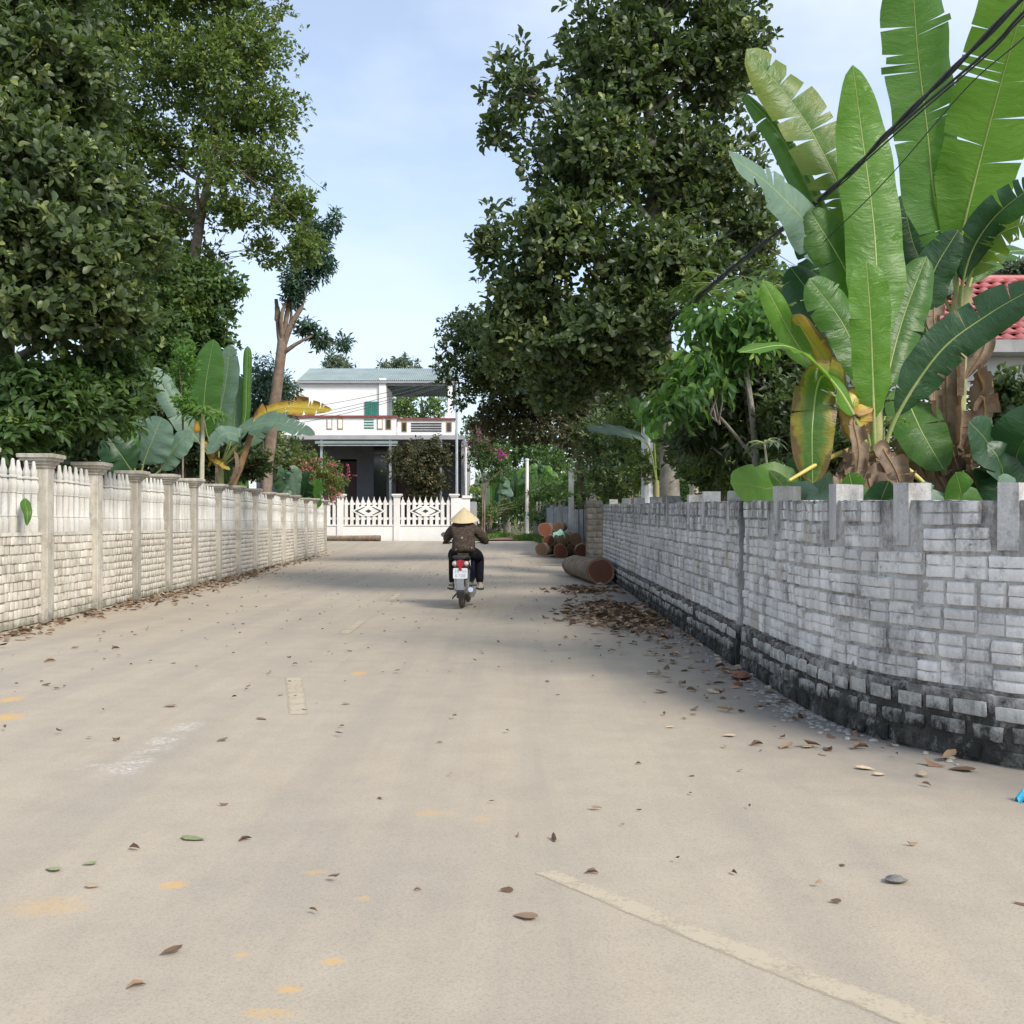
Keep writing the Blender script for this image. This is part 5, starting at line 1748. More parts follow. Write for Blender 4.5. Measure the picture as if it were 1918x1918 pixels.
def tip_twigs(root, rng):
    mb = MB()
    for a, b, r in (((527, 640), (519, 575), .13), ((519, 600), (517, 560), .09), ((531, 645), (566, 575), .12), ((566, 575), (600, 470), .04), ((548, 610), (640, 650), .025), ((548, 600), (590, 620), .03)):
        limb(mb, P(a[0], a[1], 33), P(b[0], b[1], 33), r, r * .6, .05)
    mb.build('pruned_limb', M['trunk_brown'], root, angle=60)


tree('broadleaf_tree', 'pruned tree with bare forked brown trunk and hanging tufts of leaves',
     [(P(492, 1050, 33), .21), (P(500, 890, 33), .19), (P(510, 800, 33), .18), (P(523, 690, 33), .18), (P(529, 640, 33), .16)],
     [B(585, 440, 33, 38, 38, .7), B(600, 490, 33, 30, 36, .6), B(560, 520, 33, 34, 40, .7, .6), B(540, 560, 33, 24, 30, .5, .6), B(600, 630, 33, 30, 22, .5, .5), B(640, 645, 33, 22, 16, .4, .5), B(575, 610, 33, 25, 20, .5, .5), B(625, 420, 33, 16, 30, .4, .5)],
     'lf_blue', LCN, .24, 680, 8, 69, limbs=5, twigs=60, bark='trunk_brown', up=.1, droop=.45, tone=.4, lump=.5, extra=tip_twigs)

D1 = 19.6
b1 = thing('banana_plant', 'low banana plant with wide round leaves behind the third post', 'banana plant', (P(262, 977, D1).x, D1, -.02))
MB().tube([P(262, 1110, D1), P(262, 900, D1)], [.13, .09], 10).build('stem', M['pseudo'], b1, angle=60)
S1 = (262, 905, D1)
banana_leaf(b1, [S1, (268, 870, D1 - .1), (285, 825, D1 - .2), (303, 782, D1 - .2)], .92, 'ban_blue', .3, (-.2, -1, .35), .12, 0, 501, tip=.4)
banana_leaf(b1, [S1, (250, 870, D1 + .1), (243, 820, D1 + .2), (246, 768, D1 + .2)], .75, 'ban_blue', .3, (.2, -1, .3), .15, 0, 502, tip=.4)
banana_leaf(b1, [S1, (240, 850, D1 - .2), (215, 805, D1 - .3), (183, 776, D1 - .3)], .55, 'ban_mid', .3, (.3, -1, .4), .2, 1, 503, tip=.4)
banana_leaf(b1, [S1, (245, 880, D1 - .3), (225, 850, D1 - .5), (200, 815, D1 - .5)], .7, 'ban_dark', .3, (.4, -1, .3), .3, 1, 504, tip=.4)
banana_leaf(b1, [S1, (300, 880, D1 - .1), (330, 835, D1 - .2), (360, 808, D1 - .2)], .6, 'ban_blue', .35, (-.4, -1, .4), .25, 2, 505, tip=.5)
D2 = 26.0
b2 = thing('banana_plant', 'banana plant with tall upright leaves beside the papaya tree', 'banana plant', (P(412, 977, D2).x, D2, -.02))
MB().tube([P(412, 1080, D2), P(410, 950, D2), P(412, 860, D2)], [.17, .14, .10], 10).build('stem', M['pseudo'], b2, angle=60)
S2 = (410, 880, D2)
banana_leaf(b2, [S2, (385, 800, D2 - .3), (384, 730, D2 - .4), (400, 636, D2 - .4)], .86, 'ban_mid', .28, (-.15, -1, .2), .1, 0, 511, tip=.5)
banana_leaf(b2, [S2, (410, 790, D2), (422, 720, D2), (432, 646, D2)], .75, 'ban_blue', .3, (-.3, -1, .2), .2, 2, 512, tip=.55)
banana_leaf(b2, [S2, (455, 800, D2), (462, 720, D2), (464, 648, D2)], .25, 'ban_mid', .3, (.2, -1, .1), .9, 0, 513, tip=.85)
banana_leaf(b2, [S2, (360, 810, D2 - .5), (322, 750, D2 - .6), (284, 688, D2 - .6)], .6, 'ban_blue', .3, (.3, -1, .4), .25, 3, 514, tip=.6)
banana_leaf(b2, [S2, (432, 830, D2 + .2), (440, 770, D2 + .3), (436, 700, D2 + .3)], .8, 'ban_blue', .28, (-.1, -1, .2), .1, 3, 515, tip=.6)
banana_leaf(b2, [S2, (440, 815, D2 - .3), (510, 792, D2 - .6), (590, 815, D2 - .9)], .55, 'ban_blue', .3, (.1, -.8, .9), -.2, 7, 516, gap=.06)
banana_leaf(b2, [S2, (450, 825, D2 - .6), (420, 812, D2 - 1.0), (390, 850, D2 - 1.1)], .5, 'ban_blue', .4, (-.1, -1, .7), -.1, 4, 517)
banana_leaf(b2, [S2, (470, 800, D2 + .4), (525, 765, D2 + .4), (622, 768, D2 + .4)], .6, 'ban_gold', .4, (.1, -1, .4), -.5, 8, 518, gap=.1, ragged=.45, rib='rib_gold')
banana_leaf(b2, [S2, (468, 830, D2 + .3), (500, 790, D2 + .3), (545, 778, D2 + .3)], .5, 'ban_blue', .4, (.1, -1, .6), .1, 3, 519)
for i, (px, py, h, w) in enumerate(((408, 840, 40, .3), (395, 835, 40, .25), (440, 850, 60, .25), (425, 870, 60, .3))):
    hang(b2, px, py, D2 - .5, h, w, 120 + i, 'ban_gold' if i < 2 else 'ban_dry')
a, b = P(415, 950, D2 - .3), P(470, 815, D2 - .2)
MB().tube(spline([a, (a + b) / 2 + Vector((.05, 0, 0)), b], 10), np.linspace(.12, .07, 10), 9, wob=.1).build('dry_stem', M['rib_dry'], b2, angle=60)
papaya('papaya tree with one orange fruit behind the cream fence', 370, 775, 1060, 22.8, .42, .34, 26, 43, 'lf_fresh', 1, 10, .07)
D3 = 38
b3 = thing('banana_plant', 'low dark banana clump behind the far fence posts', 'banana plant', (P(560, 977, 42).x - .9, 41, -.02))
for i, (tip_, w, mt) in enumerate((((520, 885), .9, 'ban_dark'), ((545, 878), .8, 'ban_blue'), ((580, 892), .9, 'ban_dark'), ((604, 905), .8, 'ban_mid'), ((600, 930), .7, 'ban_mid'), ((535, 915), .8, 'ban_blue'))):
    banana_leaf(b3, [(560, 965, 41), (560 + (tip_[0] - 560) * .4, 925, 40.8), (560 + (tip_[0] - 560) * .8, tip_[1] + 8, 40.6), (*tip_, 40.4)], w, mt, .3, ((560 - tip_[0]) * .01, -1, .5), .2, 2, 530 + i)
taro('round dark leaves below the papaya between two fence posts', [((408, 950, 26.5), (425, 910, 26.2), (418, 868, 26.0), .7, 'ban_dark'), ((455, 950, 31), (452, 915, 31), (452, 880, 31), .5, 'ban_mid')], 540, HG)
# leaf poking out between the balusters
sp = thing('banana_leaf', 'single green leaf poking out between the white balusters', 'leaf', (fence_x(13.0) + .1, 13.0, 1.3))
banana_leaf(sp, [(46, 930, 13.05), (48, 945, 12.85), (52, 962, 12.75), (50, 985, 12.75)], .13, 'ban_mid', .1, (.5, -1, .2), .5, 0, 550, tip=.15, stalk_r=.004)

# ------------------------------------------------------------------ around the far house
bush('bougainvillea', 'yellow green bougainvillea with coral flowers left of the white house', [B(580, 880, 47, 65, 45, 1.6), B(620, 905, 47, 35, 40, 1.1), B(545, 860, 47, 50, 40, 1.2)], 'lf_yel', LC, .15, 900, 7, 71, None, tone=.5, flowers=('fl_pink', 170, .15, [B(600, 890, 46.6, 60, 42, 1.4), B(632, 915, 46.6, 25, 32, .8)]))
tree('broadleaf_tree', 'conical dark olive tree in front of the house porch', [(P(800, 1008, 54.6), .12), (P(795, 940, 54.6), .10), (P(790, 860, 54.6), .05)],
     [B(785, 850, 54.6, 60, 35, 1.5), B(775, 880, 54.4, 55, 30, 1.4), B(800, 900, 54.4, 50, 30, 1.3), B(815, 850, 54.6, 35, 38, 1.0), B(740, 860, 54.6, 25, 30, .7, .7), B(790, 925, 54.4, 40, 16, .9, .7)], 'lf_olive', LC, .2, 1300, 7, 72, limbs=5, twigs=20, tone=.35, droop=.3)
bush('bougainvillea', 'magenta bougainvillea climbing beside the thin poles', [B(905, 850, 56, 42, 50, 1.5), B(890, 800, 57, 25, 25, .8, .6), B(930, 870, 57, 40, 50, 1.3)], 'lf_mid', LC, .17, 700, 7, 73, None, tone=.35, flowers=('fl_mag', 95, .17, [B(905, 830, 55.5, 36, 40, 1.2), B(938, 850, 55.5, 14, 18, .6)]))
BT = 'trees far behind the house'
tree('broadleaf_tree', 'pale rounded treetop above the left part of the teal roof', [(P(640, 990, 84), .25), (P(635, 760, 84), .2), (P(632, 690, 84), .1)], [B(632, 690, 84, 32, 32, 2), B(610, 720, 84, 30, 30, 2)], 'lf_pale', LC, .4, 420, 7, 74, group=BT, limbs=3, twigs=10)
tree('broadleaf_tree', 'pale feathery treetop above the middle of the teal roof', [(P(745, 990, 88), .25), (P(745, 760, 88), .2), (P(745, 690, 88), .1)], [B(745, 690, 88, 42, 24, 2.2), B(775, 715, 88, 35, 30, 2), B(720, 720, 88, 30, 26, 2)], 'lf_pale', LC, .42, 460, 7, 75, group=BT, limbs=3, twigs=10)
tree('broadleaf_tree', 'sparse tree seen through the open roof terrace', [(P(790, 990, 74), .25), (P(790, 830, 74), .2), (P(790, 750, 74), .1)], [B(755, 765, 74, 35, 40, 2.2), B(815, 760, 74, 40, 40, 2.2, .6), B(790, 800, 74, 60, 30, 2)], 'lf_mid', LC, .3, 560, 7, 76, group=BT, limbs=4, twigs=30, tone=.6)
tree('broadleaf_tree', 'green tree right of the house behind the magenta bougainvillea', [(P(950, 1000, 76), .3), (P(945, 880, 76), .2), (P(940, 820, 76), .1)], [B(900, 830, 76, 50, 50, 3), B(960, 840, 74, 55, 60, 3), B(1010, 850, 72, 50, 60, 3), B(960, 910, 70, 70, 40, 3), B(1050, 880, 66, 50, 70, 3)], 'lf_mid', LC, .32, 1500, 7, 77, group=BT, limbs=5, twigs=20, tone=.4)
tree('broadleaf_tree', 'dark tree mass behind the utility pole and grey trunk', [(P(1180, 1000, 42), .3), (P(1180, 850, 42), .2), (P(1180, 760, 42), .1)], [B(1150, 780, 42, 100, 90, 3), B(1260, 760, 42, 100, 100, 3), B(1360, 780, 40, 100, 100, 3), B(1200, 890, 40, 130, 60, 2.5), B(1380, 890, 38, 120, 60, 2.5), B(1480, 800, 38, 80, 100, 2.5)], 'lf_dark', LC, .32, 4600, 7, 78, group=BT, limbs=6, twigs=20, tone=.5)
tree('broadleaf_tree', 'grey green treetop just above the red roof', [(P(1890, 990, 36), .2), (P(1890, 600, 36), .15), (P(1890, 520, 36), .06)], [B(1885, 510, 36, 40, 22, 1.2), B(1930, 520, 36, 40, 28, 1.2)], 'lf_pale', LC, .2, 300, 7, 79, group=BT, limbs=2, twigs=20)
tree('broadleaf_tree', 'dark tree mass behind the cream fence and bananas at left', [(P(200, 1010, 34), .3), (P(200, 850, 34), .2), (P(200, 760, 34), .1)], [B(60, 760, 34, 130, 110, 3), B(200, 780, 34, 120, 90, 3), B(320, 800, 36, 110, 80, 3), B(420, 830, 40, 90, 70, 3), B(500, 850, 46, 60, 60, 3), B(130, 870, 34, 150, 60, 2.5), B(330, 890, 36, 130, 50, 2.5)], 'lf_dark', LC, .30, 4200, 7, 80, group=BT, limbs=6, twigs=20, tone=.5)
for i, (bl_, lab) in enumerate((([B(1090, 920, 50, 60, 50, 2), B(1040, 930, 58, 60, 50, 2)], 'hedge behind the sheet fence and log pile'), ([B(900, 940, 64, 40, 40, 2), B(950, 950, 68, 60, 30, 2.5), B(1010, 945, 66, 50, 35, 2.5)], 'dark hedge closing the far end of the earth path'), ([B(920, 978, 78, 60, 26, 2), B(1000, 975, 78, 70, 26, 2), B(1080, 970, 70, 60, 34, 2)], 'low hedge on the skyline beyond the garden bananas'), ([B(1125, 940, 43, 30, 60, .8)], 'narrow bush behind the dark block pillar'),
                              ([B(1180, 930, 36, 110, 45, 1.5), B(1300, 930, 32, 110, 50, 1.5)], 'low hedge behind the utility pole'), ([B(1450, 930, 26, 110, 60, 1.5), B(1600, 900, 24, 120, 70, 1.5)], 'hedge deep behind the large banana plant'))):
    bush('hedge', lab, bl_, 'lf_mid', LC, .24, 800, 7, 180 + i, 'hedges closing the view', tone=.4)
# garden plants along the earth path
GP = 'garden plants beyond the earth path'
for i, (px, py, d, w, lab) in enumerate(((920, 935, 60, 1.0, 'young banana clump right of the white end wall'), (965, 925, 63, 1.1, 'young banana clump left of the slim concrete pole'), (1010, 920, 62, 1.0, 'young banana clump right of the slim concrete pole'))):
    c = P(px, py, d)
    r_ = thing('banana_plant', lab, 'banana plant', (c.x, d, .34), GP)
    rg = random.Random(i)
    for k in range(7):
        a = k * 2.4 + i
        dx, dy = math.cos(a) * 34, -38 * abs(math.sin(a)) - 22
        mt = rg.choice(['ban_mid', 'ban_light', 'ban_dark', 'ban_blue', 'ban_yel'])
        banana_leaf(r_, [(px, 990, d), (px + dx * .3, py + dy * .3, d - .1), (px + dx * .75, py + dy * .8, d - .2), (px + dx * 1.2, py + dy * .8 + 12, d - .3)], .62, mt, .3, (-dx * .01, -1, .6), .15, 2, 600 + i * 10 + k)
bush('shrub', 'low green shrub at the left edge of the earth path', [B(915, 960, 57, 35, 22, 1.2), B(960, 955, 60, 40, 20, 1.2)], 'lf_mid', LC, .14, 320, 7, 81, GP, tone=.45)
bush('shrub', 'low green shrub at the right edge of the earth path', [B(1015, 965, 52, 35, 25, 1.0), B(990, 945, 60, 40, 20, 1.2)], 'lf_mid', LC, .14, 320, 7, 82, GP, tone=.35)


def grass(name, label, n, sampler, h, mat, seed):
    rng = np.random.default_rng(seed)
    xy = sampler(rng, n)
    pos = np.column_stack([xy, hz(xy[:, 0], xy[:, 1]) - .03])
    f = norm(np.column_stack([rng.normal(0, .45, n), rng.normal(0, .45, n), np.ones(n)]))
    V, F, T = place_leaves(leaf_coarse(.12, .02, .15), pos, f, rng.normal(size=(n, 3)), h * (.5 + rng.random(n)), np.clip(rng.normal(.5, .25, n), 0, 1))
    o = link(name, np_mesh(name, V, F, M[mat], T), None, kind='stuff')
    o['label'] = label
    o['category'] = 'grass'
    return o


def samp_bank(rng, n):
    x = rng.uniform(-3.0, 2.2, n)
    y = rng.uniform(52.2, 66, n)
    keep = np.abs(x - np.interp(y, [51.6, 55, 60, 68], [-.8, -.4, .3, 1.0])) > .75
    return np.column_stack([x, y])[keep]


def grass_n(name, label, n, sampler, h, mat, seed):
    rng = np.random.default_rng(seed)
    xy = sampler(rng, n)
    n = len(xy)
    return grass(name, label, n, lambda r, m: xy, h, mat, seed + 1)


grass_n('grass', 'green grass on both banks of the earth path', 14000, samp_bank, .30, 'lf_fresh', 91)


def samp_verge(rng, n):
    y = rng.uniform(38, 52, n)
    x = np.interp(y, [38, 44, 52], [2.35, 1.75, 1.1]) + rng.uniform(-.1, 1.2, n)
    return np.column_stack([x, y])


grass_n('grass', 'weedy grass between the log pile and the sheet fence', 5000, samp_verge, .3, 'lf_mid', 93)


def samp_behind(rng, n):
    y = rng.uniform(6, 30, n)
    x = np.array([wall_x(q) for q in y]) + rng.uniform(.95, 4.5, n)
    return np.column_stack([x, y])


grass_n('grass', 'tall weeds behind the right-hand wall', 5000, samp_behind, .5, 'lf_mid', 95)

# ================================================================== motorbike and rider
BX, BY, BROT = -.775, 15.9, R(-2.0)
M['bike_blue'] = surf('dark_navy_paint', (.012, .014, .035), (.02, .022, .05), 6, .25, .001, .5, 0, coord='obj')
M['rubber'] = surf('dusty_tyre_rubber', (.07, .062, .052), (.12, .105, .088), 12, .9, .003, .2, 0, coord='obj')
M['seat'] = surf('black_vinyl_seat', (.015, .015, .018), (.03, .03, .034), 15, .5, .002, .4, 0, coord='obj')
M['chrome'] = surf('dull_chrome', (.55, .56, .57), (.66, .67, .68), 8, .25, .001, .6, 0, metal=.9, coord='obj')
M['alloy'] = surf('dusty_cast_alloy', (.28, .27, .25), (.38, .365, .34), 10, .5, .002, .4, 0, metal=.4, coord='obj')
M['black_plastic'] = surf('black_plastic', (.02, .02, .022), (.035, .035, .037), 10, .5, .001, .4, 0, coord='obj')
M['grey_flap'] = surf('grey_mud_flap', (.20, .21, .24), (.27, .28, .31), 8, .7, .001, .3, 0, coord='obj')
M['red_lens'] = surf('red_lamp_lens', (.30, .006, .014), (.38, .012, .02), 20, .15, .001, .6, 0, coord='obj')
M['clear_lens'] = surf('clear_lamp_lens', (.45, .40, .36), (.55, .50, .46), 20, .2, .001, .6, 0, coord='obj')
M['plate'] = surf('white_number_plate', (.72, .74, .77), (.78, .80, .82), 12, .5, .001, .4, 0, coord='obj')
M['plate_ink'] = surf('faded_plate_figures', (.38, .44, .46), (.44, .50, .52), 12, .6, .0, .3, 0, coord='obj')

bike = thing('motorbike', 'dark blue motorbike with white number plate riding away down the road', 'motorbike', (BX, BY, .009), local=True, rotz=BROT)


def torus(mb, c, R0, r, ns=28, nr=10, w=1.0):
    vs, fs = [], []
    for i in range(ns):
        a = 2 * math.pi * i / ns
        for k in range(nr):
            b = 2 * math.pi * k / nr
            rr = R0 + r * math.cos(b)
            vs.append((c[0] + r * w * math.sin(b), c[1] + rr * math.cos(a), c[2] + rr * math.sin(a)))
    for i in range(ns):
        for k in range(nr):
            fs.append((i * nr + k, ((i + 1) % ns) * nr + k, ((i + 1) % ns) * nr + (k + 1) % nr, i * nr + (k + 1) % nr))
    mb.add(vs, fs)


def loft(secs, name, mat, parent, cap=True, angle=45):
    """secs: list of rings (equal length)"""
    n = len(secs[0])
    vs = [p for s in secs for p in s]
    fs = []
    for i in range(len(secs) - 1):
        for k in range(n):
            fs.append((i * n + k, i * n + (k + 1) % n, (i + 1) * n + (k + 1) % n, (i + 1) * n + k))
    if cap:
        fs += [tuple(range(n - 1, -1, -1)), tuple((len(secs) - 1) * n + k for k in range(n))]
    return MB().add(vs, fs).build(name, M[mat], parent, angle=angle)


def ring(y, z0, z1, w0, w1, n=12, p=2.6):
    """superellipse section at y: z from z0 to z1, half width w0 at the bottom, w1 on top"""
    out = []
    for k in range(n):
        a = 2 * math.pi * k / n
        c, s = math.cos(a), math.sin(a)
        c = math.copysign(abs(c) ** (2 / p), c)
        s = math.copysign(abs(s) ** (2 / p), s)
        t = (s + 1) / 2
        out.append((c * (w0 + (w1 - w0) * t), y, (z0 + z1) / 2 + s * (z1 - z0) / 2))
    return out


for yy, nm in ((0.0, 'rear_wheel'), (1.22, 'front_wheel')):
    mb = MB()
    torus(mb, (0, yy, .285), .245, .042, w=.95)
    wh = mb.build(nm, M['rubber'], bike, angle=60)
    mb = MB()
    torus(mb, (0, yy, .285), .205, .018, w=1.4)
    mb.build('rim', M['alloy'], wh, angle=60)
    mb = MB()
    mb.lathe([(.055, -.05), (.06, -.03), (.06, .03), (.055, .05)], (0, yy, .285), 14, 0)
    for k in range(5):
        a = 2 * math.pi * k / 5 + .3
        mb.tube([(0, yy, .285), (0, yy + .2 * math.cos(a), .285 + .2 * math.sin(a))], [.024, .016], 6)
    mb.build('spokes', M['alloy'], wh, angle=40)
# body from the tail to the leg shields
loft([ring(-.30, .66, .76, .07, .09), ring(-.22, .60, .775, .10, .125), ring(-.02, .52, .76, .10, .135), ring(.2, .47, .74, .09, .13), ring(.42, .42, .68, .08, .10), ring(.6, .42, .55, .06, .07)], 'tail_body', 'bike_blue', bike)
loft([ring(-.26, .765, .815, .10, .09), ring(-.18, .76, .835, .13, .115), ring(.05, .745, .82, .14, .125), ring(.25, .72, .80, .125, .11), ring(.5, .70, .775, .09, .075), ring(.58, .70, .755, .06, .05)], 'seat', 'seat', bike)
MB().tube(spline([(-.10, -.05, .80), (-.115, -.25, .80), (-.06, -.34, .80), (.06, -.34, .80), (.115, -.25, .80), (.10, -.05, .80)], 18), .013, 7).build('grab_rail', M['black_plastic'], bike, angle=60)
tl = loft([ring(-.345, .665, .735, .05, .055), ring(-.325, .645, .755, .066, .07), ring(-.28, .64, .76, .07, .075)], 'tail_lamp', 'red_lens', bike)
MB().box(-.022, .022, -.338, -.29, .60, .66).build('reflector', M['red_lens'], tl)
for s in (-1, 1):
    mb = MB()
    mb.lathe([(.005, -.345), (.028, -.335), (.042, -.30), (.03, -.25)], (s * .088, 0, .70), 12, 1)
    o = mb.build('indicator', M['clear_lens'], bike, angle=60)
MB().box(-.115, .115, -.318, -.306, .475, .632).build('plate_backing', M['black_plastic'], bike)
pl = MB()
pts = []
for cx, cz, a0 in ((.092, .615, 0), (-.092, .615, 90), (-.092, .492, 180), (.092, .492, 270)):
    for k in range(4):
        a = R(a0 + 30 * k)
        pts.append((cx + .018 * math.cos(a), cz + .018 * math.sin(a)))
number_plate = MB().prism(pts, 1, -.326, -.319).build('number_plate', M['plate'], bike)


def figures(txt, z, h):
    """plate figures built from strokes on a 3 x 5 grid"""
    G_ = {'3': ['111', '001', '011', '001', '111'], '8': ['111', '101', '111', '101', '111'], '-': ['000', '000', '111', '000', '000'], 'S': ['111', '100', '111', '001', '111'], '5': ['111', '100', '111', '001', '111'],
          '6': ['111', '100', '111', '101', '111'], '7': ['111', '001', '001', '010', '010'], '0': ['111', '101', '101', '101', '111']}
    w = h * .6
    n = len(txt)
    x = -(n * w + (n - 1) * w * .35) / 2
    for ch in txt:
        mb = MB()
        for r_, row in enumerate(G_[ch]):
            k = 0
            while k < 3:
                if row[k] == '1':
                    e = k
                    while e < 3 and row[e] == '1':
                        e += 1
                    mb.box(x + w * k / 3, x + w * e / 3, -.3285, -.3255, z - h * (r_ + 1) / 5, z - h * r_ / 5)
                    k = e
                else:
                    k += 1
        mb.build('plate_figure', M['plate_ink'], number_plate)
        x += w * 1.35


figures('38-S5', .612, .048)
figures('6708', .548, .052)
# rear mudguard, flap, swing arm, chain case
mb = MB()
vs, fs = [], []
for i in range(9):
    a = R(200 - i * 17)
    for x in (-.062, -.05, .05, .062):
        rr = .325 if abs(x) < .06 else .30
        vs.append((x, math.cos(a) * rr, .285 + math.sin(a) * rr))
for i in range(8):
    for k in range(3):
        fs.append((4 * i + k, 4 * i + k + 1, 4 * i + 5 + k, 4 * i + 4 + k))
mb.add(vs, fs).build('mudguard', M['black_plastic'], bike, fix=False)
MB().box(-.06, .055, -.325, -.312, .30, .475).build('mud_flap', M['grey_flap'], bike)
MB().tube(spline([(-.085, -.02, .285), (-.10, .25, .30), (-.10, .5, .33)], 8), [.035, .045, .045, .04, .04, .04, .04, .035], 8).build('chain_case', M['alloy'], bike, angle=60)
ex = MB().tube(spline([(.10, .62, .22), (.13, .3, .19), (.145, .05, .235), (.15, -.22, .30)], 14), [.02, .02, .022, .024, .03, .042, .05, .052, .052, .052, .052, .05, .048, .04], 12).build('exhaust', M['chrome'], bike, angle=50)
MB().lathe([(.052, -.02), (.056, 0), (.056, .1), (.05, .12)], (.142, .02, .245), 12, 1).build('heat_guard', M['alloy'], ex, angle=50)
for s in (-1, 1):
    MB().tube([(s * .09, -.02, .30), (s * .11, -.06, .60)], .022, 8).build('shock_absorber', M['chrome'], bike, angle=60)
    MB().tube([(s * .06, .42, .27), (s * .27, .44, .28)], .014, 8).build('foot_peg', M['rubber'], bike, angle=60)
    MB().tube([(s * .06, .12, .34), (s * .22, .10, .35)], .012, 8).build('pillion_peg', M['rubber'], bike, angle=60)
loft([ring(.28, .20, .40, .10, .09), ring(.42, .18, .42, .155, .11), ring(.58, .20, .40, .145, .10), ring(.74, .24, .38, .07, .06)], 'engine', 'alloy', bike)
mb = MB()
mb.lathe([(.03, .12), (.09, .13), (.095, .16), (.07, .185), (.02, .19)], (0, .40, .265), 14, 0)
mb.build('clutch_cover', M['alloy'], bike, angle=40)
# leg shields, front mudguard, fork, bars
for s in (-1, 1):
    vs = []
    for y, z, x0, x1 in ((.70, .36, .05, .12), (.78, .48, .06, .19), (.86, .62, .07, .215), (.90, .76, .07, .20), (.89, .86, .05, .13)):
        vs += [(s * x0, y + .05, z), (s * x1, y, z), (s * x1, y + .012, z), (s * x0, y + .062, z)]
    fs = []
    for i in range(4):
        for k in range(4):
            fs.append((4 * i + k, 4 * i + (k + 1) % 4, 4 * i + 4 + (k + 1) % 4, 4 * i + 4 + k))
    fs += [(3, 2, 1, 0), (16, 17, 18, 19)]
    MB().add(vs, fs).build('leg_shield', M['bike_blue'], bike, angle=40)
    MB().tube([(s * .07, 1.22, .285), (s * .075, 1.02, .75)], .022, 8).build('fork', M['alloy'], bike, angle=60)
loft([ring(1.14, .50, .62, .055, .06), ring(1.25, .55, .60, .06, .055), ring(1.42, .45, .53, .05, .05)], 'front_mudguard', 'bike_blue', bike)
loft([ring(.72, .93, 1.0, .09, .07), ring(.80, .88, 1.04, .13, .09), ring(.92, .84, 1.02, .12, .08), ring(1.0, .86, .97, .07, .05)], 'headlamp_cowl', 'bike_blue', bike)
MB().tube([(0, .84, .86), (0, .90, .55)], .03, 8).build('steering_stem', M['black_plastic'], bike, angle=60)
HB = [(-.36, .66, 1.0), (-.22, .70, 1.005), (-.1, .78, .99), (.1, .78, .99), (.22, .70, 1.005), (.36, .66, 1.0)]
hb_ = MB().tube(spline(HB, 24), .012, 8).build('handlebar', M['chrome'], bike, angle=60)
for s in (-1, 1):
    MB().tube([(s * .25, .69, 1.004), (s * .365, .658, 1.0)], .019, 10).build('grip', M['black_plastic'], hb_, angle=60)
    MB().tube(spline([(s * .20, .73, .995), (s * .30, .77, .985), (s * .39, .73, .98)], 8), .006, 6).build('brake_lever', M['chrome'], hb_, angle=60)
    top = (.39, .74, 1.17) if s > 0 else (-.35, .74, 1.11)
    mi = MB().tube(spline([(s * .21, .715, 1.01), (s * .25, .74, 1.07), top], 8), .006, 6).build('mirror', M['black_plastic'], bike, angle=60)
    mb = MB()
    vs, fs = [], []
    for dy, sc in ((-.018, .85), (-.010, 1.0), (.02, .8)):
        for k in range(14):
            a = 2 * math.pi * k / 14
            vs.append((top[0] + .058 * sc * math.cos(a), top[1] + dy, top[2] + .042 * sc * math.sin(a) + .02))
    for i in range(2):
        for k in range(14):
            fs.append((14 * i + k, 14 * i + (k + 1) % 14, 14 * (i + 1) + (k + 1) % 14, 14 * (i + 1) + k))
    fs += [tuple(range(14)), tuple(range(41, 27, -1))]
    mb.add(vs, fs).build('mirror_shell', M['black_plastic'] if s > 0 else M['grey_flap'], mi, angle=40)
MB().tube([(-.10, .30, .22), (-.16, .12, .14)], .012, 7).build('side_stand', M['black_plastic'], bike, angle=60)

# ------------------------------------------------------------------ rider
def cloth_pattern():
    m, nt = newmat('brown_flowered_jacket')
    vec = nd(nt, 'ShaderNodeTexCoord').outputs['Object']
    n1 = noise(nt, vec, 14, 4)
    vo = nd(nt, 'ShaderNodeTexVoronoi', {'Vector': vec, 'Scale': 13.0, 'Randomness': .9}, feature='F1')
    sp = ramp(nt, vo.outputs['Distance'], [(.16, 1), (.26, 0)])
    pick = ramp(nt, nd(nt, 'ShaderNodeSeparateXYZ', {0: vo.outputs['Color']}).outputs[0], [(.52, 0), (.56, 1)])
    c = mixc(nt, n1, (.034, .025, .021), (.075, .058, .046))
    c = mixc(nt, mth(nt, 'MULTIPLY', ramp(nt, noise(nt, vec, 30, 3), [(.5, 0), (.62, 1)]), .5), c, (.13, .10, .075))
    c = mixc(nt, mth(nt, 'MULTIPLY', mth(nt, 'MULTIPLY', sp, pick), .9), c, (.36, .29, .21))
    fold = noise(nt, stretch(nt, vec, 1, 1, 2.4), 7, 3, .5, 1.2)
    return finish(m, nt, c, .9, fold, .03, .8, .15)


M['jacket'] = cloth_pattern()
M['trousers'] = surf('black_trousers', (.006, .006, .009), (.012, .012, .016), 20, .85, .006, .15, 0, coord='obj')
M['skin'] = surf('tanned_skin', (.34, .20, .13), (.40, .25, .17), 20, .6, .002, .3, 0, coord='obj')
M['hair'] = surf('black_hair', (.012, .010, .010), (.02, .017, .015), 50, .5, .006, .4, 0, coord='obj')
M['sandal'] = surf('pale_shoe', (.40, .37, .30), (.55, .52, .44), 20, .7, .002, .3, 0, coord='obj')
M['sole'] = surf('dark_shoe_sole', (.025, .02, .02), (.05, .045, .04), 20, .7, .002, .3, 0, coord='obj')


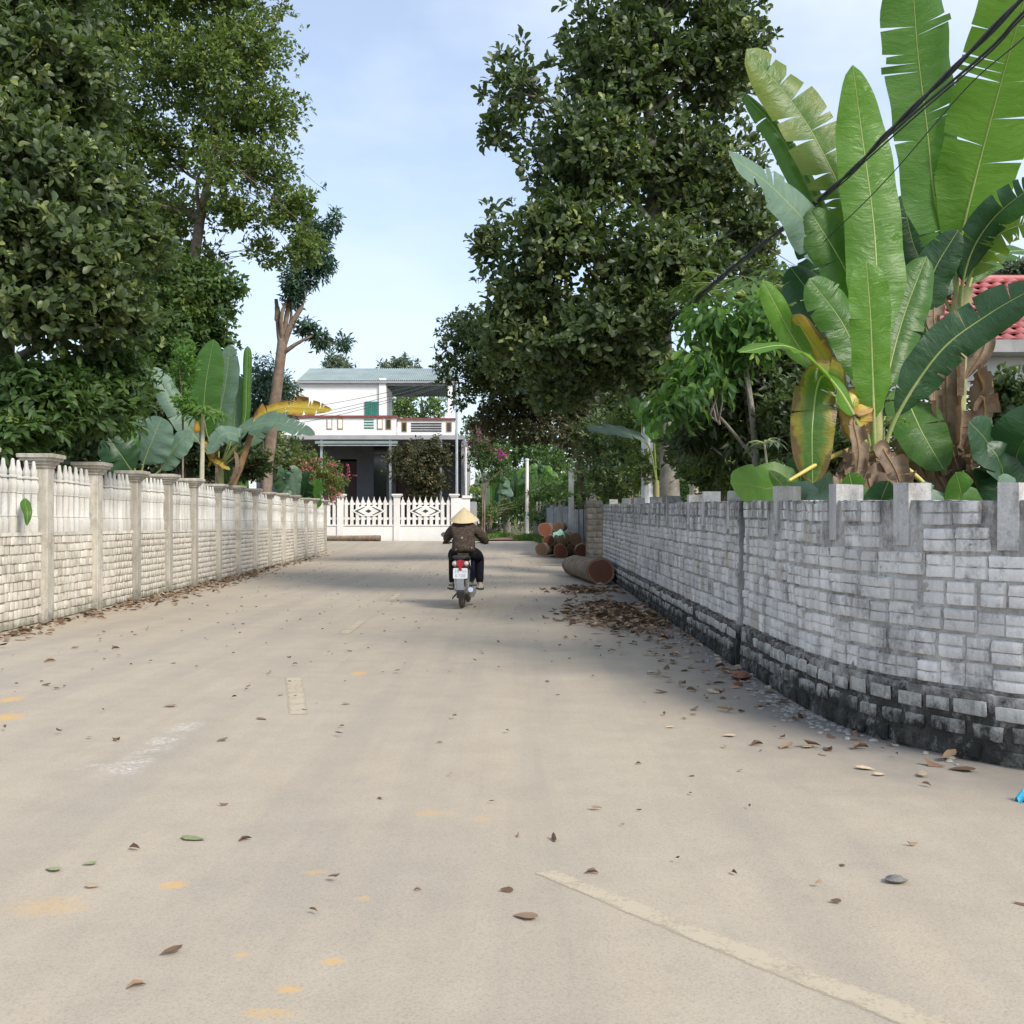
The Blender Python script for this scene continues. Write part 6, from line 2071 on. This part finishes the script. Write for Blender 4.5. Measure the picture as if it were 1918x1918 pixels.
def straw():
    m, nt = newmat('palm_leaf_hat')
    vec = nd(nt, 'ShaderNodeTexCoord').outputs['Object']
    s = nd(nt, 'ShaderNodeSeparateXYZ', {0: vec})
    an = mth(nt, 'ARCTAN2', s.outputs[1], s.outputs[0])
    st = mth(nt, 'SINE', mth(nt, 'MULTIPLY', an, 60.0))
    rg_ = mth(nt, 'SINE', mth(nt, 'MULTIPLY', s.outputs[2], 420.0))
    n1 = noise(nt, vec, 12, 4)
    c = mixc(nt, n1, (.52, .42, .24), (.68, .57, .36))
    c = mixc(nt, mth(nt, 'MULTIPLY_ADD', st, .06, .08), c, (.42, .31, .15))
    c = mixc(nt, mth(nt, 'MULTIPLY_ADD', rg_, .05, .05), c, (.40, .30, .16))
    return finish(m, nt, c, .7, mth(nt, 'MULTIPLY_ADD', rg_, .6, st), .002, .7, .25)


M['straw'] = straw()
rider = thing('person', 'rider in brown flowered jacket, black trousers and conical straw hat', 'person', (BX, BY, .009), local=True, rotz=BROT)


def skin(name, verts, edges, radii, mat, parent, levels=2, root=0):
    me = bpy.data.meshes.new(name)
    me.from_pydata(verts, edges, [])
    me.materials.append(M[mat])
    o = link(name, me, parent)
    md = o.modifiers.new('Skin', 'SKIN')
    md.use_smooth_shade = True
    for i, r in enumerate(radii):
        d = me.skin_vertices[0].data[i]
        d.radius = r if hasattr(r, '__len__') else (r, r)
        d.use_root = (i == root)
    s = o.modifiers.new('Subdivision', 'SUBSURF')
    s.levels = s.render_levels = levels
    return o


SH, EL, ER = 1.245, (-.285, .56, 1.075), (.325, .54, 1.03)
WL, WR = (-.335, .655, 1.03), (.345, .645, 1.03)
HIP = (0, .28, .88)
body = [HIP, (0, .31, 1.02), (0, .36, 1.17), (0, .41, 1.30), (0, .43, 1.37), (0, .455, 1.44), (0, .46, 1.52),          # pelvis .. crown of the head
        (-.16, .38, SH), EL, WL, (.16, .38, SH), ER, WR,
        (-.12, .32, .84), (-.195, .66, .74), (-.185, .46, .36), (-.19, .44, .31), (-.20, .56, .29),
        (.13, .32, .84), (.225, .66, .74), (.24, .46, .36), (.26, .44, .31), (.28, .56, .29)]
be = [(0, 1), (1, 2), (2, 3), (3, 4), (4, 5), (5, 6), (2, 7), (7, 8), (8, 9), (2, 10), (10, 11), (11, 12),
      (0, 13), (13, 14), (14, 15), (15, 16), (16, 17), (0, 18), (18, 19), (19, 20), (20, 21), (21, 22)]
br = [(.13, .11), (.12, .10), (.125, .10), (.07, .07), (.05, .05), (.085, .09), (.08, .085),
      .055, .040, .028, .055, .040, .028, .085, .06, .04, .035, .03, .085, .06, .04, .035, .03]
skin('body', body, be, br, 'skin', rider)
jv = [(0, .27, .83), (0, .28, .92), (0, .31, 1.04), (0, .36, 1.17), (0, .405, 1.31), (-.155, .37, 1.25), (-.23, .44, 1.165), EL, (-.325, .62, 1.04), (.155, .37, 1.25), (.25, .42, 1.14), ER, (.34, .615, 1.035)]
je = [(0, 1), (1, 2), (2, 3), (3, 4), (3, 5), (5, 6), (6, 7), (7, 8), (3, 9), (9, 10), (10, 11), (11, 12)]
jr = [(.215, .16), (.205, .155), (.195, .15), (.185, .14), (.11, .10), .10, .086, .07, .055, .10, .09, .075, .055]
skin('jacket', jv, je, jr, 'jacket', rider, root=0)
for s, kn, an_ in ((-1, (-.195, .66, .74), (-.19, .455, .35)), (1, (.225, .66, .74), (.245, .455, .35))):
    hipx = s * .12
    skin('trouser_leg', [(s * .05, .27, .85), (hipx + s * .03, .36, .84), ((hipx + kn[0]) / 2 + s * .03, .53, .80), kn, ((kn[0] + an_[0]) / 2, (kn[1] + an_[1]) / 2 - .02, .54), an_],
         [(0, 1), (1, 2), (2, 3), (3, 4), (4, 5)], [.12, .115, .10, .085, .075, .062], 'trousers', rider)
    # shoe: pale upper on a dark sole
    fx, fy, fz = an_[0] + s * .012, .44, .285
    loft([[(fx + c_ * w_, fy + yy, fz + z_) for c_, z_ in ((-1, 0), (-.85, h_), (-.3, h_ + .02), (.3, h_ + .02), (.85, h_), (1, 0))] for yy, w_, h_ in ((-.06, .028, .05), (-.02, .04, .06), (.06, .042, .05), (.14, .046, .035), (.19, .03, .02))], 'shoe', 'sandal', rider, angle=50)
    loft([[(fx + c_ * w_, fy + yy, fz + z_) for c_, z_ in ((-1, -.03), (-1, .0), (1, .0), (1, -.03))] for yy, w_ in ((-.065, .03), (-.02, .043), (.06, .044), (.14, .049), (.2, .03))], 'shoe_sole', 'sole', rider, angle=50)
# hands closed on the grips: palm and five fingers each
for s, wpt in ((-1, WL), (1, WR)):
    gx, gy, gz = s * .315, .672, 1.002
    pv = [wpt, (s * .325, .665, 1.028)]
    pe = [(0, 1)]
    pr = [.026, (.034, .02)]
    for k, (off, ln) in enumerate(((-.036, .9), (-.012, 1.0), (.012, .95), (.034, .75))):
        x = gx + s * off
        b = len(pv)
        pv += [(x, gy + .004, gz + .030), (x, gy + .028, gz + .018 * ln), (x, gy + .026, gz - .014), (x, gy + .004, gz - .026 * ln)]
        pe += [(1, b), (b, b + 1), (b + 1, b + 2), (b + 2, b + 3)]
        pr += [.0105, .0095, .009, .008]
    b = len(pv)
    x = gx - s * .05
    pv += [(x + s * .01, gy - .018, gz + .018), (x - s * .004, gy - .02, gz - .006), (x - s * .008, gy - .006, gz - .022)]
    pe += [(1, b), (b, b + 1), (b + 1, b + 2)]
    pr += [.012, .0105, .009]
    skin('hand', pv, pe, pr, 'skin', rider, 1)
# hair knot under the hat
MB().lathe([(.02, 1.33), (.07, 1.35), (.095, 1.40), (.098, 1.46), (.085, 1.50), (.04, 1.53)], (0, .455, 0), 16).build('hair', M['hair'], rider, smooth=True)
# face on the far side of the head, under the hat
MB().lathe([(.004, .585), (.012, .575), (.016, .56), (.014, .55)], (0, 0, 1.425), 8, 1).build('nose', M['skin'], rider, smooth=True)
for s in (-1, 1):
    MB().lathe([(.003, .548), (.011, .545), (.011, .535)], (s * .032, 0, 1.452), 8, 1).build('eye', M['hair'], rider, smooth=True)
    MB().lathe([(.008, -.012), (.024, -.006), (.024, .006), (.01, .012)], (s * .095, .455, 1.43), 10, 0).build('ear', M['skin'], rider, smooth=True)
MB().box(-.025, .025, .538, .546, 1.392, 1.400).build('mouth', surf('lips', (.30, .10, .09), (.34, .12, .10), 20, .5, .001, .3, 0), rider)
# conical hat tipped a little towards the camera
hv, hf = [], []
NH = 36
prof = [(.0, .205), (.012, .202), (.07, .150), (.14, .082), (.218, .014), (.232, -.004), (.226, -.006), (.14, .068), (.07, .136), (.0, .19)]
tilt = Matrix.Rotation(R(13), 3, 'X')
hc = Vector((0, .42, 1.368))
for r_, z in prof:
    for k in range(NH):
        a = 2 * math.pi * k / NH
        wob = 1 + .012 * math.sin(3 * a + 1) * (r_ > .1)
        hv.append(tuple(tilt @ Vector((r_ * wob * math.cos(a), r_ * wob * math.sin(a), z))))
for i in range(len(prof) - 1):
    for k in range(NH):
        hf.append((i * NH + k, i * NH + (k + 1) % NH, (i + 1) * NH + (k + 1) % NH, (i + 1) * NH + k))
hat = MB().add(hv, hf).build('conical_hat', M['straw'], rider, angle=50, loc=hc)

# ================================================================== fallen leaves and scraps
BROWN = [(0, (.06, .038, .027)), (.35, (.16, .10, .066)), (.7, (.30, .21, .14)), (1, (.46, .38, .28))]
M['dry_leaf'] = leafmat('dry_fallen_leaf', BROWN, .12, (.4, .25, .1), .8, .15)
DRY = leaf_fine(.46, .20, -.22)
DRY2 = leaf_fine(.40, .34, .10)
DRY3 = leaf_fine(.55, .08, -.05)


def scatter_leaves(name, label, xy, L, seed, tone=.5, lift=.012):
    rng = np.random.default_rng(seed)
    n = len(xy)
    V, F, T, o = [], [], [], 0
    for t, TT in enumerate((DRY, DRY2, DRY3)):
        s = np.arange(n) % 3 == t
        m = s.sum()
        a = rng.uniform(0, 6.28, m)
        pos = np.column_stack([xy[s], hz(xy[s][:, 0], xy[s][:, 1]) + lift + rng.random(m) ** 2 * lift * 1.5])
        f = np.column_stack([np.cos(a), np.sin(a), rng.normal(.05, .12, m)])
        nn = np.column_stack([rng.normal(0, .3, m), rng.normal(0, .3, m), np.where(rng.random(m) < .35, -1, 1)])
        v, ff, tt = place_leaves(TT, pos, f, nn, L * rng.uniform(.55, 1.2, m), np.clip(rng.normal(tone, .25, m), 0, 1))
        v[:, 2] = np.maximum(v[:, 2], hz(v[:, 0], v[:, 1]) + .006)
        V.append(v)
        F.append(ff + o)
        T.append(tt)
        o += len(v)
    ob = link(name, np_mesh(name, np.vstack(V), np.vstack(F), M['dry_leaf'], np.concatenate(T)), None, kind='stuff')
    ob['label'] = label
    ob['category'] = 'fallen leaves'


rl = np.random.default_rng(5)
# drift along the foot of the cream fence
y = rl.uniform(10.5, 42, 1500)
off = np.abs(rl.normal(0, .26, 1500)) * np.where((y > 15.5) & (y < 27), 1.25, .8)
keep = rl.random(1500) < np.interp(y, [10, 13, 15, 17, 24, 28, 33, 42], [.6, .6, .35, 1, 1, .5, .25, .12])
scatter_leaves('fallen_leaves', 'drift of dry brown leaves along the foot of the cream fence', np.column_stack([fence_x(y) + .05 + off, y])[keep], .13, 1)
# thick drift at the right by the big log
g0 = G(1140, 1150)
xy = rl.normal(0, 1, (1000, 2)) * np.array((.33, 1.15)) + np.array((g0.x + .10, g0.y - .2))
xy2 = rl.normal(0, 1, (280, 2)) * np.array((.30, .55)) + np.array((1.45, 20.0))
xy = np.vstack([xy, xy2])
xy = xy[[xy[i, 0] < wall_x(xy[i, 1]) - .03 for i in range(len(xy))]]
scatter_leaves('fallen_leaves', 'thick drift of brown leaves on the road before the largest log', xy, .15, 2, .5)
# thinner scatter under the right-hand wall
y = rl.uniform(5.4, 15.5, 330)
x = np.array([wall_x(q) for q in y]) - .03 - np.abs(rl.normal(0, .42, 330))
keep = rl.random(330) < np.interp(y, [5, 7, 9, 12, 15], [.25, .35, .8, 1, 1])
scatter_leaves('fallen_leaves', 'scattered curled leaves along the foot of the right-hand wall', np.column_stack([x, y])[keep], .105, 3, .68)
# fine leaf bits and grit everywhere on the road
n = 750
y = rl.uniform(3, 40, n) ** 1.0
x = np.array([rl.uniform(fence_x(q) + .1, wall_x(q) - .1 if q < 26 else 2) for q in y])
scatter_leaves('leaf_litter', 'small leaf scraps and bits strewn over the whole road', np.column_stack([x, y]), .05, 4, .35)

# leaves that lie singly on the open road
LG = 'single dry leaves on the open road'
single = [(385, 1577, .15, 'green', 'large pale green leaf lying on the near road'), (85, 1630, .10, 'green', 'small green leaf at the left of the near road'), (153, 1623, .07, 'green', 'curled dark green leaf near the left edge of the road'),
          (405, 1391, .09, 'dry', 'dark curled leaf right of the white scrape'), (210, 1388, .09, 'dry', 'dark curled leaf left of the white scrape'), (305, 1325, .13, 'dry', 'pale curled leaf beyond the white scrape'),
          (78, 1285, .12, 'dry', 'upright yellow curled leaf near the left edge'), (105, 1240, .14, 'dry', 'pale curled leaf closest to the fence on the left'), (500, 1350, .12, 'dry', 'flat brown leaf left of the second lane dash'),
          (298, 1794, .09, 'dry', 'round brown leaf at the lower left'), (275, 1850, .07, 'dry', 'dark round leaf at the bottom left'), (960, 1718, .12, 'dry', 'slim two-tone leaf at the lower middle'), (718, 1500, .05, 'dry', 'tiny dark leaf in the middle of the road'),
          (1095, 1640, .07, 'dry', 'small dark leaf right above the long lane dash'), (1640, 1445, .13, 'pale', 'large pale tan leaf near the right-hand wall'), (1660, 1453, .10, 'pale', 'pale tan leaf overlapping the large tan leaf'),
          (1720, 1586, .06, 'dry', 'small dark leaf right of the grey stone'), (1350, 1380, .12, 'pale', 'pale leaf in front of the curving wall'), (1460, 1405, .14, 'dry', 'dark and tan curled leaf in front of the curving wall'), (1430, 1397, .11, 'dry', 'dark slim leaf beside the curled tan leaf'),
          (1525, 1280 + 120, .12, 'pale', 'long pale leaf nearest the wall bend'), (830, 1393, .05, 'dry', 'small dark leaf on the middle of the near road'), (790, 1672, .04, 'dry', 'very small dark leaf low in the middle'), (320, 1243, .09, 'dry', 'dark leaf beyond the dash on the left lane'),
          (150, 1215, .12, 'dry', 'brown leaf on the road before the second post'), (225, 1216, .11, 'dry', 'dark curled leaf before the third post'), (1775, 1443, .18, 'dry', 'long brown leaf under the rightmost pier'), (1245, 1575 - 210, .08, 'pale', 'small pale leaf on the right half of the road')]
M['pale_leaf'] = surf('pale_tan_dead_leaf', (.44, .33, .22), (.54, .43, .30), 12, .8, .003, .2, .1)
M['green_leaf'] = surf('fallen_green_leaf', (.20, .23, .11), (.28, .31, .16), 12, .6, .003, .3, .1)
rs = np.random.default_rng(12)
for i, (px, py, L, kind, lab) in enumerate(single):
    p = G(px, py)
    T = (DRY, DRY2, DRY3)[i % 3] if kind == 'dry' else DRY3
    a = rs.uniform(-.7, .7) + (0 if rs.random() < .5 else math.pi)
    v, f, t = place_leaves(T, np.zeros((1, 3)), np.array([[math.cos(a), math.sin(a), .06]]), np.array([[.1, -.1, 1.0 if i % 4 else -1.0]]), np.array([L * .8]), np.array([rs.uniform(.2, .75)]))
    v[:, 2] -= v[:, 2].min() - .008
    o = link('fallen_leaf', np_mesh('fallen_leaf', v, f, M['dry_leaf'] if kind == 'dry' else M[kind + '_leaf'], t), None, p)
    tag(o, lab, 'leaf', LG)

# grey stone, broken brick heap with soil, rubble chips, blue scrap
def stone(name, label, cat, c, r, mat, seed, sq=(1, 1, .6)):
    bm = bmesh.new()
    bmesh.ops.create_icosphere(bm, subdivisions=2, radius=1)
    rg = random.Random(seed)
    ph = [rg.uniform(0, 6) for _ in range(6)]
    for v in bm.verts:
        k = 1 + .18 * math.sin(3 * v.co.x + ph[0]) + .16 * math.sin(4 * v.co.y + ph[1]) + .12 * math.sin(5 * v.co.z + ph[2]) + rg.uniform(-.08, .08)
        v.co = Vector((v.co.x * r * sq[0], v.co.y * r * sq[1], v.co.z * r * sq[2])) * k
    zmin = min(v.co.z for v in bm.verts)
    for v in bm.verts:
        v.co.z -= zmin
    me = bpy.data.meshes.new(name)
    bm.to_mesh(me)
    bm.free()
    me.materials.append(M[mat])
    return tag(link(name, me, None, c), label, cat)


M['stone'] = surf('grey_stone', (.13, .125, .12), (.20, .19, .18), 15, .85, .004, .3, 0)
M['brick_red'] = surf('broken_red_brick', (.16, .075, .05), (.23, .11, .075), 14, .9, .006, .2, 0)
p = G(1677, 1655)
stone('stone', 'flat grey stone lying alone on the right of the near road', 'stone', (p.x, p.y, .006), .04, 'stone', 3, (1.1, .7, .3))
p = G(1395, 1275)
stone('brick_fragment', 'broken red brick lying where the two walls meet', 'brick', (p.x - .03, p.y, .004), .085, 'brick_red', 4, (1.2, .8, .32))
stone('brick_fragment', 'small red brick piece in front of the broken brick', 'brick', (p.x - .12, p.y - .3, .004), .035, 'brick_red', 5, (1.2, .8, .6))
V, F, o_ = [], [], 0
rc = np.random.default_rng(8)
Tq = np.array([(-1, -1, 0), (1, -1, 0), (1, 1, 0), (-1, 1, 0), (-.6, -.6, .7), (.7, -.5, .6), (.5, .7, .8), (-.6, .5, .5)], float)
Fq = np.array([(4, 5, 6, 7), (0, 1, 5, 4), (1, 2, 6, 5), (2, 3, 7, 6), (3, 0, 4, 7)])
for k in range(230):
    yy = rc.uniform(5.6, 13)
    if rc.random() < .55:
        yy = rc.normal(7.4, .45)
    xx = wall_x(yy) - .02 - abs(rc.normal(0, .12))
    r_ = rc.uniform(.006, .022)
    a = rc.uniform(0, 6.28)
    c_, s_ = math.cos(a), math.sin(a)
    v = Tq * np.array((1.3, .9, .8)) * r_
    V.append(np.column_stack([xx + v[:, 0] * c_ - v[:, 1] * s_, yy + v[:, 0] * s_ + v[:, 1] * c_, v[:, 2] + .006]))
    F.append(Fq + o_)
    o_ += 8
M['chips'] = surf('pale_rubble_chips', (.20, .195, .185), (.32, .31, .29), 25, .9, .003, .2, 0)
ob = link('rubble', np_mesh('rubble', np.vstack(V), np.vstack(F), M['chips']), None, kind='stuff')
ob['label'] = 'small pale stone chips along the foot of the curving wall'
ob['category'] = 'rubble'
p = G(1912, 1503)
vs, n = [], 6
for i in range(n):
    for j in range(n):
        u, v = i / (n - 1) - .5, j / (n - 1) - .5
        vs.append((p.x + u * .07 + .015, p.y + v * .07, .012 + .02 * math.sin(7 * u + 2) + .018 * math.cos(8 * v) + .02))
o = MB().add(vs, [(i * n + j, (i + 1) * n + j, (i + 1) * n + j + 1, i * n + j + 1) for i in range(n - 1) for j in range(n - 1)]).build('plastic_scrap', surf('bright_blue_plastic', (.05, .42, .62), (.08, .50, .70), 15, .35, .002, .5, 0), fix=False)
tag(o, 'bright blue plastic scrap at the right edge under the wall', 'litter')
